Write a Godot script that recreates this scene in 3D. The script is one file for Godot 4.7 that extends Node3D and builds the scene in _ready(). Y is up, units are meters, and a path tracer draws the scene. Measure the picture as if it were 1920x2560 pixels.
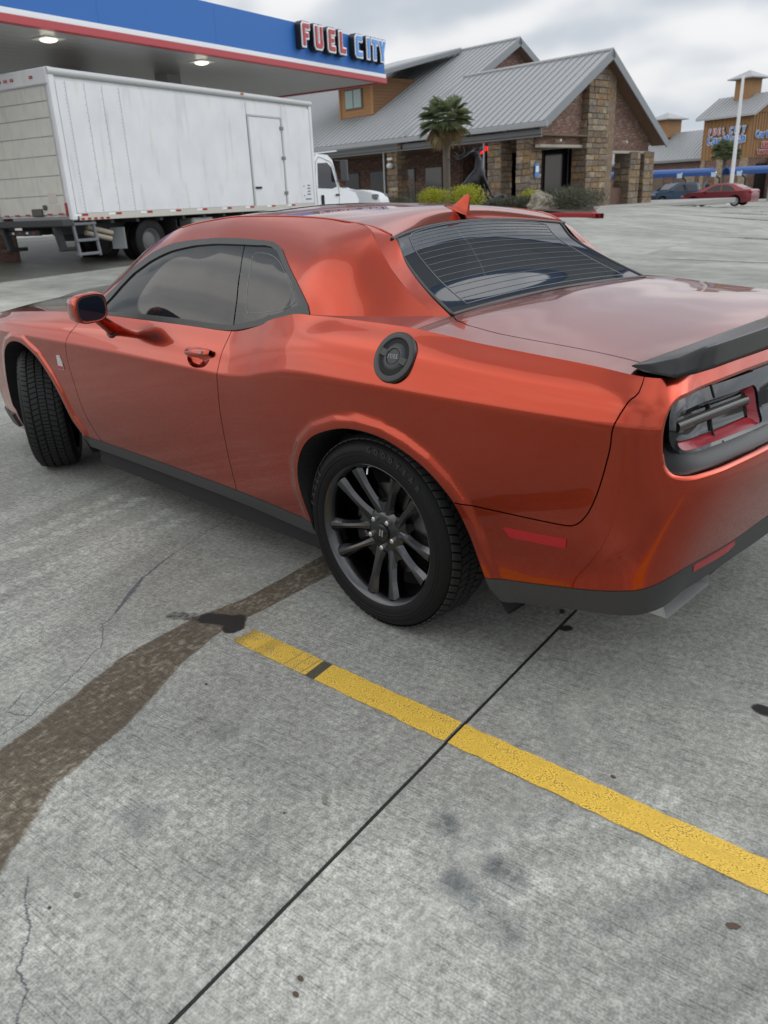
extends Node3D

# ------------------------------------------------------------------ mesh helpers
class MB:
	var v := PackedVector3Array()
	var n := PackedVector3Array()
	var t := PackedVector2Array()
	var t2 := PackedVector2Array()
	var c := PackedColorArray()
	var two := false
	var col := false
	var now := Color.WHITE
	func tri(a: Vector3, b: Vector3, d: Vector3, na: Vector3, nb: Vector3, nd: Vector3, ua := Vector2(), ub := Vector2(), ud := Vector2()) -> void:
		if (b - a).cross(d - a).dot(na + nb + nd) > 0.0:
			v.append(a); v.append(d); v.append(b)
			n.append(na); n.append(nd); n.append(nb)
			t.append(ua); t.append(ud); t.append(ub)
		else:
			v.append(a); v.append(b); v.append(d)
			n.append(na); n.append(nb); n.append(nd)
			t.append(ua); t.append(ub); t.append(ud)
		if col:
			for k in 3: c.append(now)
	func flat(a: Vector3, b: Vector3, d: Vector3, out: Vector3) -> void:
		var m := (b - a).cross(d - a)
		if m.length_squared() < 1e-18: return
		m = m.normalized()
		if m.dot(out) < 0.0: m = -m
		tri(a, b, d, m, m, m)
	func quad(a: Vector3, b: Vector3, d: Vector3, e: Vector3, out: Vector3) -> void:
		flat(a, b, d, out); flat(a, d, e, out)
	func squad(a: Vector3, b: Vector3, d: Vector3, e: Vector3, na: Vector3, nb: Vector3, nd: Vector3, ne: Vector3) -> void:
		tri(a, b, d, na, nb, nd); tri(a, d, e, na, nd, ne)
	func box(at: Vector3, size: Vector3, basis := Basis(), bev := 0.0) -> void:
		var h := size / 2.0
		var b := minf(bev, minf(h.x, minf(h.y, h.z)) * 0.9)
		var ax := [Vector3(1, 0, 0), Vector3(0, 1, 0), Vector3(0, 0, 1)]
		for k in 3:
			var i := (k + 1) % 3
			var j := (k + 2) % 3
			for s in [-1.0, 1.0]:
				var w: Vector3 = ax[k] * h[k] * s
				var p: Vector3 = ax[i] * (h[i] - b)
				var q: Vector3 = ax[j] * (h[j] - b)
				quad(at + basis * (w - p - q), at + basis * (w + p - q), at + basis * (w + p + q), at + basis * (w - p + q), basis * (ax[k] * s))
		if b <= 0.0: return
		for k in 3:
			var i := (k + 1) % 3
			var j := (k + 2) % 3
			for s in [-1.0, 1.0]:
				for r in [-1.0, 1.0]:
					var l: Vector3 = ax[k] * (h[k] - b)
					var p1: Vector3 = ax[i] * h[i] * s + ax[j] * (h[j] - b) * r
					var p2: Vector3 = ax[i] * (h[i] - b) * s + ax[j] * h[j] * r
					quad(at + basis * (p1 - l), at + basis * (p1 + l), at + basis * (p2 + l), at + basis * (p2 - l), basis * (ax[i] * s + ax[j] * r))
		for x in [-1.0, 1.0]:
			for y in [-1.0, 1.0]:
				for z in [-1.0, 1.0]:
					flat(at + basis * Vector3(h.x * x, (h.y - b) * y, (h.z - b) * z), at + basis * Vector3((h.x - b) * x, h.y * y, (h.z - b) * z), at + basis * Vector3((h.x - b) * x, (h.y - b) * y, h.z * z), basis * Vector3(x, y, z))
	func tube(pts: Array, radii, segs := 8, caps := true) -> void:
		var rings := []
		var up := Vector3.UP
		for i in pts.size():
			var d: Vector3 = (pts[mini(i + 1, pts.size() - 1)] - pts[maxi(i - 1, 0)]).normalized()
			if absf(d.dot(up)) > 0.95: up = Vector3.RIGHT if absf(d.x) < 0.9 else Vector3.BACK
			var s := d.cross(up).normalized()
			up = s.cross(d).normalized()
			var r: float = radii[i] if radii is Array else radii
			var ring := []
			for k in segs:
				var a := TAU * k / segs
				var o := s * cos(a) + up * sin(a)
				ring.append([pts[i] + o * r, o])
			rings.append(ring)
		for i in rings.size() - 1:
			for k in segs:
				var m := (k + 1) % segs
				var A = rings[i][k]; var B = rings[i][m]; var D = rings[i + 1][m]; var E = rings[i + 1][k]
				squad(A[0], B[0], D[0], E[0], A[1], B[1], D[1], E[1])
		if caps:
			for e in [0, rings.size() - 1]:
				var o: Vector3 = (pts[0] - pts[1]) if e == 0 else (pts[-1] - pts[-2])
				for k in segs: flat(pts[e], rings[e][k][0], rings[e][(k + 1) % segs][0], o)
	# profile: Array of Vector2(r, y); axis = basis.y ; crease = angle above which the edge stays sharp
	func lathe(prof: Array, segs: int, xf := Transform3D(), a0 := 0.0, a1 := TAU, crease := 0.6) -> void:
		var m := prof.size()
		var ns := []
		for i in m - 1:
			var d: Vector2 = prof[i + 1] - prof[i]
			ns.append(Vector2(d.y, -d.x).normalized())
		for i in m - 1:
			var n0: Vector2 = ns[i]
			var n1: Vector2 = ns[i]
			if i > 0 and absf(ns[i].angle_to(ns[i - 1])) < crease: n0 = (ns[i] + ns[i - 1]).normalized()
			if i < m - 2 and absf(ns[i].angle_to(ns[i + 1])) < crease: n1 = (ns[i] + ns[i + 1]).normalized()
			for k in segs:
				var x := a0 + (a1 - a0) * k / segs
				var y := a0 + (a1 - a0) * (k + 1) / segs
				var f := func(p: Vector2, a: float) -> Vector3: return Vector3(p.x * cos(a), p.y, p.x * sin(a))
				squad(xf * f.call(prof[i], x), xf * f.call(prof[i], y), xf * f.call(prof[i + 1], y), xf * f.call(prof[i + 1], x),
					xf.basis * f.call(n0, x), xf.basis * f.call(n0, y), xf.basis * f.call(n1, y), xf.basis * f.call(n1, x))
	# polygon in the x-y plane of xf, extruded along its z from z0 to z1
	func prism(poly: PackedVector2Array, z0: float, z1: float, xf := Transform3D(), smooth := false) -> void:
		var ids := Geometry2D.triangulate_polygon(poly)
		var zz := xf.basis.z.normalized()
		for e in [[z0, -1.0], [z1, 1.0]]:
			for k in range(0, ids.size(), 3):
				flat(xf * Vector3(poly[ids[k]].x, poly[ids[k]].y, e[0]), xf * Vector3(poly[ids[k + 1]].x, poly[ids[k + 1]].y, e[0]), xf * Vector3(poly[ids[k + 2]].x, poly[ids[k + 2]].y, e[0]), zz * e[1] * signf(z1 - z0))
		var cw := 1.0 if Geometry2D.is_polygon_clockwise(poly) else -1.0
		var m := poly.size()
		var en := []
		for k in m:
			var d := poly[(k + 1) % m] - poly[k]
			en.append(Vector2(-d.y, d.x).normalized() * cw)
		for k in m:
			var p := poly[k]
			var q := poly[(k + 1) % m]
			var a: Vector2 = en[k]
			var b: Vector2 = en[k]
			if smooth:
				if absf(en[k].angle_to(en[k - 1])) < 0.7: a = (en[k] + en[k - 1]).normalized()
				if absf(en[k].angle_to(en[(k + 1) % m])) < 0.7: b = (en[k] + en[(k + 1) % m]).normalized()
			var na := (xf.basis * Vector3(a.x, a.y, 0)).normalized()
			var nb := (xf.basis * Vector3(b.x, b.y, 0)).normalized()
			squad(xf * Vector3(p.x, p.y, z0), xf * Vector3(q.x, q.y, z0), xf * Vector3(q.x, q.y, z1), xf * Vector3(p.x, p.y, z1), na, nb, nb, na)
	func mesh() -> ArrayMesh:
		var a := []
		a.resize(Mesh.ARRAY_MAX)
		a[Mesh.ARRAY_VERTEX] = v
		a[Mesh.ARRAY_NORMAL] = n
		a[Mesh.ARRAY_TEX_UV] = t
		if two: a[Mesh.ARRAY_TEX_UV2] = t2
		if col: a[Mesh.ARRAY_COLOR] = c
		var am := ArrayMesh.new()
		am.add_surface_from_arrays(Mesh.PRIMITIVE_TRIANGLES, a)
		return am


var used := {}

func numbered(called: String) -> String:
	used[called] = used.get(called, -1) + 1
	return called if used[called] == 0 else "%s_%03d" % [called, used[called]]

func thing(called: String, label: String, category: String, at := Vector3.ZERO, turn := 0.0, group := "") -> Node3D:
	var o := Node3D.new()
	o.name = numbered(called)
	add_child(o)
	o.position = at
	o.rotation.y = turn
	o.set_meta("label", label)
	o.set_meta("category", category)
	if group: o.set_meta("group", group)
	return o

func obj(called: String, m, mt: Material, parent: Node = null, label := "") -> MeshInstance3D:
	var o := MeshInstance3D.new()
	o.mesh = m.mesh() if m is MB else m
	o.material_override = mt
	if parent:
		o.name = called
		parent.add_child(o, true)
	else:
		o.name = numbered(called)
		add_child(o)
	if label: o.set_meta("label", label)
	return o

func tag(o: Node3D, label: String, category: String, group := "") -> Node3D:
	o.set_meta("label", label)
	o.set_meta("category", category)
	if group: o.set_meta("group", group)
	return o

func structure(o: Node3D, label := "") -> Node3D:
	o.set_meta("kind", "structure")
	if label: o.set_meta("label", label)
	return o

func mat(r: float, g: float, b: float, rough := 0.6, metal := 0.0, spec := 0.5) -> StandardMaterial3D:
	var m := StandardMaterial3D.new()
	m.albedo_color = Color(r, g, b).linear_to_srgb()
	m.roughness = rough
	m.metallic = metal
	m.metallic_specular = spec
	return m

func noise(seed_: int, freq: float, oct := 4, type := FastNoiseLite.TYPE_SIMPLEX_SMOOTH) -> FastNoiseLite:
	var f := FastNoiseLite.new()
	f.seed = seed_
	f.frequency = freq
	f.noise_type = type
	f.fractal_type = FastNoiseLite.FRACTAL_FBM if oct > 1 else FastNoiseLite.FRACTAL_NONE
	f.fractal_octaves = oct
	return f

# a monotone cubic through a table whose rows are [x, a, b, ...]
func table(tab: Array, x: float) -> PackedFloat32Array:
	var m: int = tab[0].size() - 1
	var last := tab.size() - 1
	x = clampf(x, tab[0][0], tab[last][0])
	var i := 0
	while i < last - 1 and tab[i + 1][0] < x: i += 1
	var h: float = tab[i + 1][0] - tab[i][0]
	var s: float = (x - tab[i][0]) / h
	var out := PackedFloat32Array()
	out.resize(m)
	for k in range(1, m + 1):
		var d: float = (tab[i + 1][k] - tab[i][k]) / h
		var m0 := d
		var m1 := d
		if i > 0:
			var hp: float = tab[i][0] - tab[i - 1][0]
			var dp: float = (tab[i][k] - tab[i - 1][k]) / hp
			m0 = 0.0 if dp * d <= 0.0 else 3.0 * (hp + h) / ((2.0 * h + hp) / dp + (h + 2.0 * hp) / d)
		if i + 1 < last:
			var hn: float = tab[i + 2][0] - tab[i + 1][0]
			var dn: float = (tab[i + 2][k] - tab[i + 1][k]) / hn
			m1 = 0.0 if dn * d <= 0.0 else 3.0 * (hn + h) / ((2.0 * hn + h) / d + (hn + 2.0 * h) / dn)
		var t := 1.0 - s
		out[k - 1] = tab[i][k] * (1.0 + 2.0 * s) * t * t + m0 * h * s * t * t + tab[i + 1][k] * s * s * (3.0 - 2.0 * s) + m1 * h * s * s * (s - 1.0)
	return out

# ------------------------------------------------------------------ clipping a panel out of a gridded surface
func dense(poly: PackedVector2Array, step: float) -> PackedVector2Array:
	var out := PackedVector2Array()
	for i in poly.size():
		var a := poly[i]
		var b := poly[(i + 1) % poly.size()]
		var m := maxi(1, int(ceil(a.distance_to(b) / step)))
		for k in m: out.append(a.lerp(b, float(k) / m))
	return out

func smooth_closed(poly: PackedVector2Array, keep: Array, per := 6) -> PackedVector2Array:   # Catmull-Rom through the points; corners listed in keep stay sharp
	var out := PackedVector2Array()
	var m := poly.size()
	for i in m:
		var p1 := poly[i]
		var p2 := poly[(i + 1) % m]
		var p0 := p1 if i in keep else poly[(i - 1 + m) % m]
		var p3 := p2 if ((i + 1) % m) in keep else poly[(i + 2) % m]
		for k in per: out.append(p1.cubic_interpolate(p2, p0, p3, float(k) / per))
	return out

func smooth_open(poly: PackedVector2Array, per := 4) -> PackedVector2Array:
	var out := PackedVector2Array()
	for i in poly.size() - 1:
		var p0 := poly[maxi(i - 1, 0)]
		var p3 := poly[mini(i + 2, poly.size() - 1)]
		for k in per: out.append(poly[i].cubic_interpolate(poly[i + 1], p0, p3, float(k) / per))
	out.append(poly[-1])
	return out

# poly and holes in the plane of the gridlines us, vs; at(Vector2) gives [position, normal]
func panel(mb: MB, poly: PackedVector2Array, holes: Array, us: PackedFloat32Array, vs: PackedFloat32Array, at: Callable) -> void:
	var nu := us.size() - 1
	var nv := vs.size() - 1
	var mark := PackedByteArray()
	mark.resize(nu * nv)
	var lo := poly[0]
	var hi := poly[0]
	for p in poly:
		lo = lo.min(p); hi = hi.max(p)
	for ring in [poly] + holes:
		for i in ring.size():
			var a: Vector2 = ring[i]
			var b: Vector2 = ring[(i + 1) % ring.size()]
			var ia := clampi(us.bsearch(minf(a.x, b.x)) - 1, 0, nu - 1)
			var ib := clampi(us.bsearch(maxf(a.x, b.x)), 0, nu - 1)
			var ja := clampi(vs.bsearch(minf(a.y, b.y)) - 1, 0, nv - 1)
			var jb := clampi(vs.bsearch(maxf(a.y, b.y)), 0, nv - 1)
			for x in range(ia, ib + 1):
				for y in range(ja, jb + 1): mark[x * nv + y] = 1
	var i0 := clampi(us.bsearch(lo.x) - 1, 0, nu - 1)
	var i1 := clampi(us.bsearch(hi.x), 0, nu - 1)
	var j0 := clampi(vs.bsearch(lo.y) - 1, 0, nv - 1)
	var j1 := clampi(vs.bsearch(hi.y), 0, nv - 1)
	var known := {}
	for i in range(i0, i1 + 1):
		for j in range(j0, j1 + 1):
			var A := Vector2(us[i], vs[j])
			var B := Vector2(us[i + 1], vs[j])
			var D := Vector2(us[i + 1], vs[j + 1])
			var E := Vector2(us[i], vs[j + 1])
			if mark[i * nv + j] == 0:
				var mid := (A + D) / 2.0
				if not Geometry2D.is_point_in_polygon(mid, poly): continue
				var inside := false
				for h in holes: inside = inside or Geometry2D.is_point_in_polygon(mid, h)
				if inside: continue
				for k in [[i, j, A], [i + 1, j, B], [i + 1, j + 1, D], [i, j + 1, E]]:
					if not known.has(k[0] * 4096 + k[1]): known[k[0] * 4096 + k[1]] = at.call(k[2])
				var a = known[i * 4096 + j]; var b = known[(i + 1) * 4096 + j]; var d = known[(i + 1) * 4096 + j + 1]; var e = known[i * 4096 + j + 1]
				mb.tri(a[0], b[0], d[0], a[1], b[1], d[1], A, B, D)
				mb.tri(a[0], d[0], e[0], a[1], d[1], e[1], A, D, E)
				continue
			var bits := Geometry2D.intersect_polygons(PackedVector2Array([A, B, D, E]), poly)
			for h in holes:
				var rest := []
				for piece in bits: rest.append_array(Geometry2D.clip_polygons(piece, h))
				bits.assign(rest)
			for piece in bits:
				var ids := Geometry2D.triangulate_polygon(piece)
				var pn := []
				for p in piece: pn.append(at.call(p))
				for k in range(0, ids.size(), 3):
					var x: int = ids[k]; var y: int = ids[k + 1]; var z: int = ids[k + 2]
					mb.tri(pn[x][0], pn[y][0], pn[z][0], pn[x][1], pn[y][1], pn[z][1], piece[x], piece[y], piece[z])

# walls along the edge of a panel, going down along the normal
func edge(mb: MB, poly: PackedVector2Array, at: Callable, deep: float, most := 1e9) -> void:
	var m := poly.size()
	var mid := Vector3.ZERO
	var pn := []
	for p in poly:
		var a = at.call(p)
		pn.append(a)
		mid += a[0] / m
	for i in m:
		var a = pn[i]; var b = pn[(i + 1) % m]
		if poly[i].x > most and poly[(i + 1) % m].x > most: continue
		var along: Vector3 = b[0] - a[0]
		if along.length() < 1e-5: continue
		var o: Vector3 = along.cross(a[1]).normalized()
		var cw := 1.0 if Geometry2D.is_polygon_clockwise(poly) else -1.0
		mb.quad(a[0], b[0], b[0] - b[1] * deep, a[0] - a[1] * deep, o)

# ------------------------------------------------------------------ materials
var paint: StandardMaterial3D
var rubber: StandardMaterial3D
var rubber_tread: StandardMaterial3D
var rubber_trim: StandardMaterial3D
var trim_black: StandardMaterial3D
var satin_black: StandardMaterial3D
var gloss_black: StandardMaterial3D
var gloss_hood: StandardMaterial3D
var roof_glass: StandardMaterial3D
var wheel_paint: StandardMaterial3D
var pale_metal: StandardMaterial3D
var disc_metal: StandardMaterial3D
var tail_black: StandardMaterial3D
var lamp_bar: StandardMaterial3D
var rubber_letter: StandardMaterial3D
var chrome: StandardMaterial3D
var dark: StandardMaterial3D
var cloth_black: StandardMaterial3D
var glass: StandardMaterial3D
var rear_glass: StandardMaterial3D
var lamp_glass: StandardMaterial3D
var lamp_red: StandardMaterial3D
var lamp_grey: StandardMaterial3D
var smoke: StandardMaterial3D
var marker_red: StandardMaterial3D
var mirror_glass: StandardMaterial3D
var pale_line: StandardMaterial3D
var wire_line: StandardMaterial3D
var concrete: StandardMaterial3D
var concrete_far: StandardMaterial3D
var brick_wall: StandardMaterial3D
var roof_metal: StandardMaterial3D
var roof_trim: StandardMaterial3D
var siding: StandardMaterial3D
var white_paint: StandardMaterial3D
var white_dirty: StandardMaterial3D
var blue_paint: StandardMaterial3D
var red_paint: StandardMaterial3D
var deck_metal: StandardMaterial3D
var leaf_mat: StandardMaterial3D
var bark: StandardMaterial3D
var stones: Array = []

func pane(r: float, g: float, b: float, a: float) -> StandardMaterial3D:
	var m := mat(r, g, b, .02)
	m.albedo_color.a = a
	m.transparency = BaseMaterial3D.TRANSPARENCY_ALPHA
	return m

func lay_materials() -> void:
	paint = mat(.385, .036, .0085, .23, 1.0)
	tail_black = mat(.010, .011, .014, .38)
	lamp_bar = mat(.030, .028, .024, .12, .3)
	rubber_letter = mat(.015, .015, .0155, .5)
	paint.clearcoat_enabled = true
	paint.clearcoat = .80
	paint.clearcoat_roughness = .015
	var flake := FastNoiseLite.new()
	rubber = mat(.007, .007, .0075, .55, 0.0, .3)
	rubber_tread = mat(.0125, .0125, .0125, .7)
	rubber_trim = mat(.035, .037, .038, .42)
	trim_black = mat(.030, .031, .032, .48)
	satin_black = mat(.015, .016, .0175, .28)
	gloss_black = mat(.008, .009, .011, .05)
	gloss_hood = mat(.012, .012, .012, .12)
	roof_glass = mat(.006, .007, .008, .03)
	wheel_paint = mat(.095, .095, .10, .22, 1.0)
	pale_metal = mat(.55, .55, .55, .3, .85)
	disc_metal = mat(.20, .19, .185, .42, .8)
	chrome = mat(.60, .60, .60, .30, .55)
	dark = mat(.010, .010, .011, .85)
	cloth_black = mat(.018, .018, .019, .8)
	glass = pane(.012, .015, .017, .88)
	rear_glass = pane(.030, .036, .045, .86)
	lamp_glass = mat(.20, .20, .20, .08)
	lamp_red = mat(.27, .016, .026, .18)
	lamp_grey = mat(.17, .165, .15, .2, .3)
	smoke = mat(.016, .017, .016, .06)
	marker_red = mat(.32, .008, .012, .14)
	mirror_glass = mat(.035, .045, .075, .03, .9)
	pale_line = mat(.24, .26, .27, .6)
	wire_line = mat(.15, .17, .185, .6)
	brick_wall = mat(1, 1, 1, .9)
	brick_wall.albedo_texture = brick_texture()
	brick_wall.uv1_triplanar = true
	brick_wall.uv1_world_triplanar = true
	brick_wall.uv1_scale = Vector3.ONE / 1.6
	roof_metal = mat(.36, .37, .38, .45, .25)
	roof_trim = mat(.20, .215, .23, .5)
	siding = mat(.36, .185, .075, .7)
	white_paint = mat(.74, .76, .78, .4)
	white_dirty = mat(1, 1, 1, .5)
	white_dirty.albedo_texture = dirty_white()
	white_dirty.uv1_triplanar = true
	white_dirty.uv1_scale = Vector3.ONE / 4.0
	blue_paint = mat(.012, .125, .43, .6)
	red_paint = mat(.40, .035, .045, .45)
	deck_metal = mat(.36, .36, .355, .38)
	leaf_mat = mat(1, 1, 1, .6)
	leaf_mat.vertex_color_use_as_albedo = true
	leaf_mat.backlight_enabled = true
	leaf_mat.backlight = Color(.25, .25, .25)
	bark = mat(.15, .125, .10, .9)
	for c in [[.25, .185, .115], [.20, .145, .095], [.155, .115, .08], [.31, .25, .175], [.17, .14, .11], [.24, .155, .08], [.215, .18, .14]]:
		var m := mat(1, 1, 1, .9)
		m.albedo_texture = stone_texture(Color(c[0], c[1], c[2]), stones.size())
		m.uv1_triplanar = true
		m.uv1_world_triplanar = true
		m.uv1_scale = Vector3.ONE / 1.1
		stones.append(m)

func bytes_of(n: FastNoiseLite, w: int, h: int, seamless := true) -> PackedByteArray:
	var im := n.get_seamless_image(w, h) if seamless else n.get_image(w, h, false, false, false)
	im.convert(Image.FORMAT_L8)
	return im.get_data()

func stone_texture(c: Color, k: int) -> ImageTexture:
	var a := bytes_of(noise(300 + k, .03, 5), 128, 128)
	var d := PackedByteArray()
	d.resize(128 * 128 * 3)
	for i in 128 * 128:
		var f := .55 + a[i] / 255.0 * .9
		for j in 3: d[i * 3 + j] = int(clampf(pow(clampf(c[j] * f, 0, 1), 1.0 / 2.2), 0, 1) * 255)
	return ImageTexture.create_from_image(Image.create_from_data(128, 128, false, Image.FORMAT_RGB8, d))

func brick_texture() -> ImageTexture:
	var w := 512
	var rng := RandomNumberGenerator.new()
	rng.seed = 5
	var a := bytes_of(noise(7, .02, 4), w, w)
	var tone := []
	for k in 24 * 9: tone.append(rng.randf())
	var d := PackedByteArray()
	d.resize(w * w * 3)
	for y in w:
		var row := int(y / (w / 24.0))
		var fy := fmod(y, w / 24.0) / (w / 24.0)
		for x in w:
			var xs := fmod(x + (row % 2) * w / 16.0, w)
			var b := int(xs / (w / 8.0))
			var fx := fmod(xs, w / 8.0) / (w / 8.0)
			var t: float = tone[row * 9 + b]
			var c := Vector3(.135, .066, .050).lerp(Vector3(.225, .125, .095), t)
			if t > .88: c = Vector3(.28, .20, .16)
			if t < .14: c = Vector3(.085, .055, .05)
			if fy < .10 or fx < .04: c = Vector3(.20, .165, .14)
			c *= .75 + a[y * w + x] / 255.0 * .5
			var i := (y * w + x) * 3
			d[i] = int(pow(c.x, 1 / 2.2) * 255); d[i + 1] = int(pow(c.y, 1 / 2.2) * 255); d[i + 2] = int(pow(c.z, 1 / 2.2) * 255)
	return ImageTexture.create_from_image(Image.create_from_data(w, w, false, Image.FORMAT_RGB8, d))

func dirty_white() -> ImageTexture:
	var w := 512
	var a := bytes_of(noise(21, .008, 5), w, w)
	var s := noise(22, .02, 3).get_seamless_image(512, 64)
	s.resize(512, 512)
	s.convert(Image.FORMAT_L8)
	var b := s.get_data()
	var d := PackedByteArray()
	d.resize(w * w * 3)
	for i in w * w:
		var f := a[i] / 255.0
		var g := b[i] / 255.0
		var k := .66 + .08 * (f - .5) - .07 * smoothstep(.62, .9, g)
		var warm := smoothstep(.55, .95, f * .6 + g * .4)
		d[i * 3] = int(pow(k, 1 / 2.2) * 255)
		d[i * 3 + 1] = int(pow(k * (1.0 - .015 * warm) + .01, 1 / 2.2) * 255)
		d[i * 3 + 2] = int(pow(k * (1.01 - .06 * warm) + .02, 1 / 2.2) * 255)
	return ImageTexture.create_from_image(Image.create_from_data(w, w, false, Image.FORMAT_RGB8, d))

# broom-finished concrete: a fine tile of 1.6 m, streaked along its x
func concrete_tile() -> Array:
	var w := 1024
	var grain := bytes_of(noise(31, .18, 2), w, w)
	var spots := bytes_of(noise(32, .055, 3), w, w)
	var broom := noise(33, .30, 2)
	var bi := broom.get_seamless_image(40, w)
	bi.resize(w, w, Image.INTERPOLATE_BILINEAR)
	bi.convert(Image.FORMAT_L8)
	var br := bi.get_data()
	var stone := noise(34, .11, 1, FastNoiseLite.TYPE_CELLULAR)
	stone.cellular_return_type = FastNoiseLite.RETURN_DISTANCE
	var st := bytes_of(stone, w, w)
	var d := PackedByteArray()
	d.resize(w * w)
	var h := PackedByteArray()
	h.resize(w * w)
	for i in w * w:
		var g: float = grain[i] / 255.0 - .5
		var s: float = spots[i] / 255.0 - .5
		var b: float = br[i] / 255.0 - .5
		var k: float = .85 + g * .30 + s * .20 + b * .16
		if st[i] < 26 and spots[i] > 120: k += .12
		if b < -.20: k -= .10 * minf(1.0, (-.20 - b) * 8.0)
		d[i] = int(clampf(k, .12, 1.0) * 255)
		h[i] = int(clampf(.5 + b * .8 + g * .35, 0, 1) * 255)
	return [ImageTexture.create_from_image(Image.create_from_data(w, w, false, Image.FORMAT_L8, d)), ImageTexture.create_from_image(Image.create_from_data(w, w, false, Image.FORMAT_L8, h))]

# ------------------------------------------------------------------ the orange coupe (x forward, y up, z to its right; the rear axle stands at x = 0)
const PLAN := [[3.885, 0.0], [3.875, .25], [3.845, .5], [3.78, .69], [3.66, .82], [3.45, .905], [3.1, .942], [2.8, .945], [2.5, .938], [2.2, .930], [1.8, .925], [1.3, .925], [.85, .930], [.55, .943], [.25, .956], [0.0, .960], [-.3, .959], [-.6, .950], [-.80, .941], [-.90, .932], [-.97, .914], [-1.025, .88], [-1.07, .825], [-1.10, .75], [-1.122, .64], [-1.14, .48], [-1.155, .25], [-1.16, 0.0]]
const DECK := [[-1.2, 1.012], [-1.05, 1.022], [-.94, 1.034], [-.815, 1.050], [-.6, 1.064], [-.4, 1.078], [-.24, 1.094], [-.1, 1.103], [.1, 1.107], [.4, 1.112]]
const PROF := [
	[-4.6, .22, .08, .34, .03, .50, .0, .66, .0, .73, .02, .79, .06],
	[-3.7, .20, .06, .33, .02, .50, .0, .76, .0, .83, .022, .875, .07],
	[-3.2, .20, .06, .33, .025, .54, .006, .843, .0, .895, .025, .935, .075],
	[-2.7, .20, .06, .33, .028, .56, .008, .846, .0, .915, .03, .972, .085],
	[-2.2, .20, .06, .33, .028, .56, .010, .845, .0, .925, .032, .995, .085],
	[-1.3, .20, .06, .33, .030, .56, .012, .842, .0, .925, .034, 1.004, .085],
	[-.87, .20, .06, .33, .030, .56, .012, .841, .0, .925, .034, 1.008, .085],
	[-.68, .20, .06, .33, .030, .56, .010, .855, .0, .95, .034, 1.045, .087],
	[-.55, .20, .06, .33, .028, .56, .008, .883, .0, .98, .034, 1.080, .09],
	[-.40, .20, .06, .33, .026, .57, .006, .908, .0, 1.005, .032, 1.104, .095],
	[-.20, .20, .06, .33, .025, .57, .004, .918, .0, 1.02, .032, 1.10, .10],
	[.20, .20, .06, .34, .028, .57, .004, .921, .0, 1.015, .032, 1.09, .10],
	[.60, .24, .06, .36, .030, .57, .004, .920, .0, .995, .03, 1.06, .092],
	[.92, .30, .055, .44, .030, .60, .004, .918, .0, .98, .026, 1.035, .078],
	[1.02, .33, .06, .47, .030, .66, .002, .914, .012, .97, .034, 1.03, .080],
	[1.12, .36, .07, .50, .034, .73, .0, .90, .035, .96, .055, 1.02, .092],
	[1.25, .40, .08, .525, .036, .752, .0, .88, .06, .95, .08, 1.01, .105],
	[2.2, .42, .08, .54, .036, .757, .0, .87, .07, .95, .09, 1.01, .115]]
const GREEN := [[-.22, 1.066, .690, 1.330, .33], [-.125, 1.076, .728, 1.345, .36], [-.05, 1.082, .760, 1.358, .39], [.02, 1.086, .788, 1.369, .425], [.135, 1.091, .823, 1.385, .49], [.28, 1.096, .846, 1.397, .556], [.41, 1.096, .853, 1.402, .570], [.55, 1.068, .852, 1.417, .563], [.70, 1.034, .850, 1.426, .562], [.9, 1.006, .846, 1.432, .562], [1.1, 1.002, .840, 1.434, .566], [1.3, 1.002, .838, 1.422, .576], [1.5, 1.002, .838, 1.397, .600], [1.75, 1.001, .838, 1.315, .640], [1.95, .999, .838, 1.205, .680], [2.15, .997, .838, 1.085, .728], [2.28, .995, .838, 1.008, .775]]
# w: edge x y s, centre x y
const CROWN := [[0.0, 2.28, 1.008, .775, 2.42, 1.035], [1.0, 2.15, 1.085, .728, 2.27, 1.10], [2.0, 1.95, 1.205, .68, 2.03, 1.225], [3.0, 1.75, 1.315, .64, 1.80, 1.345], [4.0, 1.52, 1.394, .602, 1.53, 1.425], [5.0, 1.3, 1.422, .576, 1.3, 1.452], [6.0, 1.1, 1.434, .566, 1.1, 1.464], [7.0, .9, 1.432, .562, .9, 1.464], [8.0, .7, 1.426, .562, .7, 1.458], [9.0, .55, 1.417, .563, .56, 1.450], [10.0, .41, 1.402, .57, .44, 1.442], [10.5, .30, 1.383, .558, .375, 1.426], [11.0, .215, 1.350, .548, .318, 1.386], [12.0, .168, 1.29, .565, .24, 1.318], [13.0, .02, 1.197, .622, .07, 1.215], [14.0, -.155, 1.112, .672, -.13, 1.128]]
const REAR_ARCH := [[-.325, .10], [-.335, .338], [-.374, .470], [-.367, .559], [-.323, .638], [-.247, .699], [-.122, .745], [-.020, .759], [.090, .754], [.186, .729], [.279, .689], [.354, .637], [.409, .581], [.459, .489], [.499, .363], [.519, .316], [.551, .281], [.60, .10]]
const FRONT_ARCH := [[-3.21, .10], [-3.20, .40], [-3.165, .546], [-3.10, .695], [-3.02, .765], [-2.906, .801], [-2.776, .796], [-2.624, .734], [-2.516, .637], [-2.444, .538], [-2.375, .414], [-2.30, .345], [-2.285, .10]]
const DOOR_FRONT := [[-2.13, 1.2], [-2.170, .959], [-2.227, .895], [-2.257, .841], [-2.274, .753], [-2.251, .616], [-2.219, .481], [-2.139, .369], [-2.09, .330]]
const DOOR_REAR := [[-.876, .330], [-.881, .40], [-.891, .503], [-.896, .689], [-.880, .830], [-.874, .927], [-.863, 1.007], [-.86, 1.2]]
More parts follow.
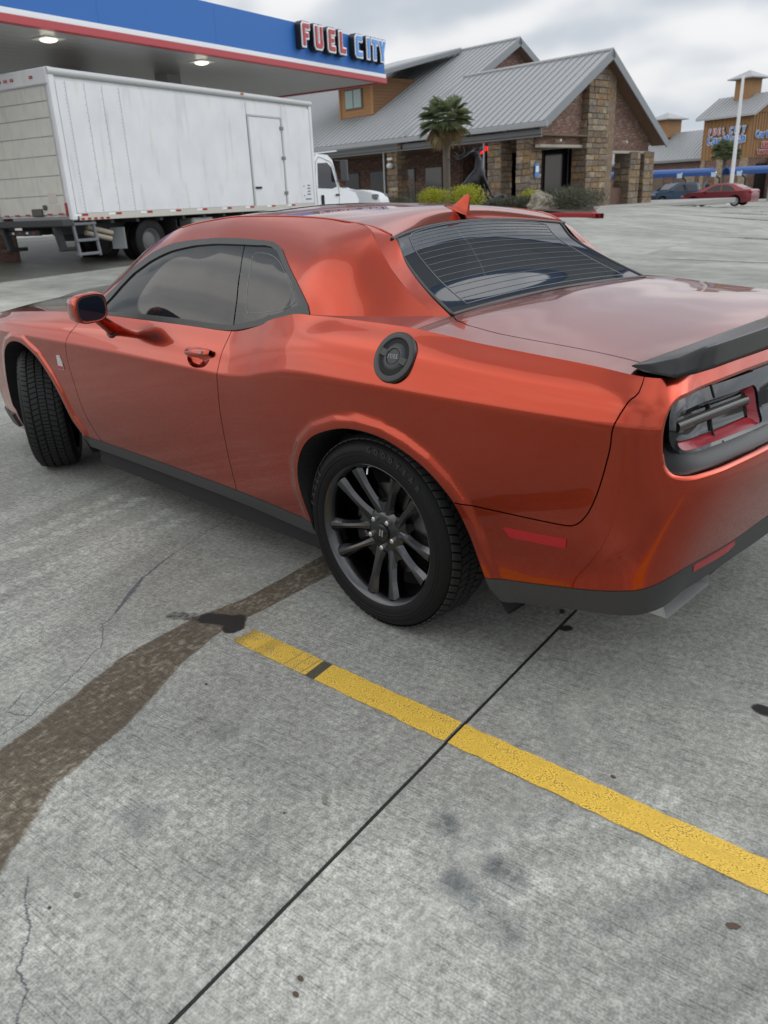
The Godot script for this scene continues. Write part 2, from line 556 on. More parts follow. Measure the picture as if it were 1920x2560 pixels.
const SEAM := [[.403, .597], [.636, .606], [.775, .613], [.812, .622], [.836, .645], [.857, .682], [.879, .751], [.899, .852], [.904, .913], [.931, .976], [.960, 1.018], [.97, 1.2]]
const SKIRT := [[.499, .358], [.686, .392], [.864, .424], [.946, .441], [1.003, .451], [1.061, .468], [1.13, .492], [1.2, .507], [1.414, .520], [1.608, .536], [1.95, .538]]
const RECESS := [[1.95, 1.000], [1.468, 1.000], [1.152, .988], [1.085, .982], [1.050, .966], [1.034, .942], [1.026, .912], [1.026, .867], [1.034, .822], [1.050, .795], [1.075, .781], [1.12, .775], [1.184, .777], [1.457, .786], [1.95, .788]]

var lt := PackedFloat32Array()      # lengthwise gridlines of the body side, measured along its plan curve (t = -x on the straight part)
var lv := PackedFloat32Array()
var lp := []                        # positions [i][j]
var ln := []
var gx := PackedFloat32Array()
var gv := PackedFloat32Array()
var gp := []
var gn := []
var plan_t := PackedFloat32Array()
var plan_p := PackedVector2Array()

func pts(a: Array) -> PackedVector2Array:
	var o := PackedVector2Array()
	for p in a: o.append(Vector2(p[0], p[1]))
	return o

func deck_y(x: float, z: float) -> float:
	return table(DECK, x)[0] + lerpf(.013, .03, smoothstep(-1.0, -.45, x)) * (1.0 - (z / .86) ** 2)

func lay_plan() -> void:
	var m := PLAN.size()
	var c := [0.0]
	for i in range(1, m): c.append(c[-1] + Vector2(PLAN[i][0], PLAN[i][1]).distance_to(Vector2(PLAN[i - 1][0], PLAN[i - 1][1])))
	var tang := []
	for i in m:
		if i == 0: tang.append(Vector2(0, 1))
		elif i == m - 1: tang.append(Vector2(0, -1))
		else: tang.append((Vector2(PLAN[i + 1][0], PLAN[i + 1][1]) - Vector2(PLAN[i - 1][0], PLAN[i - 1][1])) / (c[i + 1] - c[i - 1]))
	for i in m - 1:
		var h: float = c[i + 1] - c[i]
		var a := Vector2(PLAN[i][0], PLAN[i][1])
		var b := Vector2(PLAN[i + 1][0], PLAN[i + 1][1])
		for k in 24:
			var s := k / 24.0
			plan_p.append(a * (1 + 2 * s) * (1 - s) ** 2 + tang[i] * h * s * (1 - s) ** 2 + b * s * s * (3 - 2 * s) + tang[i + 1] * h * s * s * (s - 1))
	plan_p.append(Vector2(PLAN[-1][0], PLAN[-1][1]))
	var zero := 0.0
	var best := 9.0
	plan_t.append(0.0)
	for i in range(1, plan_p.size()):
		plan_t.append(plan_t[i - 1] + plan_p[i].distance_to(plan_p[i - 1]))
		if plan_p[i].y > .5 and absf(plan_p[i].x) < best:
			best = absf(plan_p[i].x)
			zero = plan_t[i] + plan_p[i].x
	for i in plan_t.size(): plan_t[i] -= zero

func plan_at(t: float) -> Vector2:
	t = clampf(t, plan_t[0], plan_t[-1])
	var i := clampi(plan_t.bsearch(t) - 1, 0, plan_t.size() - 2)
	return plan_p[i].lerp(plan_p[i + 1], (t - plan_t[i]) / (plan_t[i + 1] - plan_t[i]))

func knot(k: PackedFloat32Array, v: float, i0: int, i1: int) -> float:
	var i := clampi(int(floor(v)), i0, i1 - 1)
	var s := v - i
	var m0 := (k[i + 1] - k[i - 1]) / 2.0 if i > i0 else k[i + 1] - k[i]
	var m1 := (k[i + 2] - k[i]) / 2.0 if i + 1 < i1 else k[i + 1] - k[i]
	return k[i] * (1 + 2 * s) * (1 - s) ** 2 + m0 * s * (1 - s) ** 2 + k[i + 1] * s * s * (3 - 2 * s) + m1 * s * s * (s - 1)

func knots(k: PackedFloat32Array, v: float) -> float:
	if v > 2.94 and v < 3.16:
		var f := (v - 2.94) / .22
		return knot(k, 2.94, 0, 3) * (1 - f) ** 2 + 2.0 * k[3] * f * (1 - f) + knot(k, 3.16, 3, 5) * f * f
	return knot(k, v, 0, 3) if v <= 3.0 else knot(k, v, 3, 5)

func grid_normals(p: Array) -> Array:
	var out := []
	var ni := p.size()
	var nj: int = p[0].size()
	for i in ni:
		var row := PackedVector3Array()
		for j in nj:
			var a: Vector3 = p[mini(i + 1, ni - 1)][j] - p[maxi(i - 1, 0)][j]
			var b: Vector3 = p[i][mini(j + 1, nj - 1)] - p[i][maxi(j - 1, 0)]
			row.append(a.cross(b).normalized())
		out.append(row)
	return out

func lay_side() -> void:
	lay_plan()
	var t := ceilf(plan_t[0] * 60.0) / 60.0
	lt.append(plan_t[0])
	while t < plan_t[-1] - .004:
		if t > plan_t[0] + .002: lt.append(t)
		var fine: bool = (t > .22 and t < .60) or (t > -.42 and t < -.28) or (t > -2.72 and t < -2.28)
		t += 1.0 / 150.0 if fine else 1.0 / 60.0
	lt.append(plan_t[-1])
	for k in 9: lv.append(k * .1)
	for k in 60: lv.append(.9 + k * .03)
	for k in range(1, 31): lv.append(2.7 + k * .02)
	for k in range(1, 15): lv.append(3.3 + k * .1)
	for k in range(1, 8): lv.append(4.7 + k * .3 / 7.0)
	var arches := [pts(REAR_ARCH), pts(FRONT_ARCH)]
	for tt in lt:
		var pl := plan_at(tt)
		var d := plan_at(tt + .02) - plan_at(tt - .02)
		var nn := Vector2(d.y, -d.x).normalized()
		var a := table(PROF, tt)
		var ky := PackedFloat32Array([a[0], a[2], a[4], a[6], a[8], a[10]])
		var kd := PackedFloat32Array([a[1], a[3], a[5], a[7], a[9], a[11]])
		var w := smoothstep(-.40, -.15, tt)
		ky[5] = ky[5] * (1 - w) + (deck_y(pl.x - nn.x * kd[5], pl.y - nn.y * kd[5]) - .004) * w
		var row := PackedVector3Array()
		for v in lv:
			var y := knots(ky, v)
			var dd := knots(kd, v)
			if y < .9 and (absf(tt) < .75 or absf(tt + 2.8) < .6):   # the raised lip round the wheel openings
				var arch: PackedVector2Array = arches[0] if tt > -1.5 else arches[1]
				var near := 9.0
				for k in range(1, arch.size() - 2):
					near = minf(near, Geometry2D.get_closest_point_to_segment(Vector2(tt, y), arch[k], arch[k + 1]).distance_to(Vector2(tt, y)))
				dd -= .009 * (1.0 - smoothstep(.024, .060, near))
			row.append(Vector3(pl.x - nn.x * dd, y, -(pl.y - nn.y * dd)))
		lp.append(row)
	ln = grid_normals(lp)
	for i in ln.size():
		for j in ln[i].size():
			var pl := plan_at(lt[i])
			if ln[i][j].dot(Vector3(pl.x - 1.3, .4, -pl.y * 3.0)) < 0.0: ln[i][j] = -ln[i][j]
	# the greenhouse side
	var x := 2.28
	while x > -.218:
		gx.append(x)
		x -= .0185
	gx.append(-.22)
	gx.reverse()
	for k in 31: gv.append(k / 30.0)
	for q in gx:
		var g := table(GREEN, q)
		var h := Vector2(g[2] - g[0], g[3] - g[1]).length()
		var ny := (g[1] - g[3]) / maxf(h, .001)
		var ns := (g[2] - g[0]) / maxf(h, .001)
		var row := PackedVector3Array()
		for v in gv:
			var b: float = .085 * (.1 + .9 * smoothstep(-.05, .5, q)) * h * 4.0 * v * (1.0 - v) * (.8 + .4 * v)
			row.append(Vector3(q, g[0] + (g[2] - g[0]) * v + ny * b, -(g[1] + (g[3] - g[1]) * v + ns * b)))
		gp.append(row)
	gn = grid_normals(gp)
	for i in gn.size():
		for j in gn[i].size():
			if gn[i][j].dot(Vector3(0, .5, -1)) < 0.0: gn[i][j] = -gn[i][j]

func look(us: PackedFloat32Array, vs: PackedFloat32Array, p: Array, n: Array, q: Vector2, off := 0.0, flip := 1.0) -> Array:
	var i := clampi(us.bsearch(q.x, false) - 1, 0, us.size() - 2)
	var j := clampi(vs.bsearch(q.y, false) - 1, 0, vs.size() - 2)
	var f := clampf((q.x - us[i]) / (us[i + 1] - us[i]), 0, 1)
	var g := clampf((q.y - vs[j]) / (vs[j + 1] - vs[j]), 0, 1)
	var a: Vector3 = p[i][j].lerp(p[i + 1][j], f).lerp(p[i][j + 1].lerp(p[i + 1][j + 1], f), g)
	var b: Vector3 = n[i][j].lerp(n[i + 1][j], f).lerp(n[i][j + 1].lerp(n[i + 1][j + 1], f), g).normalized()
	a += b * off
	if flip < 0.0: return [Vector3(a.x, a.y, -a.z), Vector3(b.x, b.y, -b.z)]
	return [a, b]

func side_v(t: float, y: float) -> float:
	var lo := 0.0
	var hi := 5.0
	var i := clampi(lt.bsearch(t, false) - 1, 0, lt.size() - 2)
	var f := clampf((t - lt[i]) / (lt[i + 1] - lt[i]), 0, 1)
	var a: PackedVector3Array = lp[i]
	var b: PackedVector3Array = lp[i + 1]
	var j0 := 0
	var j1 := lv.size() - 1
	if lerpf(a[j0].y, b[j0].y, f) >= y: return lo
	if lerpf(a[j1].y, b[j1].y, f) <= y: return hi
	while j1 - j0 > 1:
		var m := (j0 + j1) / 2
		if lerpf(a[m].y, b[m].y, f) < y: j0 = m
		else: j1 = m
	var y0 := lerpf(a[j0].y, b[j0].y, f)
	var y1 := lerpf(a[j1].y, b[j1].y, f)
	return lerpf(lv[j0], lv[j1], (y - y0) / maxf(y1 - y0, 1e-6))

func side_at(t: float, y: float, off := 0.0) -> Array:
	return look(lt, lv, lp, ln, Vector2(t, side_v(t, y)), off)

func to_tv(poly: PackedVector2Array, gap := 0.0) -> PackedVector2Array:    # (t, y) in metres to the grid's own coordinates
	if gap != 0.0:
		var o := Geometry2D.offset_polygon(poly, -gap)
		if o.size(): poly = o[0]
	var out := PackedVector2Array()
	for p in dense(poly, .02):
		var q := Vector2(clampf(p.x, plan_t[0], plan_t[-1]), side_v(p.x, p.y))
		if q.y > 4.999: q.y = 5.0
		if out.is_empty() or out[-1].distance_to(q) > .0005: out.append(q)
	return out

func body(parent: Node, called: String, poly: PackedVector2Array, m: Material, gap := .0022, deep := .014, off := 0.0, holes := [], both := true) -> void:
	var tv := to_tv(poly, gap)
	for s in ([1.0, -1.0] if both else [1.0]):
		var mb := MB.new()
		var f := func(q: Vector2) -> Array: return look(lt, lv, lp, ln, q, off, s)
		panel(mb, tv, holes, lt, lv, f)
		if deep > 0.0: edge(mb, tv, f, deep, plan_t[-1] - .003)
		obj(called, mb, m, parent)

func green(parent: Node, called: String, poly: PackedVector2Array, m: Material, deep: float, off: float, holes := []) -> void:
	for s in [1.0, -1.0]:
		var mb := MB.new()
		var f := func(q: Vector2) -> Array: return look(gx, gv, gp, gn, q, off, s)
		panel(mb, poly, holes, gx, gv, f)
		for ring in [poly] + holes:
			if deep > 0.0: edge(mb, dense(ring, .03), f, deep)
		obj(called, mb, m, parent)

func crown_at(q: Vector2, off := 0.0) -> Array:     # (w, across) on the windscreen, roof and rear glass
	var f := func(w: float, u: float) -> Vector3:
		var c := table(CROWN, w)
		var k := 1.0 - u * u
		return Vector3(c[0] + (c[3] - c[0]) * k, c[1] + (c[4] - c[1]) * k, c[2] * u)
	var p: Vector3 = f.call(q.x, q.y)
	var e := .04
	var n: Vector3 = (f.call(minf(q.x + e, 14.0), q.y) - f.call(maxf(q.x - e, 0.0), q.y)).cross(f.call(q.x, q.y + e) - f.call(q.x, q.y - e)).normalized()
	if n.y < 0.0: n = -n
	return [p + n * off, n]

func lines(a: float, b: float, m: int) -> PackedFloat32Array:
	var o := PackedFloat32Array()
	for k in m + 1: o.append(lerpf(a, b, float(k) / m))
	return o

func rect(a: float, b: float, x: float, y: float) -> PackedVector2Array:
	return PackedVector2Array([Vector2(a, x), Vector2(b, x), Vector2(b, y), Vector2(a, y)])

func crown(parent: Node, called: String, poly: PackedVector2Array, m: Material, off := 0.0, deep := 0.012, step := .125) -> void:
	var mb := MB.new()
	var f := func(q: Vector2) -> Array: return crown_at(q, off)
	var ws := lines(0, 14, int(14.0 / step))
	panel(mb, poly, [], ws, lines(-1, 1, 40), f)
	if deep > 0.0: edge(mb, dense(poly, .05), f, deep)
	obj(called, mb, m, parent)

func deck_at(q: Vector2, flip := 1.0, off := 0.0) -> Array:      # (t, share of the way out from the centre line)
	var top: Vector3 = look(lt, lv, lp, ln, Vector2(q.x, 5.0))[0]
	var x := top.x
	var z := top.z * q.y
	var front := q.x < -1.2
	var f := func(xx: float, zz: float) -> float:
		return deck_y(xx, zz)
	var y: float
	var n: Vector3
	if front:
		var k := smoothstep(0.0, .7, absf(top.z))
		var c := .075 * k
		y = top.y + c * (1.0 - q.y * q.y)
		var bulge := smoothstep(.42, .30, absf(z)) * smoothstep(3.75, 3.2, x) * .018
		y += bulge
		var a: Vector3 = look(lt, lv, lp, ln, Vector2(q.x + .03, 5.0))[0]
		n = Vector3((a.y - top.y) / maxf(top.x - a.x, .004) , 1.0, 2.0 * c * q.y * q.y / minf(z, -.02)).normalized()
		if absf(z) > .28 and absf(z) < .44: n = (n + Vector3(0, 0, signf(z) * .16)).normalized()
	else:
		y = deck_y(x, z) + lerpf(0.0, top.y - deck_y(x, top.z), q.y)
		n = Vector3(-(f.call(x + .02, z) - f.call(x - .02, z)) / .04, 1.0, -(f.call(x, z + .02) - f.call(x, z - .02)) / .04).normalized()
	return [Vector3(x, y, z * flip) + Vector3(n.x, n.y, n.z * flip) * off, Vector3(n.x, n.y, n.z * flip)]

func frame_on(p: Vector3, n: Vector3, up := Vector3.UP) -> Transform3D:     # z out of the surface, y up along it
	var x := up.cross(n).normalized()
	return Transform3D(Basis(x, n.cross(x).normalized(), n), p)

func circle(r: float, m: int, c := Vector2.ZERO) -> PackedVector2Array:
	var o := PackedVector2Array()
	for k in m: o.append(c + Vector2(cos(TAU * k / m), sin(TAU * k / m)) * r)
	return o

func letters(text: String, high: float, deep: float, font: Font) -> TextMesh:
	var m := TextMesh.new()
	m.text = text
	m.font = font
	m.font_size = 64
	m.pixel_size = high / 46.0
	m.depth = deep
	m.curve_step = 2.0
	return m

func put_letters(parent: Node, called: String, m: Mesh, mt: Material, xf: Transform3D) -> MeshInstance3D:
	var o := obj(called, m, mt, parent)
	o.transform = xf
	return o

func bold(serif := false, weight := 0.6, slant := 0.0) -> FontVariation:
	var f := FontVariation.new()
	var s := SystemFont.new()
	s.font_names = PackedStringArray(["Droid Serif" if serif else "Droid Sans"])
	s.font_weight = 700
	f.base_font = s
	f.variation_embolden = weight
	if slant: f.variation_transform = Transform2D(Vector2(1, 0), Vector2(slant, 1), Vector2())
	return f

# one wheel: its axle along +z, its outer face towards -z, centred on the origin
func make_wheel() -> Node3D:
	var o := Node3D.new()
	o.name = "wheel"
	var turn := Transform3D(Basis(Vector3(1, 0, 0), Vector3(0, 0, -1), Vector3(0, 1, 0)), Vector3())   # lathe's y becomes -z
	var mb := MB.new()
	mb.lathe([Vector2(.262, .112), Vector2(.267, .118), Vector2(.283, .123), Vector2(.305, .1265), Vector2(.322, .1245), Vector2(.335, .117), Vector2(.3445, .106), Vector2(.351, .094), Vector2(.354, .08), Vector2(.355, 0.0), Vector2(.354, -.08), Vector2(.351, -.094), Vector2(.335, -.117), Vector2(.305, -.1265), Vector2(.267, -.118), Vector2(.262, -.10)], 120, turn, 0, TAU, .9)
	var rings := [[.300, .1268], [.312, .1262]]
	for r in rings: mb.lathe([Vector2(r[0] - .002, r[1] - .001), Vector2(r[0], r[1] + .0012), Vector2(r[0] + .002, r[1] - .001)], 96, turn)
	var ty := obj("tyre", mb, rubber, o)
	var ft := bold(false, .0)
	for e in [["GOODYEAR", 112.0, 6.2], ["EAGLE", 22.0, 6.2]]:
		var word: String = e[0]
		for k in word.length():
			var a := deg_to_rad(e[1] - (word.length() / 2.0 - .5 - k) * e[2])
			var up := Vector3(cos(a), sin(a), .10).normalized()
			var outw := Vector3(0, 0, -1)
			var b := Basis(up.cross(outw).normalized(), up, outw)
			put_letters(ty, "sidewall_letter", letters(word[k], .020, .0035, ft), rubber_letter, Transform3D(b, Vector3(cos(a), sin(a), 0) * .322 + Vector3(0, 0, -.1243)))
	var tread := MB.new()          # five ribs of blocks, slanted as they lie
	var ribs := [[-.104, -.070, 72, .12], [-.062, -.026, 72, -.10], [-.018, .018, 108, .0], [.026, .062, 72, .10], [.070, .104, 72, -.12]]
	for rb in ribs:
		for k in rb[2]:
			var step: float = TAU / rb[2]
			var a: float = step * k
			var w: float = step * .80
			var r1 := .3635
			var c: Array = []
			for e in [[rb[0], 0.0], [rb[0], w], [rb[1], w], [rb[1], 0.0]]:
				var z: float = e[0]
				var ang: float = a + e[1] + (z - rb[0]) * rb[3] * 9.0
				var drop: float = .0085 * smoothstep(.070, .104, absf(z))
				c.append([Vector3(cos(ang) * (r1 - drop), sin(ang) * (r1 - drop), z), Vector3(cos(ang) * .351, sin(ang) * .351, z), Vector3(cos(ang), sin(ang), 0.6 * signf(z) * smoothstep(.07, .104, absf(z))).normalized()])
			tread.squad(c[0][0], c[1][0], c[2][0], c[3][0], c[0][2], c[1][2], c[2][2], c[3][2])
			for e in 4:
				var f := (e + 1) % 4
				tread.quad(c[e][0], c[f][0], c[f][1], c[e][1], c[e][0] + c[f][0] - c[(e + 2) % 4][0] - c[(e + 3) % 4][0])
	obj("tread", tread, rubber_tread, o)
	var rim := MB.new()
	rim.lathe([Vector2(.240, -.10), Vector2(.236, -.02), Vector2(.238, .05), Vector2(.244, .088), Vector2(.252, .104), Vector2(.2575, .111), Vector2(.2625, .1165), Vector2(.2655, .1185), Vector2(.2675, .1165), Vector2(.266, .110)], 120, turn, 0, TAU, .8)
	obj("rim", rim, wheel_paint, o)
	var hub := MB.new()
	hub.lathe([Vector2(.0, .072), Vector2(.046, .072), Vector2(.060, .070), Vector2(.078, .066), Vector2(.088, .058), Vector2(.09, .03)], 60, turn, 0, TAU, .5)
	obj("hub", hub, wheel_paint, o)
	var cap := MB.new()
	cap.lathe([Vector2(.0, .082), Vector2(.026, .0815), Vector2(.0315, .079), Vector2(.0335, .072)], 40, turn, 0, TAU, .5)
	var cp := obj("centre_cap", cap, gloss_black, o)
	for s in [-1, 1]:
		var mark := MB.new()
		mark.prism(PackedVector2Array([Vector2(-.0045, -.013), Vector2(.0015, -.013), Vector2(.0055, .013), Vector2(-.0005, .013)]), .0, .001, Transform3D(Basis(Vector3(-1, 0, 0), Vector3(0, 1, 0), Vector3(0, 0, -1)), Vector3(s * .0058, 0, -.0822)))
		obj("cap_stripe", mark, pale_metal, cp)
	# five forked spokes
	for k in 5:
		var axis := deg_to_rad(233.0 + 72.0 * k)
		var sp := MB.new()
		for s in [-1.0, 1.0]:
			var path := []
			var P0 := Vector2(cos(axis + s * .17), sin(axis + s * .17)) * .060
			var P1 := Vector2(cos(axis + s * .405), sin(axis + s * .405)) * .2475
			for q in 13:
				var f := q / 12.0
				var c2 := P0.lerp(P1, f)
				var lift := lerpf(.066, .106, f ** 1.25) + .005 * sin(PI * f)
				var wide := lerpf(.026, .0165, smoothstep(.0, .45, f)) + .009 * smoothstep(.62, 1.0, f)
				path.append([c2.length(), c2.angle(), lift, wide])
			var prev := []
			for q in path.size():
				var P: Array = path[q]
				var c: Vector2 = Vector2(cos(P[1]), sin(P[1])) * P[0]
				var nx: Array = path[mini(q + 1, 12)]
				var pv: Array = path[maxi(q - 1, 0)]
				var d: Vector2 = (Vector2(cos(nx[1]), sin(nx[1])) * nx[0] - Vector2(cos(pv[1]), sin(pv[1])) * pv[0]).normalized()
				var w := Vector2(-d.y, d.x)
				var sec := []
				for e in [[-1.35, -.050], [-1.10, -.017], [-.52, -.0022], [0.0, .0], [.52, -.0022], [1.10, -.017], [1.35, -.050]]:
					var pp: Vector2 = c + w * e[0] * P[3]
					sec.append(Vector3(pp.x, pp.y, -(P[2] + e[1])))
				if prev.size():
					for e in 6:
						var m: Vector3 = (sec[e + 1] - sec[e]).cross(sec[e] - prev[e]).normalized()
						var side: float = (e - 2.5) / 2.5
						var out := Vector3(w.x * side, w.y * side, -.6)
						if m.dot(out) < 0: m = -m
						sp.tri(prev[e], prev[e + 1], sec[e + 1], m, m, m); sp.tri(prev[e], sec[e + 1], sec[e], m, m, m)
				prev = sec
		# the web where the two arms meet
		var web := PackedVector2Array()
		for a in [[.05, -.30], [.10, -.26], [.125, -.20], [.118, -.09], [.115, 0.0], [.118, .09], [.125, .20], [.10, .26], [.05, .30]]:
			web.append(Vector2(cos(axis + a[1]), sin(axis + a[1])) * a[0])
		sp.prism(web, -.02, -.0668, Transform3D(), true)
		obj("spoke", sp, wheel_paint, o)
		var la := axis + PI / 5.0
		var nut := MB.new()
		var at := Transform3D(Basis(Vector3(1, 0, 0), Vector3(0, 0, -1), Vector3(0, 1, 0)), Vector3(cos(la) * .0572, sin(la) * .0572, 0))
		nut.lathe([Vector2(.0, .089), Vector2(.0065, .0885), Vector2(.0098, .085), Vector2(.0103, .066)], 6, at, 0.3, TAU + .3, .2)
		obj("lug_nut", nut, pale_metal, o)
	var disc := MB.new()
	disc.lathe([Vector2(.07, .012), Vector2(.10, .014), Vector2(.102, .022), Vector2(.172, .022), Vector2(.174, .004), Vector2(.10, .004)], 72, turn, 0, TAU, .3)
	obj("brake_disc", disc, disc_metal, o)
	var back := MB.new()
	back.lathe([Vector2(.0, -.03), Vector2(.239, -.03), Vector2(.239, -.06)], 48, turn)
	obj("dust_shield", back, dark, o)
	var valve := MB.new()
	var vd := deg_to_rad(78.0)
	valve.tube([Vector3(cos(vd) * .240, sin(vd) * .240, -.084), Vector3(cos(vd) * .221, sin(vd) * .221, -.092)], .0042, 8)
	obj("valve_stem", valve, pale_metal, o)
	return o

func make_coupe() -> void:
	lay_side()
	var car := thing("orange_coupe", "metallic burnt orange two-door coupe with black rear spoiler and dark tinted windows", "car")
	var rear_arch := smooth_closed(pts(REAR_ARCH), [0, 1, REAR_ARCH.size() - 1], 4)
	var front_arch := smooth_closed(pts(FRONT_ARCH), [0, 1, FRONT_ARCH.size() - 1, FRONT_ARCH.size() - 2], 4)
	var front_line := smooth_open(pts(DOOR_FRONT))
	var rear_line := smooth_open(pts(DOOR_REAR))
	var seam_line := smooth_open(pts(SEAM))
	var door := front_line.duplicate()
	door.append_array(rear_line)
	var handle_hole := pts([[-1.118, .893], [-1.09, .902], [-.985, .908], [-.952, .905], [-.948, .893], [-.962, .872], [-.99, .856], [-1.05, .850], [-1.09, .858], [-1.112, .874]])
	var handle_tv := to_tv(smooth_closed(handle_hole, [], 3))
	body(car, "door", door, paint, .0022, .014, 0.0, [handle_tv])
	var fender := front_line.duplicate()
	fender.append_array(pts([[-2.30, .330], [-2.4, .20], [-3.30, .20], [-3.40, .33], [-3.44, .60], [-3.46, .80], [-3.50, 1.2]]))
	var bits := Geometry2D.clip_polygons(fender, front_arch)
	body(car, "front_fender", bits[0], paint, .0022, .03)
	var quarter := rear_line.duplicate()
	quarter.reverse()
	quarter.append_array(pts([[-.33, .330], [-.33, .20], [.40, .20], [.403, .40]]))
	quarter.append_array(seam_line)
	bits = Geometry2D.clip_polygons(quarter, rear_arch)
	var big := bits[0]
	for b in bits:
		if b.size() > big.size(): big = b
	body(car, "rear_quarter", big, paint, .0022, .03)
	var bumper := seam_line.duplicate()
	bumper.append_array(pts([[1.95, 1.2]]))
	var skirt := smooth_open(pts(SKIRT))
	var rs := skirt.duplicate()
	rs.reverse()
	bumper.append_array(rs)
	bumper.append_array(pts([[.40, .358], [.38, .597]]))
	bits = Geometry2D.clip_polygons(bumper, rear_arch)
	big = bits[0]
	for b in bits:
		if b.size() > big.size(): big = b
	var recess := to_tv(smooth_closed(pts(RECESS), [0, RECESS.size() - 1], 4))
	body(car, "rear_bumper", big, paint, .0018, .02, 0.0, [recess])
	var low := skirt.duplicate()
	low.append_array(pts([[1.95, .425], [1.5, .42], [1.25, .40], [1.12, .375], [1.02, .364], [.862, .348], [.679, .311], [.553, .283], [.515, .32]]))
	body(car, "rear_valance", low, trim_black, .001, .05)
	body(car, "rocker_panel", pts([[-2.30, .330], [-.335, .330], [-.335, .268], [-2.27, .268]]), trim_black, .001, .05)
	body(car, "front_bumper", pts([[-4.57, .30], [-3.40, .30], [-3.44, .60], [-3.46, .80], [-3.50, 1.2], [-4.57, 1.2]]), paint, .0022, .02)
	body(car, "front_splitter", pts([[-4.57, .30], [-3.30, .30], [-3.28, .215], [-4.57, .215]]), trim_black, .001, .06, .012)
	body(car, "grille", pts([[-4.57, .70], [-3.85, .70], [-3.83, .58], [-4.57, .56]]), gloss_black, .0, .0, .003)
	for x in [-3.95, -4.14]:
		body(car, "headlight", circle(.062, 20, Vector2(x, .645)), lamp_glass, .0, .0, .006)
	# the dark shell behind the gaps
	var shell := pts([[-4.5, .25], [-4.5, 1.2], [1.95, 1.2], [1.95, .42], [1.1, .42], [.5, .30], [-.3, .28], [-2.3, .28], [-3.3, .25]])
	for arch in [rear_arch, front_arch]: shell = Geometry2D.clip_polygons(shell, Geometry2D.offset_polygon(arch, .03)[0])[0]
	for b in [shell]: body(car, "inner_shell", b, dark, .0, .0, -.045, [recess])
	for arch in [rear_arch, front_arch]:
		for s in [1.0, -1.0]:
			var mb := MB.new()
			var ring := []
			for q in dense(arch, .03):
				if q.y < .2: continue
				ring.append(side_at(q.x, q.y)[0])
			var mid := Vector3.ZERO
			for q in ring: mid += q / ring.size()
			for k in ring.size() - 1:
				var a: Vector3 = ring[k]; var b: Vector3 = ring[k + 1]
				var deep: Vector3 = Vector3(0, 0, .42)
				var fl := Vector3(1, 1, s)
				mb.quad(a * fl, b * fl, (b + deep) * fl, (a + deep) * fl, mid - (a + b) / 2.0)
				mb.flat((a + deep) * fl, (b + deep) * fl, (mid + deep) * fl, Vector3(0, 0, -s))
			obj("wheel_well", mb, dark, car)
	var floor_pan := MB.new()
	floor_pan.box(Vector3(1.33, .215, 0), Vector3(1.85, .09, 1.70))
	floor_pan.box(Vector3(3.35, .26, 0), Vector3(.75, .05, 1.5))
	floor_pan.box(Vector3(1.35, .34, 0), Vector3(4.6, .14, .9))
	floor_pan.box(Vector3(-.78, .44, 0), Vector3(.5, .06, 1.5))
	obj("underbody", floor_pan, dark, car)
	# roof, glass
	var outer := pts([[2.10, -.02], [2.08, .10], [1.995, .39], [1.810, .66], [1.72, .725], [1.650, .76], [1.487, .78], [1.271, .77], [1.003, .76], [.828, .74], [.754, .72], [.715, .69], [.677, .65], [.497, .32], [.384, .10], [.362, .03], [.355, -.02]])
	var inner := pts([[2.035, .055], [2.0, .15], [1.858, .43], [1.75, .57], [1.635, .635], [1.466, .69], [1.296, .71], [1.086, .705], [.956, .70], [.80, .69], [.753, .675], [.694, .62], [.546, .36], [.425, .125], [.41, .095], [.45, .082], [.541, .06], [.847, .04], [1.255, .05]])
	var sail := smooth_open(pts([[.44, 1.0], [.36, .98], [.291, .91], [.233, .77], [.104, .46], [-.004, .27], [-.149, .04], [-.175, .0]]), 5)
	sail.append_array(pts([[2.28, .0], [2.28, 1.0]]))
	green(car, "roof_pillar", sail, paint, .012, 0.0, [outer])
	green(car, "window_trim", outer, rubber_trim, .008, .004, [inner])
	var split := pts([[.955, .8], [.946, .69], [.906, .49], [.869, .23], [.849, -.1]])
	var fore := split.duplicate()
	fore.append_array(pts([[2.4, -.1], [2.4, .8]]))
	var aft := PackedVector2Array()
	for p in split: aft.append(p + Vector2(-.008, 0))
	aft.append_array(pts([[.2, -.1], [.2, .8]]))
	var wide := Geometry2D.offset_polygon(inner, .012)[0]
	green(car, "door_glass", Geometry2D.intersect_polygons(wide, fore)[0], glass, .0, -.003)
	green(car, "quarter_glass", Geometry2D.intersect_polygons(wide, aft)[0], glass, .0, -.003)
	for s in [1.0, -1.0]:
		var mb := MB.new()
		var path := []
		for q in smooth_closed(pts([[.845, .62], [.846, .56], [.797, .23], [.772, .135], [.74, .12], [.574, .095], [.48, .12], [.478, .17], [.57, .37], [.652, .52], [.723, .595], [.79, .625]]), [], 4):
			path.append(look(gx, gv, gp, gn, q, -.0025, s)[0])
		path.append(path[0])
		mb.tube(path, .0011, 5, false)
		obj("glass_border", mb, pale_line, car)
	crown(car, "roof", rect(4.02, 10.98, -1, 1), paint)
	crown(car, "sunroof", smooth_closed(pts([[4.5, -.74], [4.46, 0], [4.5, .74], [5.3, .78], [6.25, .74], [6.22, 0], [6.25, -.74], [5.3, -.78]]), [0, 2, 4, 6], 5), roof_glass, .0025, .004)
	crown(car, "windscreen", rect(.02, 3.97, -.985, .985), glass, -.002)
	var top_rect := smooth_closed(pts([[11.04, -.955], [11.03, 0], [11.04, .955], [11.12, .978], [12.5, .982], [13.9, .982], [13.96, .975], [13.96, 0], [13.96, -.975], [13.9, -.982], [12.5, -.982], [11.12, -.978]]), [5, 6, 8, 9], 5)
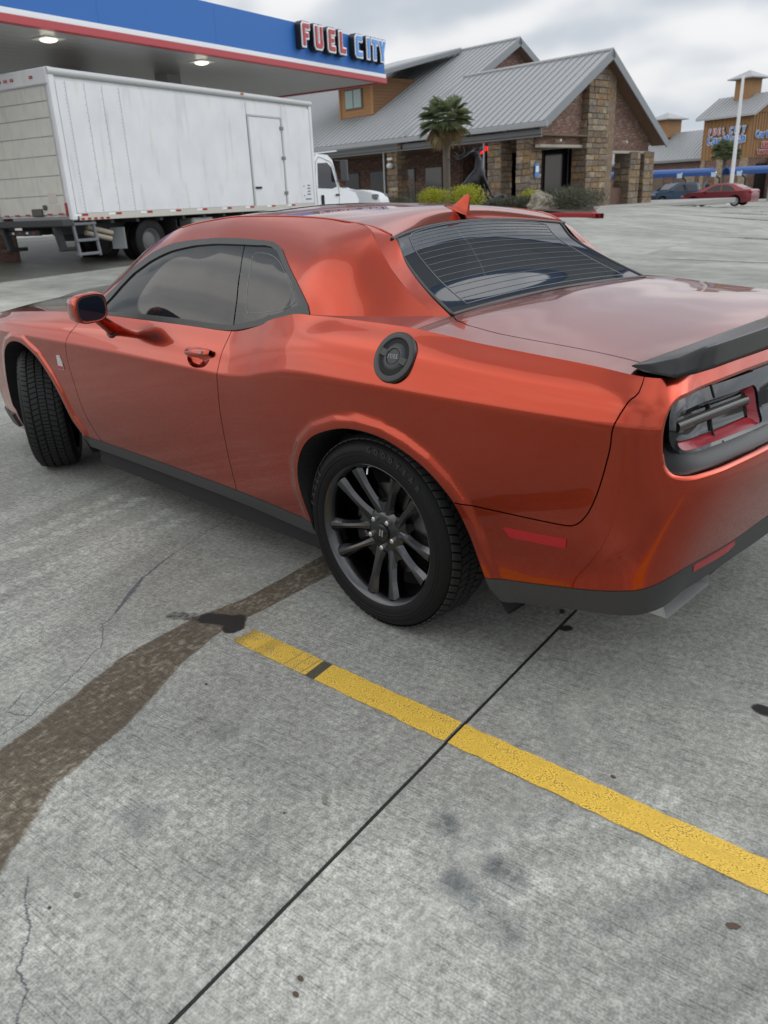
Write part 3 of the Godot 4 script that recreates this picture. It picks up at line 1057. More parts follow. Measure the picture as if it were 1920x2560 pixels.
	crown(car, "rear_window", top_rect, rear_glass, -.003, .0, .0625)
	var seal := MB.new()
	var path := []
	for q in dense(top_rect, .06): path.append(crown_at(q, -.003)[0])
	path.append(path[0])
	seal.tube(path, .006, 6, false)
	obj("window_seal", seal, rubber_trim, car)
	for k in 14:      # heating wires
		var w := lerpf(11.28, 13.62, k / 13.0)
		var mb := MB.new()
		path = []
		for u in 33:
			path.append(crown_at(Vector2(w, lerpf(-.80, .80, u / 32.0)), -.0018)[0])
		mb.tube(path, .0008, 4, false)
		obj("heating_wire", mb, wire_line, car)
	var border := MB.new()
	path = []
	for q in smooth_closed(pts([[11.42, -.815], [11.2, -.78], [11.12, -.66], [11.08, 0], [11.12, .66], [11.2, .78], [11.42, .815], [12.5, .812], [13.80, .81], [13.80, 0], [13.80, -.81], [12.5, -.812]]), [8, 10], 6): path.append(crown_at(q, -.0018)[0])
	path.append(path[0])
	border.tube(path, .0013, 4, false)
	obj("heater_border", border, pale_line, car)
	# the bevel between rear pillar and glass
	var ta := [[0.0, .42, 1.403, .569], [.1, .35, 1.3965, .576], [.2, .291, 1.377, .590], [.35, .233, 1.337, .621], [.6, .104, 1.232, .663], [.8, -.004, 1.162, .684], [1.0, -.155, 1.080, .705]]
	var tb := [[0.0, .415, 1.402, .5685], [.1, .30, 1.383, .558], [.2, .25, 1.366, .552], [.35, .213, 1.349, .549], [.6, .130, 1.262, .580], [.8, .0, 1.184, .629], [1.0, -.170, 1.100, .678]]
	for s in [1.0, -1.0]:
		var mb := MB.new()
		var rows := []
		for k in 41:
			var a := table(ta, k / 40.0)
			var b := table(tb, k / 40.0)
			var row := PackedVector3Array()
			for j in 5:
				var p := Vector3(a[0], a[1], -a[2]).lerp(Vector3(b[0], b[1], -b[2]), j / 4.0)
				row.append(p * Vector3(1, 1, s))
			rows.append(row)
		var nn := grid_normals(rows)
		for k in 40:
			for j in 4:
				var m := []
				for e in [[k, j], [k + 1, j], [k + 1, j + 1], [k, j + 1]]:
					var q: Vector3 = nn[e[0]][e[1]]
					if q.dot(Vector3(-.5, 1, -.2 * s)) < 0: q = -q
					m.append(q)
				mb.squad(rows[k][j], rows[k + 1][j], rows[k + 1][j + 1], rows[k][j + 1], m[0], m[1], m[2], m[3])
		obj("pillar_bevel", mb, paint, car)
		var ditch := MB.new()
		path = []
		for k in 30:
			var a := table(CROWN, lerpf(4.0, 10.9, k / 29.0))
			path.append(Vector3(a[0], a[1] + .0005, -a[2] * s))
		ditch.tube(path, .0035, 5, false)
		obj("roof_moulding", ditch, paint, car)
	# boot lid and the panels beside it, bonnet
	var us := lt
	var qs := lines(0, 1, 36)
	var lid_q := []
	for e in [[-.153, .661], [-.20, .700], [-.27, .727], [-.40, .738], [-.52, .738], [-.65, .733], [-.75, .735], [-.865, .740], [-.93, .742]]:
		var lo := -.4
		var hi := 1.1
		for k in 20:
			var m := (lo + hi) / 2.0
			if look(lt, lv, lp, ln, Vector2(m, 5.0))[0].x > e[0]: lo = m
			else: hi = m
		lid_q.append([lo, e[1] / -look(lt, lv, lp, ln, Vector2(lo, 5.0))[0].z])
	lid_q.append([1.13, 1.0])
	for s in [1.0, -1.0]:
		var f := func(q: Vector2) -> Array: return deck_at(q, s)
		var lid := pts(lid_q)
		lid.append_array(pts([[plan_t[-1], 1.0], [plan_t[-1], 0.0], [lid_q[0][0], 0.0]]))
		var mb := MB.new()
		panel(mb, lid, [], us, qs, f)
		edge(mb, dense(pts(lid_q), .02), f, .012)
		obj("boot_lid", mb, paint, car)
		var around := pts([[-.42, .0], [-.42, 1.0], [1.125, 1.0]])
		for k in range(lid_q.size() - 2, -1, -1): around.append(Vector2(lid_q[k][0], lid_q[k][1] + .006))
		around.append(Vector2(lid_q[0][0] - .01, 0.0))
		mb = MB.new()
		panel(mb, around, [], us, qs, f)
		obj("rear_deck", mb, paint, car)
		mb = MB.new()
		var hood := pts([[-2.17, .0], [-2.17, .86], [-2.6, .87], [-3.2, .88], [-3.7, .88], [-4.0, .85], [plan_t[0] + .02, .80], [plan_t[0] + .02, .0]])
		panel(mb, hood, [], us, qs, f)
		obj("bonnet", mb, gloss_hood, car)
		mb = MB.new()
		panel(mb, pts([[-2.17, .864], [-2.17, 1.0], [plan_t[0], 1.0], [plan_t[0], .804], [-4.0, .854], [-3.7, .884], [-3.2, .884], [-2.6, .874]]), [], us, qs, f)
		obj("fender_top", mb, paint, car)
		mb = MB.new()
		panel(mb, rect(-2.30, -2.16, 0.0, 1.0), [], us, qs, func(q: Vector2) -> Array: return deck_at(q, s, -.006))
		obj("cowl", mb, dark, car)
	coupe_tail(car, recess)
	coupe_details(car, handle_tv)
	coupe_wheels(car)

func coupe_tail(car: Node3D, recess: PackedVector2Array) -> void:
	# rolled edge of the recess, its floor and its back panel
	for s in [1.0, -1.0]:
		var mb := MB.new()
		var fl := Vector3(1, 1, s)
		var rows := []
		var m := recess.size()
		var ring := PackedVector2Array()
		for q in recess: ring.append(q)
		var steps := [[0.0, 0.0], [.004, .0012], [.009, .005], [.0125, .012], [.014, .026], [.015, .046]]
		for k in m:
			if ring[k].x > plan_t[-1] - .001 and (ring[k - 1].x > plan_t[-1] - .001 and ring[(k + 1) % m].x > plan_t[-1] - .001): continue
			var a = look(lt, lv, lp, ln, ring[k])
			var p0: Vector3 = look(lt, lv, lp, ln, ring[(k - 1 + m) % m])[0]
			var p1: Vector3 = look(lt, lv, lp, ln, ring[(k + 1) % m])[0]
			var along := p1 - p0
			if ring[k].x > plan_t[-1] - .001: along = Vector3(0, 0, 1) if ring[k].y > 3.0 else Vector3(0, 0, -1)
			var inw: Vector3 = a[1].cross(along).normalized()
			var c: Vector3 = look(lt, lv, lp, ln, Vector2(maxf(ring[k].x, 1.0), side_v(ring[k].x, .88)))[0] - a[0]
			if ring[k].x < 1.07: c = look(lt, lv, lp, ln, Vector2(1.2, side_v(1.2, .88)))[0] - a[0]
			if inw.dot(c) < 0.0: inw = -inw
			var row := PackedVector3Array()
			for e in steps: row.append((a[0] + inw * e[0] - a[1] * e[1]) * fl)
			rows.append(row)
		var nn := grid_normals(rows)
		for k in rows.size() - 1:
			if rows[k][0].distance_to(rows[k + 1][0]) > .12: continue
			for j in 5:
				mb.squad(rows[k][j], rows[k + 1][j], rows[k + 1][j + 1], rows[k][j + 1], nn[k][j], nn[k + 1][j], nn[k + 1][j + 1], nn[k][j + 1])
		obj("recess_lip", mb, paint, car)
		mb = MB.new()
		var f := func(q: Vector2) -> Array: return look(lt, lv, lp, ln, q, -.046, s)
		var big := to_tv(pts([[1.00, 1.012], [1.95, 1.012], [1.95, .772], [1.00, .772]]))
		panel(mb, big, [], lt, lv, f)
		obj("tail_panel", mb, tail_black, car)
		# the lamp: bezel, glowing band, smoked middle
		var round_box := func(t0: float, t1: float, y0: float, y1: float, rl: float, rr: float) -> PackedVector2Array:
			var o := PackedVector2Array()
			for e in [[t0 + rl, y1 - rl, rl, PI / 2, PI], [t0 + rl, y0 + rl, rl, PI, PI * 1.5], [t1 - rr, y0 + rr, rr, PI * 1.5, TAU], [t1 - rr, y1 - rr, rr, 0.0, PI / 2]]:
				for k in 7: o.append(Vector2(e[0], e[1]) + Vector2(cos(lerpf(e[3], e[4], k / 6.0)), sin(lerpf(e[3], e[4], k / 6.0))) * e[2])
			return o
		var o1: PackedVector2Array = round_box.call(1.052, 1.545, .842, .985, .055, .03)
		var o2: PackedVector2Array = round_box.call(1.075, 1.530, .850, .950, .040, .024)
		var o3: PackedVector2Array = round_box.call(1.090, 1.505, .874, .940, .026, .012)
		var lamp := MB.new()
		var tv1 := to_tv(o1)
		var tv2 := to_tv(o2)
		var hf := func(h: float) -> Callable: return func(q: Vector2) -> Array: return look(lt, lv, lp, ln, q, h, s)
		panel(lamp, tv1, [tv2], lt, lv, hf.call(-.006))
		edge(lamp, tv1, hf.call(-.006), .040)
		edge(lamp, tv2, hf.call(-.006), .012)
		var lm := obj("tail_lamp", lamp, gloss_black, car)
		var red := MB.new()      # the band slopes inwards from the bezel
		var inner := MB.new()
		var k2 := dense(o2, .02)
		var n2 := k2.size()
		for k in n2:
			var quadp := []
			for e in [k, (k + 1) % n2]:
				var q := k2[e]
				var c := Vector2(clampf(q.x, 1.116, 1.493), clampf(q.y, .886, .928))
				var inside := q.move_toward(c, .022)
				if q.x < 1.1: inside = q.move_toward(c, .012)
				quadp.append([side_at(q.x, q.y, -.014)[0], side_at(inside.x, inside.y, -.034)[0]])
			var qm := (k2[k] + k2[(k + 1) % n2]) / 2.0
			var lit: bool = qm.y < .872 or qm.x > 1.508
			(red if lit else inner).quad(quadp[0][0] * fl, quadp[1][0] * fl, quadp[1][1] * fl, quadp[0][1] * fl, Vector3(-1, .3, 0))
		obj("red_band", red, lamp_red, lm)
		obj("lamp_inner", inner, gloss_black, lm)
		var mid := MB.new()
		panel(mid, to_tv(o3), [], lt, lv, hf.call(-.030))
		obj("smoked_lens", mid, smoke, lm)
		for e in [[.912, .016, .008]]:
			var bar := MB.new()
			path_bar(bar, 1.10, 1.495, e[0], -.022 - e[2], e[1], fl)
			obj("light_bar", bar, lamp_bar, lm)
		var cut := MB.new()
		var jp := []
		for q in 15:
			var y := lerpf(.843, .985, q / 14.0)
			var dip := -.0055 if y < .852 or y > .951 else -.026
			jp.append(side_at(1.283 + .009 * sin(PI * q / 14.0), y, dip)[0] * fl)
		cut.tube(jp, .0035, 6)
		obj("lamp_joint", cut, dark, lm)
		if s > 0:
			var tape := MB.new()
			panel(tape, to_tv(pts([[1.556, .985], [1.95, .985], [1.95, .85], [1.556, .842]])), [], lt, lv, hf.call(-.022))
			obj("centre_panel", tape, gloss_black, car)
		else:
			var tape := MB.new()
			panel(tape, to_tv(pts([[1.556, .985], [1.95, .985], [1.95, .85], [1.556, .842]])), [], lt, lv, hf.call(-.022))
			obj("centre_panel", tape, gloss_black, car)
		# marker, reflector, exhaust
		mb = MB.new()
		var mk := to_tv(pts([[.578, .556], [.789, .573], [.786, .544], [.600, .530]]))
		panel(mb, mk, [], lt, lv, hf.call(.003))
		edge(mb, mk, hf.call(.003), .006)
		obj("side_marker", mb, marker_red, car)
		mb = MB.new()
		mk = to_tv(pts([[1.205, .498], [1.412, .513], [1.425, .496], [1.40, .480], [1.22, .470]]))
		panel(mb, mk, [], lt, lv, hf.call(.002))
		edge(mb, mk, hf.call(.002), .006)
		obj("rear_reflector", mb, marker_red, car)
		mb = MB.new()
		for e in [[.078, .0, 0.0], [.072, .0, .006]]: pass
		var sec := pts([[-.145, -.034], [.145, -.034], [.165, .034], [.15, .046], [-.15, .046], [-.165, .034]])
		var ins := Geometry2D.offset_polygon(sec, -.006)[0]
		var xa := -.80
		for pair in [[sec, 1.0], [ins, -1.0]]:
			var pl: PackedVector2Array = pair[0]
			for k in pl.size():
				var a := pl[k]; var b := pl[(k + 1) % pl.size()]
				var fx := func(q: Vector2) -> float: return -.988 + .25 * (q.y + .034)
				var c0 := Vector3(xa, .318 + a.y, (-.54 + a.x) * s); var c1 := Vector3(xa, .318 + b.y, (-.54 + b.x) * s)
				var e0 := Vector3(fx.call(a), .318 + a.y, (-.54 + a.x) * s); var e1 := Vector3(fx.call(b), .318 + b.y, (-.54 + b.x) * s)
				mb.quad(c0, c1, e1, e0, (c0 + c1) / 2.0 - Vector3(xa, .318, -.54 * s))
		obj("exhaust_tip", mb, chrome, car)
	var fnt := bold(false, .2)
	for k in 5:
		var u := (k - 2) * .150
		var tt := plan_t[-1] - absf(u)
		var P = look(lt, lv, lp, ln, Vector2(tt, side_v(tt, .905)), -.019, 1.0 if u <= 0 else -1.0)
		put_letters(car, "tail_letter", letters("DODGE"[k], .030, .005, fnt), pale_metal, frame_on(P[0], P[1]))
	# spoiler: front edge, crest and lower edge of each section, outermost first
	var st := [[[-.885, 1.052, .823], [-.885, 1.053, .824], [-.888, 1.049, .824]],
		[[-.884, 1.052, .806], [-.945, 1.065, .826], [-.955, 1.038, .828]],
		[[-.884, 1.052, .77], [-1.0, 1.081, .795], [-1.006, 1.032, .816]],
		[[-.884, 1.053, .71], [-1.038, 1.103, .742], [-1.034, 1.038, .765]],
		[[-.885, 1.054, .66], [-1.051, 1.107, .69], [-1.052, 1.043, .70]],
		[[-.887, 1.056, .50], [-1.060, 1.109, .50], [-1.062, 1.045, .50]],
		[[-.888, 1.060, .25], [-1.068, 1.112, .25], [-1.070, 1.049, .25]],
		[[-.888, 1.062, 0.0], [-1.070, 1.113, 0.0], [-1.072, 1.050, 0.0]]]
	var all := st.duplicate()
	for k in range(st.size() - 2, -1, -1):
		var r := []
		for q in st[k]: r.append([q[0], q[1], -q[2]])
		all.append(r)
	var sp := MB.new()
	var rows := []
	for r in all:
		var F := Vector3(r[0][0], r[0][1], -r[0][2]); var C := Vector3(r[1][0], r[1][1], -r[1][2]); var B := Vector3(r[2][0], r[2][1], -r[2][2])
		var tall := C.distance_to(B)
		var up := (C - F).normalized()
		var dn := (B - C).normalized()
		var sz := clampf(C.distance_to(F) / .12, .02, 1.0)
		var row := PackedVector3Array([F - Vector3(0, .012 * sz, 0), F])
		for k in range(1, 7): row.append(F.lerp(C, k / 7.0) - Vector3(0, .006 * sin(PI * k / 7.0) * sz, 0))
		var e := .006 * minf(sz, clampf(tall / .05, .02, 1.0))
		row.append(C - up * e); row.append(C - up * e * .3 + dn * e * .3); row.append(C + dn * e)
		for k in range(1, 5): row.append((C + dn * e).lerp(B, k / 4.0))
		row.append(B + Vector3(.022, .001, 0) * sz)
		row.append(B + Vector3(.05, .004, 0) * sz)
		rows.append(row)
	var fine := []
	for k in rows.size() - 1:
		for q in 4:
			var row := PackedVector3Array()
			for j in rows[k].size(): row.append(rows[k][j].lerp(rows[k + 1][j], q / 4.0))
			fine.append(row)
	fine.append(rows[-1])
	var sn := grid_normals(fine)
	var face := signf(sn[fine.size() / 2][5].y)
	for k in fine.size() - 1:
		for j in fine[0].size() - 1:
			var N := []
			for e in [[k, j], [k + 1, j], [k + 1, j + 1], [k, j + 1]]:
				N.append(sn[e[0]][e[1]] * face)
			sp.squad(fine[k][j], fine[k + 1][j], fine[k + 1][j + 1], fine[k][j + 1], N[0], N[1], N[2], N[3])
	obj("rear_spoiler", sp, satin_black, car)

func path_bar(mb: MB, t0: float, t1: float, y: float, off: float, r: float, fl: Vector3) -> void:
	var a: Vector3 = side_at(t0, y, off)[0] * fl
	var b: Vector3 = side_at(t1, y, off)[0] * fl
	var m: Vector3 = side_at((t0 + t1) / 2.0, y, off)[0] * fl
	var p := []
	for k in 15:
		var f := k / 14.0
		p.append(a * (1 - f) * (1 - 2 * f) + m * 4 * f * (1 - f) + b * f * (2 * f - 1))
	mb.tube(p, r, 10)

func coupe_details(car: Node3D, handle_tv: PackedVector2Array) -> void:
	for s in [1.0, -1.0]:
		var fl := Vector3(1, 1, s)
		# door handle: bowl, grip and key lock
		var bowl := MB.new()
		var c := Vector2.ZERO
		for q in handle_tv: c += q / handle_tv.size()
		var rows := []
		for e in [[1.0, 0.0], [.94, .008], [.82, .016], [.55, .023], [.05, .026]]:
			var row := PackedVector3Array()
			for k in handle_tv.size() + 1: row.append(look(lt, lv, lp, ln, c + (handle_tv[k % handle_tv.size()] - c) * e[0], -e[1], s)[0])
			rows.append(row)
		var nn := grid_normals(rows)
		for i in 4:
			for j in rows[0].size() - 1: bowl.squad(rows[i][j], rows[i][j + 1], rows[i + 1][j + 1], rows[i + 1][j], nn[i][j], nn[i][j + 1], nn[i + 1][j + 1], nn[i + 1][j])
		var hb := obj("handle_bowl", bowl, paint, car)
		var grip := MB.new()
		rows = []
		for k in 19:
			var f := k / 18.0
			var t := lerpf(-1.122, -.940, f)
			var y := lerpf(.905, .914, f)
			var bow := .017 * pow(sin(PI * clampf(f * .94 + .03, 0, 1)), .28)
			var hh := lerpf(.0175, .0165, f) * pow(sin(PI * clampf(f * .96 + .02, 0, 1)), .14)
			var row := PackedVector3Array()
			for a in 13:
				var an := TAU * a / 12.0
				var P = side_at(t, y + hh * cos(an), bow + .009 * sin(an))
				row.append(P[0] * fl)
			rows.append(row)
		nn = grid_normals(rows)
		for i in rows.size() - 1:
			for j in 12: grip.squad(rows[i][j], rows[i + 1][j], rows[i + 1][j + 1], rows[i][j + 1], nn[i][j], nn[i + 1][j], nn[i + 1][j + 1] if j < 11 else nn[i + 1][0], nn[i][j + 1] if j < 11 else nn[i][0])
		var hd := obj("door_handle", grip, paint, car)
		if s > 0:
			var lock := MB.new()
			var P = side_at(-.985, .910, .0265)
			lock.lathe([Vector2(0, .002), Vector2(.0075, .002), Vector2(.0085, -.004)], 20, Transform3D(Basis(P[1].cross(Vector3.RIGHT).normalized(), P[1], Vector3.RIGHT), P[0]))
			obj("key_lock", lock, pale_line, hd)
		# emblem on the wing, plain
		var em := MB.new()
		var E = side_at(-2.362, .735, .001)
		em.prism(pts([[-.028, -.038], [.030, -.038], [.026, .0], [.008, .038], [-.024, .036]]), 0, .004, Transform3D(frame_on(E[0], E[1]).basis, E[0]))
		var emo := obj("wing_emblem", em, chrome, car)
		emo.scale = Vector3(1, 1, s)
		em = MB.new()
		em.prism(pts([[-.024, -.036], [.026, -.036], [.025, -.020], [-.024, -.020]]), .004, .006, frame_on(E[0], E[1]))
		obj("emblem_bar", em, marker_red, emo)
		# mirror
		var mir := MB.new()
		rows = []
		var secs := [[1.694, .0685, .058, 0.0], [1.690, .073, .0625, 0.0], [1.700, .078, .067, 0.0], [1.735, .081, .068, .001], [1.785, .074, .062, .0], [1.83, .056, .048, -.002], [1.856, .030, .028, -.004], [1.862, .004, .004, -.005]]
		for e in secs:
			var row := PackedVector3Array()
			for a in 33:
				var an := TAU * a / 32.0
				var ca := cos(an); var sa := sin(an)
				var w := Vector2(signf(ca) * pow(absf(ca), .62) * e[1], signf(sa) * pow(absf(sa), .62) * e[2])
				row.append(Vector3(e[0] + .10 * w.x * 0.25, 1.068 + e[3] + w.y - w.x * .05, -(1.022 + w.x)) * fl)
			rows.append(row)
		nn = grid_normals(rows)
		for i in rows.size() - 1:
			for j in 32: mir.squad(rows[i][j], rows[i + 1][j], rows[i + 1][j + 1], rows[i][j + 1], nn[i][j], nn[i + 1][j], nn[i + 1][j + 1] if j < 31 else nn[i + 1][0], nn[i][j + 1] if j < 31 else nn[i][0])
		var mo := obj("door_mirror", mir, paint, car)
		mir = MB.new()
		for k in range(1, 31): mir.flat(rows[0][0], rows[0][k], rows[0][k + 1], Vector3(-1, 0, 0))
		var shell := obj("mirror_bezel", mir, trim_black, mo)
		mir = MB.new()
		var face := []
		for a in 32:
			var an := TAU * a / 32.0
			var ca := cos(an); var sa := sin(an)
			var w := Vector2(signf(ca) * pow(absf(ca), .62) * .062, signf(sa) * pow(absf(sa), .62) * .052)
			face.append(Vector3(1.6915 + .025 * w.x, 1.068 + w.y - w.x * .05, -(1.022 + w.x)) * fl)
		for k in range(1, 31): mir.flat(face[0], face[k], face[k + 1], Vector3(-1, 0, 0))
		obj("mirror_glass", mir, mirror_glass, mo)
		mir = MB.new()
		mir.tube([Vector3(1.80, .935, -.872) * fl, Vector3(1.795, .965, -.905) * fl, Vector3(1.775, .995, -.945) * fl, Vector3(1.76, 1.03, -.985) * fl], [.036, .030, .026, .026], 14)
		obj("mirror_arm", mir, paint, mo)
		mir = MB.new()
		mir.tube([Vector3(1.803, .930, -.868) * fl, Vector3(1.800, .945, -.884) * fl], [.042, .040], 16)
		obj("mirror_gasket", mir, trim_black, mo)
		if s < 0: continue
		# fuel filler
		var P = side_at(.136, 1.014)
		var fr := frame_on(P[0], P[1])
		var turn := fr * Transform3D(Basis(Vector3(1, 0, 0), Vector3(0, 0, 1), Vector3(0, -1, 0)), Vector3())
		var ff := MB.new()
		ff.lathe([Vector2(.055, -.012), Vector2(.058, .002), Vector2(.063, .0075), Vector2(.076, .0085), Vector2(.0815, .006), Vector2(.084, -.004)], 56, turn, 0, TAU, .7)
		var fo := obj("fuel_door_ring", ff, satin_black, car)
		ff = MB.new()
		ff.lathe([Vector2(.0, .0035), Vector2(.060, .0035)], 40, turn)
		obj("fuel_well", ff, dark, fo)
		ff = MB.new()
		ff.lathe([Vector2(.0, .008), Vector2(.023, .0078), Vector2(.0245, .006), Vector2(.027, .006), Vector2(.0285, .009), Vector2(.036, .0085), Vector2(.046, .003), Vector2(.050, -.010)], 48, turn, 0, TAU, .5)
		obj("fuel_cap", ff, satin_black, fo)
		ff = MB.new()
		for e in [[-1, 2.9], [1, -.25]]:
			var d := Vector3(cos(e[1]), sin(e[1]), 0)
			ff.box(fr * (d * .045 + Vector3(0, 0, .004)), Vector3(.034, .026, .012), fr.basis * Basis(Vector3(0, 0, 1), e[1]), .003)
		obj("fuel_cap_grip", ff, satin_black, fo)
		put_letters(fo, "fuel_letters", letters("FUEL", .0125, .0015, bold(true, .2)), pale_line, fr * Transform3D(Basis(), Vector3(0, 0, .0088)))
	# roof aerial
	var fin := MB.new()
	var rows := []
	for k in 25:
		var f := k / 24.0
		var x := lerpf(.448, .312, f)
		var base := lerpf(1.4405, 1.405, pow(f, 1.6)) - .004
		var wide := .023 * pow(sin(PI * clampf(f * .80 + .02, 0, 1)), .6)
		var dome := .016 * pow(sin(PI * clampf(f * .72 + .02, 0, 1)), .7)
		var blade := .066 * pow(smoothstep(.30, 1.0, f), 1.15)
		var row := PackedVector3Array()
		for e in [[-1.0, .0], [-.97, .35], [-.78, .72], [-.45, .93]]: row.append(Vector3(x, base + dome * e[1], wide * e[0]))
		var top := base + dome
		for e in [[-.0045, .06], [-.0035, .5], [-.0022, .94], [0.0, 1.0], [.0022, .94], [.0035, .5], [.0045, .06]]: row.append(Vector3(x - .006 * e[1] * blade / .06, top + maxf(blade, .0) * e[1], e[0] * (1.0 if blade > .004 else .6 + 2.0 * (1.0 - e[1]))))
		for e in [[.45, .93], [.78, .72], [.97, .35], [1.0, .0]]: row.append(Vector3(x, base + dome * e[1], wide * e[0]))
		rows.append(row)
	var nn := grid_normals(rows)
	for i in rows.size() - 1:
		for j in 14: fin.squad(rows[i][j], rows[i + 1][j], rows[i + 1][j + 1], rows[i][j + 1], nn[i][j], nn[i + 1][j], nn[i + 1][j + 1], nn[i][j + 1])
	for j in range(1, 14): fin.flat(rows[-1][0], rows[-1][j], rows[-1][j + 1], Vector3(-1, 0, 0))
	obj("roof_aerial", fin, paint, car)
	# cabin
	var cab := MB.new()
	cab.box(Vector3(1.1, .62, 0), Vector3(2.6, .06, 1.5))
	cab.box(Vector3(.12, 1.04, 0), Vector3(.52, .04, 1.30))
	cab.box(Vector3(2.16, .86, 0), Vector3(.42, .22, 1.46), Basis(), .04)
	obj("cabin_floor", cab, dark, car)
	for z in [-.38, .38]:
		var seat := MB.new()
		seat.box(Vector3(1.20, .72, z), Vector3(.52, .16, .50), Basis(), .05)
		seat.box(Vector3(.90, .98, z), Vector3(.14, .56, .48), Basis(Vector3(0, 0, 1), .22), .05)
		seat.box(Vector3(.80, 1.26, z), Vector3(.10, .17, .26), Basis(Vector3(0, 0, 1), .15), .04)
		obj("seat", seat, cloth_black, car)
	var sw := MB.new()
	var ring := []
	for k in 33:
		var a := TAU * k / 32.0
		ring.append(Vector3(1.66 + .06 * cos(a), .965 + .178 * cos(a), -.40 + .185 * sin(a)))
	sw.tube(ring, .017, 8, false)
	sw.tube([Vector3(1.70, .95, -.40), Vector3(1.95, .88, -.40)], .04, 10)
	sw.box(Vector3(1.68, .955, -.40), Vector3(.03, .05, .32), Basis(Vector3(0, 0, 1), -.3), .01)
	obj("steering_wheel", sw, cloth_black, car)

func coupe_wheels(car: Node3D) -> void:
	var w := make_wheel()
	car.add_child(w)
	var txt := bold(false, .2)
	var places := [[0.0, -.81, 0.0], [2.99, -.775, 29.0], [0.0, .81, 180.0], [2.99, .775, 180.0 + 29.0]]
	for k in 4:
		var o: Node3D = w if k == 0 else w.duplicate()
		if k: car.add_child(o, true)
		o.position = Vector3(places[k][0], .3625, places[k][1])
		o.rotation_degrees.y = -places[k][2] if k == 1 or k == 3 else places[k][2]
		o.name = "wheel" if k == 0 else "wheel_%03d" % k
	for k in 2:
		var cal := MB.new()
		var c := Vector3(0.0 if k == 0 else 2.9, .3625, -.79)
		cal.prism(pts([[.085, -.115], [.175, -.07], [.185, .0], [.165, .06], [.10, .055], [.10, -.02], [.06, -.08]]), -.028, .05, Transform3D(Basis(), c + Vector3(0, -.02, -.02)), true)
		if k == 0:
			var co := obj("brake_caliper", cal, satin_black, car)
			put_letters(co, "caliper_letters", letters("brembo", .016, .001, txt), pale_line, Transform3D(Basis(Vector3(0, 0, -1), -1.25) * Basis(Vector3(-1, 0, 0), Vector3(0, 1, 0), Vector3(0, 0, -1)), c + Vector3(.135, -.045, -.0485)))

# ------------------------------------------------------------------ the forecourt
const JX := Vector2(.98907, -.14745)     # across the slabs, on the ground (x, z)
const JZ := Vector2(.14745, .98907)      # along the near joint
const SLAB_W := 4.81
const SLAB_L := 6.0
const SLAB_0 := Vector2(-.433, -4.25)    # corner of the slab under the car, in slab axes

func high(x: float, z: float) -> float:      # the lot rises towards the pumps and the store
	var r := Vector2(maxf(x, -2.0), z).length()
	return .66 * smoothstep(6.0, 27.0, r) * (1.0 - smoothstep(42.0, 58.0, z)) * smoothstep(-5.0, 5.0, x + 1.86 - .44 * (z + 2.71))

func ground_n(x: float, z: float) -> Vector3:
	return Vector3(high(x - .5, z) - high(x + .5, z), 1.0, high(x, z - .5) - high(x, z + .5)).normalized()

func slab_point(u: float, v: float) -> Vector3:
	var p := JX * u + JZ * v
	return Vector3(p.x, high(p.x, p.y), p.y)

func stroke(im: PackedFloat32Array, w: int, h: int, path: Array, r0: float, r1: float, val: float) -> void:      # a soft line of darkening into a coarse mask
	for k in path.size() - 1:
		var a: Vector2 = path[k]; var b: Vector2 = path[k + 1]
		var lo := a.min(b) - Vector2.ONE * r1
		var hi := a.max(b) + Vector2.ONE * r1
		for y in range(maxi(0, int(lo.y)), mini(h, int(hi.y) + 1)):
			for x in range(maxi(0, int(lo.x)), mini(w, int(hi.x) + 1)):
				var d := Geometry2D.get_closest_point_to_segment(Vector2(x, y), a, b).distance_to(Vector2(x, y))
				if d < r1: im[y * w + x] = maxf(im[y * w + x], val * (1.0 - smoothstep(r0, r1, d)))

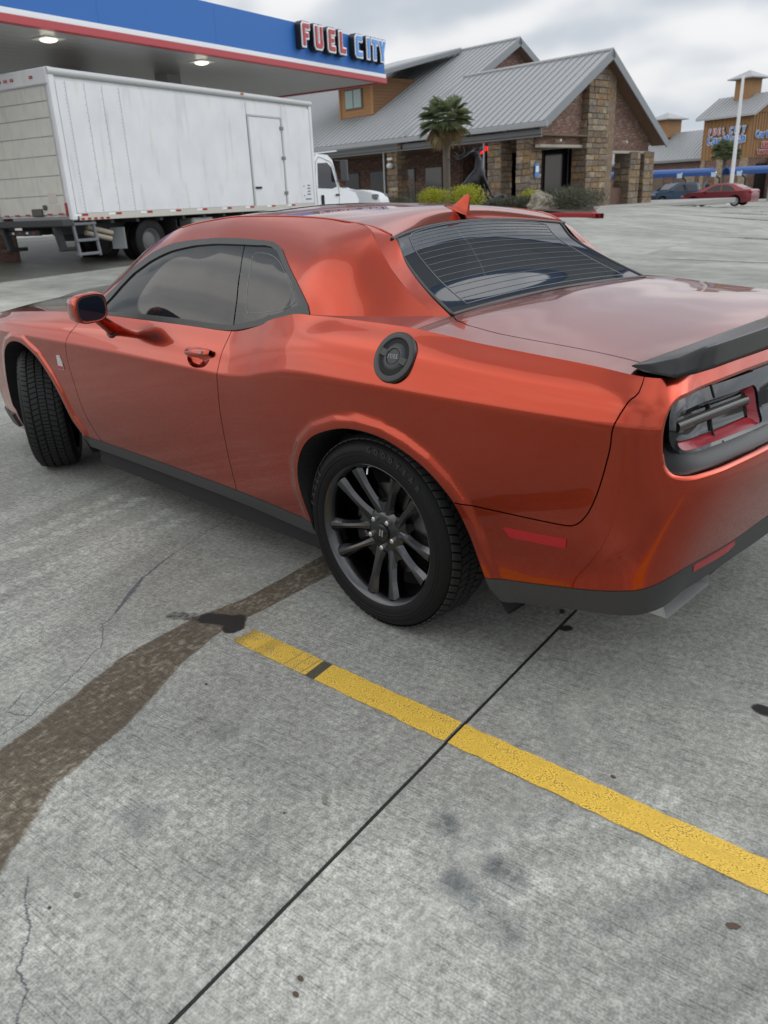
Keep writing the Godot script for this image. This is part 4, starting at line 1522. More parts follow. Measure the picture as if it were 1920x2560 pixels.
# stains, cracks and wear of one near slab, 6 m by 4.81 m
func slab_wear(u0: float, v0: float, seed_: int, w: int, h: int) -> ImageTexture:
	var blot := bytes_of(noise(seed_, 1.6 / w * 2.0, 5), w, h, false)
	var mott := bytes_of(noise(seed_ + 1, 18.0 / w * 2.0, 4), w, h, false)
	var fine := bytes_of(noise(seed_ + 2, 120.0 / w * 1.4, 3), w, h, false)
	var q := 448
	var wet := PackedFloat32Array(); wet.resize(q * q)
	var oil := PackedFloat32Array(); oil.resize(q * q)
	var scuff := PackedFloat32Array(); scuff.resize(q * q)
	var pale := PackedFloat32Array(); pale.resize(q * q)
	var to := func(x: float, z: float) -> Vector2:
		return Vector2((Vector2(x, z).dot(JX) - u0) / SLAB_W * q, (Vector2(x, z).dot(JZ) - v0) / SLAB_L * q)
	var m := q / 5.4          # pixels per metre, about
	var band := [[-.15, -2.62, .17], [.18, -2.25, .155], [.27, -1.95, .15], [.42, -1.66, .125], [.47, -1.48, .105], [.50, -1.33, .085], [.49, -1.15, .075], [.52, -.85, .085], [.55, -.55, .10], [.60, -.1, .11]]
	for k in band.size() - 1:
		var n := 6
		for e in n:
			var a: Array = band[k]; var b: Array = band[k + 1]
			var f := e / float(n)
			var r: float = lerpf(a[2], b[2], f) * m
			stroke(wet, q, q, [to.call(lerpf(a[0], b[0], f), lerpf(a[1], b[1], f)), to.call(lerpf(a[0], b[0], f + 1.0 / n), lerpf(a[1], b[1], f + 1.0 / n))], r * .72, r * 1.28, 1.0)
	for e in [[.44, -1.265, .40, -1.30, .02, .06, 1.0], [.54, -1.325, .44, -1.27, .02, .055, .75], [.66, -1.40, .54, -1.33, .02, .05, .4], [-.536, -.51, -.55, -.50, .008, .03, .8], [-1.24, -.54, -1.27, -.54, .01, .035, .8], [-.46, -.40, -.47, -.41, .01, .02, .5]]:
		stroke(oil, q, q, [to.call(e[0], e[1]), to.call(e[2], e[3])], e[4] * m, e[5] * m, e[6])
	for e in [[-1.29, -1.537, -1.47, -1.12, .45], [-.89, -1.61, -1.13, -1.15, .35], [-1.45, -1.75, -1.62, -1.35, .35], [-1.38, -1.62, -1.52, -1.28, .3], [-.86, -1.546, -.84, -1.53, .9], [-1.02, -1.56, -1.08, -1.57, .9], [-.97, -1.66, -1.06, -1.67, .9], [-1.05, -1.67, -1.16, -1.69, .6], [-.08, -1.70, -.12, -1.69, .55], [-.27, -2.07, -.24, -2.05, .7], [-.25, -2.02, -.20, -2.06, .5], [1.9, -2.3, 2.6, .2, .25], [2.6, -2.2, 3.3, .2, .2], [.9, -2.3, 1.25, -1.2, .18], [-.95, -1.1, -.75, -.95, .25], [-1.02, -.98, -.9, -.9, .25]]:
		stroke(scuff, q, q, [to.call(e[0], e[1]), to.call(e[2], e[3])], .008 * m, .05 * m, e[4])
	for e in [[.05, -2.2, -.35, -1.95, .5], [-.4, -2.3, -1.0, -1.95, .5], [-1.1, -1.9, -.7, -1.75, .4], [1.0, -1.9, 1.5, -1.2, .5], [.7, -2.0, .6, -1.75, .3], [2.2, -1.6, 2.4, -1.0, .4]]:
		stroke(pale, q, q, [to.call(e[0], e[1]), to.call(e[2], e[3])], .05 * m, .26 * m, e[4])
	for tr in [[-.70, -2.06, -1.32, -1.08, 13, .11], [1.30, -1.95, 1.62, -.75, 14, .10], [1.75, -2.0, 2.05, -.8, 12, .10]]:      # scalloped tyre prints
		var A := Vector2(tr[0], tr[1]); var B := Vector2(tr[2], tr[3])
		var dd: Vector2 = (B - A).normalized()
		var ss := Vector2(-dd.y, dd.x)
		for k in tr[4]:
			var c := A.lerp(B, (k + .5) / tr[4])
			for e in [-1.0, 1.0]:
				var c2: Vector2 = c + ss * tr[5] * e * .62 + dd * .02 * e
				stroke(pale, q, q, [to.call(c2.x - dd.x * .015, c2.y - dd.y * .015), to.call(c2.x + dd.x * .015 + ss.x * .03 * e, c2.y + dd.y * .015 + ss.y * .03 * e)], .012 * m, .052 * m, .62)
	var up := func(a: PackedFloat32Array) -> PackedByteArray:
		var by := PackedByteArray(); by.resize(q * q)
		for i in q * q: by[i] = int(clampf(a[i], 0, 1) * 255)
		var im := Image.create_from_data(q, q, false, Image.FORMAT_L8, by)
		im.resize(w, h, Image.INTERPOLATE_BILINEAR)
		return im.get_data()
	var W: PackedByteArray = up.call(wet)
	var O: PackedByteArray = up.call(oil)
	var S: PackedByteArray = up.call(scuff)
	var P: PackedByteArray = up.call(pale)
	var d := PackedByteArray()
	d.resize(w * h * 3)
	for i in w * h:
		var b := blot[i] / 255.0
		var t := mott[i] / 255.0
		var f := fine[i] / 255.0
		var k := .675 + .16 * (b - .5) + .11 * (t - .5) + .14 * (f - .5)
		k += P[i] / 255.0 * .20 * (.3 + f)
		var r := k
		var g := k * .997
		var u := k * .955
		r = k * .992
		var s := S[i] / 255.0 * smoothstep(.25, .7, f * .55 + t * .5)
		if s > .02:
			r *= 1.0 - .42 * s; g *= 1.0 - .40 * s; u *= 1.0 - .37 * s
		var e := W[i] / 255.0
		if e > .02:
			var x := smoothstep(.36, .60, e + (t - .5) * .42 + (f - .5) * .30)
			var deep := x * (.90 - .46 * smoothstep(.48, .72, f * .5 + t * .25 + b * .25))
			r = lerpf(r, r * .57, deep); g = lerpf(g, g * .50, deep); u = lerpf(u, u * .42, deep)
		var o := O[i] / 255.0
		if o > .02:
			var x := smoothstep(.22, .62, o + (f - .5) * .35)
			r = lerpf(r, .13, x); g = lerpf(g, .115, x); u = lerpf(u, .105, x)
		d[i * 3] = int(clampf(r, 0, 1) * 255); d[i * 3 + 1] = int(clampf(g, 0, 1) * 255); d[i * 3 + 2] = int(clampf(u, 0, 1) * 255)
	# hairline cracks
	var rng := RandomNumberGenerator.new()
	rng.seed = seed_
	var cracks := [[[.36, -2.35, .9], [.44, -2.05, .9], [.56, -1.86, .8], [.60, -1.80, .6], [.66, -1.70, .5], [.82, -1.61, .8], [.86, -1.54, .9], [.90, -1.49, 2.6], [.98, -1.40, 3.2], [1.07, -1.30, 2.0], [1.20, -1.05, .9], [1.37, -.57, .7], [1.6, .1, .5]], [[-.20, -2.33, .8], [-.27, -2.365, .9], [-.36, -2.39, .8], [-.43, -2.45, .9], [-.50, -2.45, .7], [-.56, -2.50, .8], [-.7, -2.52, .7]], [[.44, -2.05, .5], [.52, -2.10, .5], [.6, -2.02, .4]]]
	for c in cracks:
		for k in c.size() - 1:
			var a := Vector2(c[k][0], c[k][1]); var b := Vector2(c[k + 1][0], c[k + 1][1])
			var n := int(a.distance_to(b) / .0016)
			var wob := Vector2.ZERO
			for e in n:
				var f := e / float(n)
				wob += Vector2(rng.randf_range(-1, 1), rng.randf_range(-1, 1)) * .0011
				wob *= .985
				var p := a.lerp(b, f) + wob
				var px := Vector2((p.dot(JX) - u0) / SLAB_W * w, (p.dot(JZ) - v0) / SLAB_L * h)
				var wide: float = lerpf(c[k][2], c[k + 1][2], f)
				for x in range(-3, 4):
					for y in range(-3, 4):
						var dd := Vector2(x, y).length()
						var X := int(px.x) + x; var Y := int(px.y) + y
						if dd <= wide and X >= 0 and Y >= 0 and X < w and Y < h:
							var i := (Y * w + X) * 3
							for j in 3: d[i + j] = int(minf(d[i + j], lerpf(104.0, 108.0, clampf(wide - 1.0, 0, 1)) + j * 3))
	return ImageTexture.create_from_image(Image.create_from_data(w, h, false, Image.FORMAT_RGB8, d))

func far_wear() -> ImageTexture:
	var w := 512
	var a := bytes_of(noise(71, .006, 5), w, w)
	var b := bytes_of(noise(72, .05, 3), w, w)
	var s := noise(73, .03, 4).get_seamless_image(32, 512)
	s.resize(512, 512)
	s.convert(Image.FORMAT_L8)
	var c := s.get_data()
	var d := PackedByteArray()
	d.resize(w * w * 3)
	for i in w * w:
		var k := .70 + .18 * (a[i] / 255.0 - .5) + .12 * (b[i] / 255.0 - .5) + .09 * (c[i] / 255.0 - .5)
		d[i * 3] = int(k * .995 * 255); d[i * 3 + 1] = int(k * 1.0 * 255); d[i * 3 + 2] = int(k * .95 * 255)
	return ImageTexture.create_from_image(Image.create_from_data(w, w, false, Image.FORMAT_RGB8, d))

func slab_material(tile: Array, over: Texture2D) -> StandardMaterial3D:
	var m := mat(.60, .60, .60, .82)
	m.albedo_color = Color(.98, .98, .98)
	m.albedo_texture = tile[0]
	m.heightmap_enabled = true
	m.heightmap_texture = tile[1]
	m.heightmap_scale = .22
	m.detail_enabled = true
	m.detail_albedo = over
	m.detail_blend_mode = BaseMaterial3D.BLEND_MODE_MUL
	m.detail_uv_layer = BaseMaterial3D.DETAIL_UV_2
	return m

func make_slab(u: float, v: float, far: bool, shift: float) -> MB:
	var mb := MB.new()
	mb.two = true
	var g := .0055                 # half the joint
	var us := [u + g, u + g + .004]
	var vs := [v + g, v + g + .004]
	var n := 8
	for k in range(1, n): us.append(u + SLAB_W * k / n)
	for k in range(1, n): vs.append(v + SLAB_L * k / n)
	us += [u + SLAB_W - g - .004, u + SLAB_W - g]
	vs += [v + SLAB_L - g - .004, v + SLAB_L - g]
	var p := []
	for x in us.size():
		var row := []
		for y in vs.size():
			var q := slab_point(us[x], vs[y])
			if x == 0 or y == 0 or x == us.size() - 1 or y == vs.size() - 1: q.y -= .003
			row.append([q, ground_n(q.x, q.z), Vector2(us[x], vs[y]) / 1.6, Vector2((us[x] - u) / SLAB_W, (vs[y] - v) / SLAB_L) if not far else Vector2(us[x] / 14.0 + shift, vs[y] / 14.0 + shift * 2.7)])
		p.append(row)
	var put := func(a, b, c) -> void:
		mb.tri(a[0], b[0], c[0], a[1], b[1], c[1], a[2], b[2], c[2])
		var flip: bool = mb.t[-1] != c[2]
		mb.t2.append(a[3]); mb.t2.append(c[3] if flip else b[3]); mb.t2.append(b[3] if flip else c[3])
	for x in us.size() - 1:
		for y in vs.size() - 1:
			put.call(p[x][y], p[x + 1][y], p[x + 1][y + 1])
			put.call(p[x][y], p[x + 1][y + 1], p[x][y + 1])
	var ring := [[0, 0], [us.size() - 1, 0], [us.size() - 1, vs.size() - 1], [0, vs.size() - 1]]
	for k in 4:
		var a = p[ring[k][0]][ring[k][1]].duplicate(); var b = p[ring[(k + 1) % 4][0]][ring[(k + 1) % 4][1]].duplicate()
		var out: Vector3 = ((a[0] + b[0]) / 2.0 - slab_point(u + SLAB_W / 2, v + SLAB_L / 2)).normalized()
		a[1] = out; b[1] = out
		var c = b.duplicate(); var e = a.duplicate()
		c[0] -= Vector3(0, .035, 0); e[0] -= Vector3(0, .035, 0)
		put.call(a, b, c); put.call(a, c, e)
	return mb

func make_ground() -> void:
	var tile := concrete_tile()
	var wear := far_wear()
	var far := slab_material(tile, wear)
	var shade_slab := slab_material(tile, wear)
	shade_slab.albedo_color = Color(.60, .60, .59)  # canopy shade put into the slab colour
	shade_slab.roughness = .55
	var mb := MB.new()
	var xs := []
	for k in 61: xs.append(signf(k - 30.0) * pow(absf(k - 30.0) / 30.0, 2.4) * 600.0)
	for i in 60:
		for j in 60:
			var q := []
			for e in [[i, j], [i + 1, j], [i + 1, j + 1], [i, j + 1]]:
				var x: float = xs[e[0]] + 12.0; var z: float = xs[e[1]] + 20.0
				q.append(Vector3(x, high(x, z) - .045, z))
			mb.squad(q[0], q[1], q[2], q[3], Vector3.UP, Vector3.UP, Vector3.UP, Vector3.UP)
	var base := structure(obj("ground", mb, mat(.035, .033, .031, .9)))
	var rng := RandomNumberGenerator.new()
	rng.seed = 12
	for i in range(-3, 13):
		for j in range(-2, 15):
			var u := SLAB_0.x + i * SLAB_W
			var v := SLAB_0.y + j * SLAB_L
			var near: bool = j == 0 and (i == 0 or i == -1)
			var m: Material = far
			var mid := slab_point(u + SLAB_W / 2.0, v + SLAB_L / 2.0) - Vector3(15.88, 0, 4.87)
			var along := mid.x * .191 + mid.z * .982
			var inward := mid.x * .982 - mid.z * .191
			if along > -4.0 and along < 12.0 and inward > -1.0 and inward < 11.0: m = shade_slab  # slabs under the canopy get the colour with its shade painted in
			if near: m = slab_material(tile, slab_wear(u, v, 90 + i * 5, 1792 if i == 0 else 1024, 1600 if i == 0 else 1024))
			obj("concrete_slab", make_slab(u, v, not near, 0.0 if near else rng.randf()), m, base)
	for k in [0, 1]:      # black filler in the two near joints
		mb = MB.new()
		var a := slab_point(SLAB_0.x + SLAB_W * k, SLAB_0.y + .05)
		var b := slab_point(SLAB_0.x + SLAB_W * k, SLAB_0.y + SLAB_L - .05)
		for e in 60:
			var p := a.lerp(b, (e + .5) / 60.0)
			mb.box(p + Vector3(rng.randf_range(-.001, .001), -.014 + rng.randf_range(-.0015, .001), 0), Vector3(.0112, .022, .101), Basis(Vector3.UP, atan2(JZ.x, JZ.y)), .003)
		obj("joint_filler", mb, mat(.009, .009, .009, .7), base)
	# the yellow line: a sheet of worn paint, cut where the joint runs
	var w := 1024
	var h := 128
	var n1 := bytes_of(noise(41, .23, 3), w, h, false)
	var n2 := bytes_of(noise(42, .02, 4), w, h, false)
	var d := PackedByteArray()
	d.resize(w * h * 4)
	var gap0 := .215       # scraped strip across the line, as a share of the length
	for y in h:
		for x in w:
			var i := y * w + x
			var f := n1[i] / 255.0
			var b := n2[i] / 255.0
			var fx := x / float(w)
			var fy := y / float(h)
			var k := .92 + .25 * (b - .5)
			var worn := smoothstep(.55, .70, f * .62 + b * .38 + (.05 if fx < .2 else .0))
			var edge_ := minf(fy, 1.0 - fy) + (b - .5) * .10 + (f - .5) * .06
			var a := (1.0 - .75 * worn) * smoothstep(.015, .055, edge_)
			a *= smoothstep(.006, .02, fx + (b - .5) * .03 + (f - .5) * .01)
			var g := absf(fx - gap0 - fy * .006)
			var bare := smoothstep(.0125, .0095, g) * (1.0 - .35 * smoothstep(.5, .7, f))
			var t := smoothstep(.02, .008, absf(fx - .085)) * .35
			if fx > .135 and fx < gap0 and fmod(fx * 46.0, 1.0) < .22: a *= .45 + .5 * f
			var dirt := 1.0 - .30 * t - .35 * smoothstep(.05, .0, fx)
			dirt *= 1.0 - .22 * smoothstep(.58, .70, f * .8 + b * .2)
			d[i * 4] = int(clampf(lerpf(k * .95 * dirt, .27, bare), 0, 1) * 255); d[i * 4 + 1] = int(clampf(lerpf(k * .785 * dirt, .265, bare), 0, 1) * 255); d[i * 4 + 2] = int(clampf(lerpf(k * .31 * dirt, .24, bare), 0, 1) * 255); d[i * 4 + 3] = int(clampf(a, 0, 1) * 255)
	var ym := mat(1, 1, 1, .6)
	ym.albedo_texture = ImageTexture.create_from_image(Image.create_from_data(w, h, false, Image.FORMAT_RGBA8, d))
	ym.transparency = BaseMaterial3D.TRANSPARENCY_ALPHA
	ym.texture_repeat = false
	mb = MB.new()
	var A := Vector2(.355, -1.308)
	var dir := (Vector2(-1.49, -1.165) - A).normalized()
	var side := Vector2(-dir.y, dir.x)
	var total := 4.2
	var cut := 0.0
	for k in 2000:
		if (A + dir * (k * .001)).dot(JX) < SLAB_0.x: cut = k * .001; break
	var slant := side.dot(JX) / dir.dot(JX)
	for span in [[0.0, cut - .0065], [cut + .0065, total]]:
		var c := []
		for e in [[span[0], -.056], [span[1], -.056], [span[1], .056], [span[0], .056]]:
			var l: float = e[0]
			if absf(l - cut) < .05: l -= slant * e[1]
			var p: Vector2 = A + dir * l + side * e[1]
			c.append([Vector3(p.x, high(p.x, p.y) + .003, p.y), Vector2(l / total * 2.2, .5 + e[1] / .112)])
		mb.tri(c[0][0], c[1][0], c[2][0], Vector3.UP, Vector3.UP, Vector3.UP, c[0][1], c[1][1], c[2][1])
		mb.tri(c[0][0], c[2][0], c[3][0], Vector3.UP, Vector3.UP, Vector3.UP, c[0][1], c[2][1], c[3][1])
	structure(obj("parking_line", mb, ym), "worn yellow painted line on the concrete beside the orange coupe")

func make_litter() -> void:
	var rng := RandomNumberGenerator.new()
	rng.seed = 3
	var grey := mat(.20, .185, .16, .9)
	var brown := mat(.085, .055, .04, .8)
	var say := ["lone grey pebble on the concrete near the lower left corner", "small dark pebble left of the lone grey one", "dark pebble just left of the long joint, lower", "darker chip beside the dark pebble near the long joint", "small dark chip right of the yellow line", "tiny dark pebble between the brown stain and the yellow line", "grit crumb in the middle of the near slab", "pale pebble under the rear of the orange coupe"]
	var at := [[-.346, -2.274, .009], [-.333, -2.334, .005], [-.895, -2.056, .007], [-.915, -2.085, .007], [-1.063, -1.096, .007], [.162, -1.58, .006], [-.50, -1.78, .004], [-.47, -.43, .008]]
	for k in at.size():
		var mb := MB.new()
		var r: float = at[k][2]
		mb.lathe([Vector2(.05 * r, .75 * r), Vector2(.6 * r, .62 * r), Vector2(r, .15 * r), Vector2(.8 * r, -.2 * r)], 7, Transform3D(Basis(Vector3.UP, rng.randf() * 6.0).scaled(Vector3(1.2, .8, .8)), Vector3()))
		var o := obj("pebble", mb, grey if k in [0, 7] else brown)
		o.position = Vector3(at[k][0], .15 * r, at[k][1])
		tag(o, say[k], "pebble", "pebbles on the concrete")
	var mb := MB.new()
	mb.prism(pts([[-.016, -.003], [-.004, -.009], [.012, -.006], [.017, .0], [.010, .008], [-.006, .007]]), 0, .0012, Transform3D(Basis(Vector3(1, 0, 0), -PI / 2), Vector3()))
	var o := obj("fallen_leaf", mb, brown)
	o.position = Vector3(-1.488, .001, -1.345)
	o.rotation.y = .5
	tag(o, "small brown leaf on the concrete below the yellow line", "leaf")
	mb = MB.new()
	mb.box(Vector3(0, .004, 0), Vector3(.032, .007, .009), Basis(), .002)
	o = obj("wood_chip", mb, mat(.20, .19, .15, .8))
	o.position = Vector3(-.546, 0, -1.679)
	o.rotation.y = -.75
	tag(o, "grey wood chip on the concrete left of the long joint", "wood chip")

# ------------------------------------------------------------------ the pumps' roof and its sign
func make_canopy() -> void:
	var cn := thing("fuel_canopy", "long flat canopy over the pumps with blue, white and red edge above the white truck", "canopy", Vector3(15.88, 0, 4.87), deg_to_rad(-78.97))
	var L0 := -3.2
	var L1 := 13.71
	var dp := 9.6
	var mb := MB.new()
	for e in [["red_band", 5.0, 5.15, red_paint, .05], ["white_band", 5.153, 5.268, white_paint, .03], ["blue_fascia", 5.271, 6.17, blue_paint, .0]]:
		mb = MB.new()
		mb.box(Vector3((L0 + L1) / 2.0, (e[1] + e[2]) / 2.0, -.06 + e[4] / 2.0), Vector3(L1 - L0 + e[4] * 2.0, e[2] - e[1], .12 + e[4]), Basis(), .008)
		obj(e[0], mb, e[3], cn)
		mb = MB.new()
		mb.box(Vector3(L1 - .06 + e[4] / 2.0, (e[1] + e[2]) / 2.0, -.124 - dp / 2.0), Vector3(.12 + e[4], e[2] - e[1], dp), Basis(), .008)
		obj(e[0], mb, e[3], cn)
		mb = MB.new()
		mb.box(Vector3((L0 + L1) / 2.0, (e[1] + e[2]) / 2.0, -dp - .19), Vector3(L1 - L0, e[2] - e[1], .12), Basis(), .008)
		obj(e[0], mb, e[3], cn)
	for k in 4:      # joints of the blue cladding
		mb = MB.new()
		mb.box(Vector3(L0 + 3.6 * k + 2.0, 5.72, .001), Vector3(.012, .88, .004))
		obj("cladding_joint", mb, blue_paint, cn)
	mb = MB.new()
	mb.box(Vector3((L0 + L1) / 2.0, 6.10, -dp / 2.0 - .1), Vector3(L1 - L0 - .3, .04, dp))
	obj("canopy_top", mb, roof_trim, cn)
	mb = MB.new()
	mb.box(Vector3((L0 + L1) / 2.0, 5.15, -dp / 2.0 - .1), Vector3(L1 - L0 - .3, .03, dp))
	obj("canopy_lining", mb, dark, cn)
	for k in 24:
		mb = MB.new()
		mb.box(Vector3((L0 + L1) / 2.0, 5.05, -.125 - .2 - k * .395), Vector3(L1 - L0 - .26, .03, .383), Basis(), .006)
		obj("deck_panel", mb, deck_metal, cn)
	var lit := mat(.9, .9, .85, .3)
	lit.emission_enabled = true
	lit.emission = Color(1, .97, .86)
	lit.emission_energy_multiplier = 1.5
	for p in [[1.75, -.95], [6.35, -.95]]:
		mb = MB.new()
		mb.box(Vector3(p[0], 5.025, p[1]), Vector3(.52, .025, .52), Basis(), .008)
		var f := obj("canopy_lamp", mb, white_paint, cn)
		mb = MB.new()
		mb.lathe([Vector2(.0, -.055), Vector2(.10, -.05), Vector2(.17, -.03), Vector2(.19, .0)], 28, Transform3D(Basis(), Vector3(p[0], 5.012, p[1])), 0, TAU, 1.0)
		obj("lamp_lens", mb, lit, f)
		var sp := OmniLight3D.new()
		sp.name = "lamp_light"
		sp.light_color = Color(1, .97, .86)
		sp.light_energy = .06
		sp.light_size = .15
		sp.omni_range = 14.0
		sp.omni_attenuation = 2.0
		sp.shadow_enabled = true
		f.add_child(sp, true)
		sp.position = Vector3(p[0], 4.90, p[1])
	# brick columns
	for p in [[.5, -2.85, .95], [7.3, -3.3, .85], [.5, -7.6, .95], [7.3, -7.6, .85]]:
		mb = MB.new()
		var g := .25
		mb.box(Vector3(p[0], 2.2, p[1]), Vector3(p[2], 4.4, p[2]), Basis(), .02)
		obj("brick_column", mb, brick_wall, cn)
		mb = MB.new()
		mb.box(Vector3(p[0], 4.72, p[1]), Vector3(p[2] * .6, .66, p[2] * .6))
		obj("column_head", mb, deck_metal, cn)
	# the letters
	var sg := thing("canopy_sign", "raised letters reading FUEL CITY on the blue canopy edge", "sign", Vector3(15.88, 0, 4.87), deg_to_rad(-78.97))
	var faces := [red_paint, mat(.10, .30, .72, .4)]
	var back := mat(.012, .013, .016, .5)
	var xs := [9.22, 9.79, 10.42, 10.97, 11.80, 12.42, 12.68, 13.10]
	var word := "FUELCITY"
	for k in 8:
		block_letter(sg, word[k], Vector3(xs[k], 5.57, 0), .57, faces[0 if k < 4 else 1], white_paint, back)

const BLOCKS := {
	"F": [[0, 0], [.26, 0], [.26, .36], [.54, .36], [.54, .59], [.26, .59], [.26, .76], [.66, .76], [.66, 1], [.08, 1], [0, .92]],
	"U": [[0, .12], [.12, 0], [.60, 0], [.72, .12], [.72, 1], [.46, 1], [.46, .25], [.26, .25], [.26, 1], [0, 1]],
	"E": [[0, .08], [.08, 0], [.66, 0], [.66, .24], [.26, .24], [.26, .39], [.56, .39], [.56, .61], [.26, .61], [.26, .76], [.66, .76], [.66, 1], [.08, 1], [0, .92]],
	"L": [[0, .08], [.08, 0], [.62, 0], [.62, .25], [.26, .25], [.26, 1], [0, 1]],
	"C": [[0, .12], [.12, 0], [.70, 0], [.70, .25], [.26, .25], [.26, .75], [.70, .75], [.70, 1], [.12, 1], [0, .88]],
	"I": [[0, 0], [.27, 0], [.27, 1], [0, 1]],
	"T": [[.19, 0], [.46, 0], [.46, .75], [.66, .75], [.66, 1], [-.01, 1], [-.01, .75], [.19, .75]],
	"Y": [[.22, 0], [.49, 0], [.49, .38], [.74, 1], [.45, 1], [.355, .68], [.26, 1], [-.03, 1], [.22, .38]]}

func block_letter(parent: Node, c: String, at: Vector3, high_: float, face: Material, border: Material, can: Material, deep := 1.0) -> void:
	var p := PackedVector2Array()
	for q in BLOCKS[c]: p.append(Vector2(q[0] * .86, q[1]) * high_)
	var xf := Transform3D(Basis(), at)
	var mb := MB.new()
	mb.prism(Geometry2D.offset_polygon(p, .095 * high_)[0], .0, .20 * deep, xf)
	obj("letter_can", mb, can, parent)
	mb = MB.new()
	mb.prism(Geometry2D.offset_polygon(p, .060 * high_)[0], .20 * deep, .225 * deep, xf)
	obj("letter_border", mb, border, parent)
	mb = MB.new()
	mb.prism(Geometry2D.offset_polygon(p, -.028 * high_)[0], .225 * deep, .25 * deep, xf)
	obj("letter", mb, face, parent)

# a narrow lane canopy ahead and to the right, above the frame; the rear window shows its blue edge
func make_lane_canopy() -> void:
	var cn := thing("lane_canopy", "narrow canopy with blue edge reaching over the lane right of the orange coupe", "canopy", Vector3(1.25, 0, 6.55), deg_to_rad(-78.97))
	var mb := MB.new()
	for z in [.0, -1.3]:
		mb = MB.new()
		mb.box(Vector3(.4, 5.65, z), Vector3(5.2, .9, .10), Basis(), .01)
		obj("blue_fascia", mb, blue_paint, cn)
	for x in [-2.15, 2.95]:
		mb = MB.new()
		mb.box(Vector3(x, 5.65, -.65), Vector3(.10, .9, 1.19), Basis(), .01)
		obj("blue_fascia", mb, blue_paint, cn)
	for k in 3:
		mb = MB.new()
		mb.box(Vector3(.4, 5.24, -.26 - k * .39), Vector3(4.9, .03, .38), Basis(), .006)
		obj("deck_panel", mb, deck_metal, cn)
	mb = MB.new()
	mb.box(Vector3(.4, 6.06, -.65), Vector3(5.0, .04, 1.2))
	obj("canopy_top", mb, roof_trim, cn)
	mb = MB.new()
	mb.box(Vector3(2.75, 3.05, .22), Vector3(.30, 6.1, .30), Basis(), .03)
	obj("column", mb, white_paint, cn)

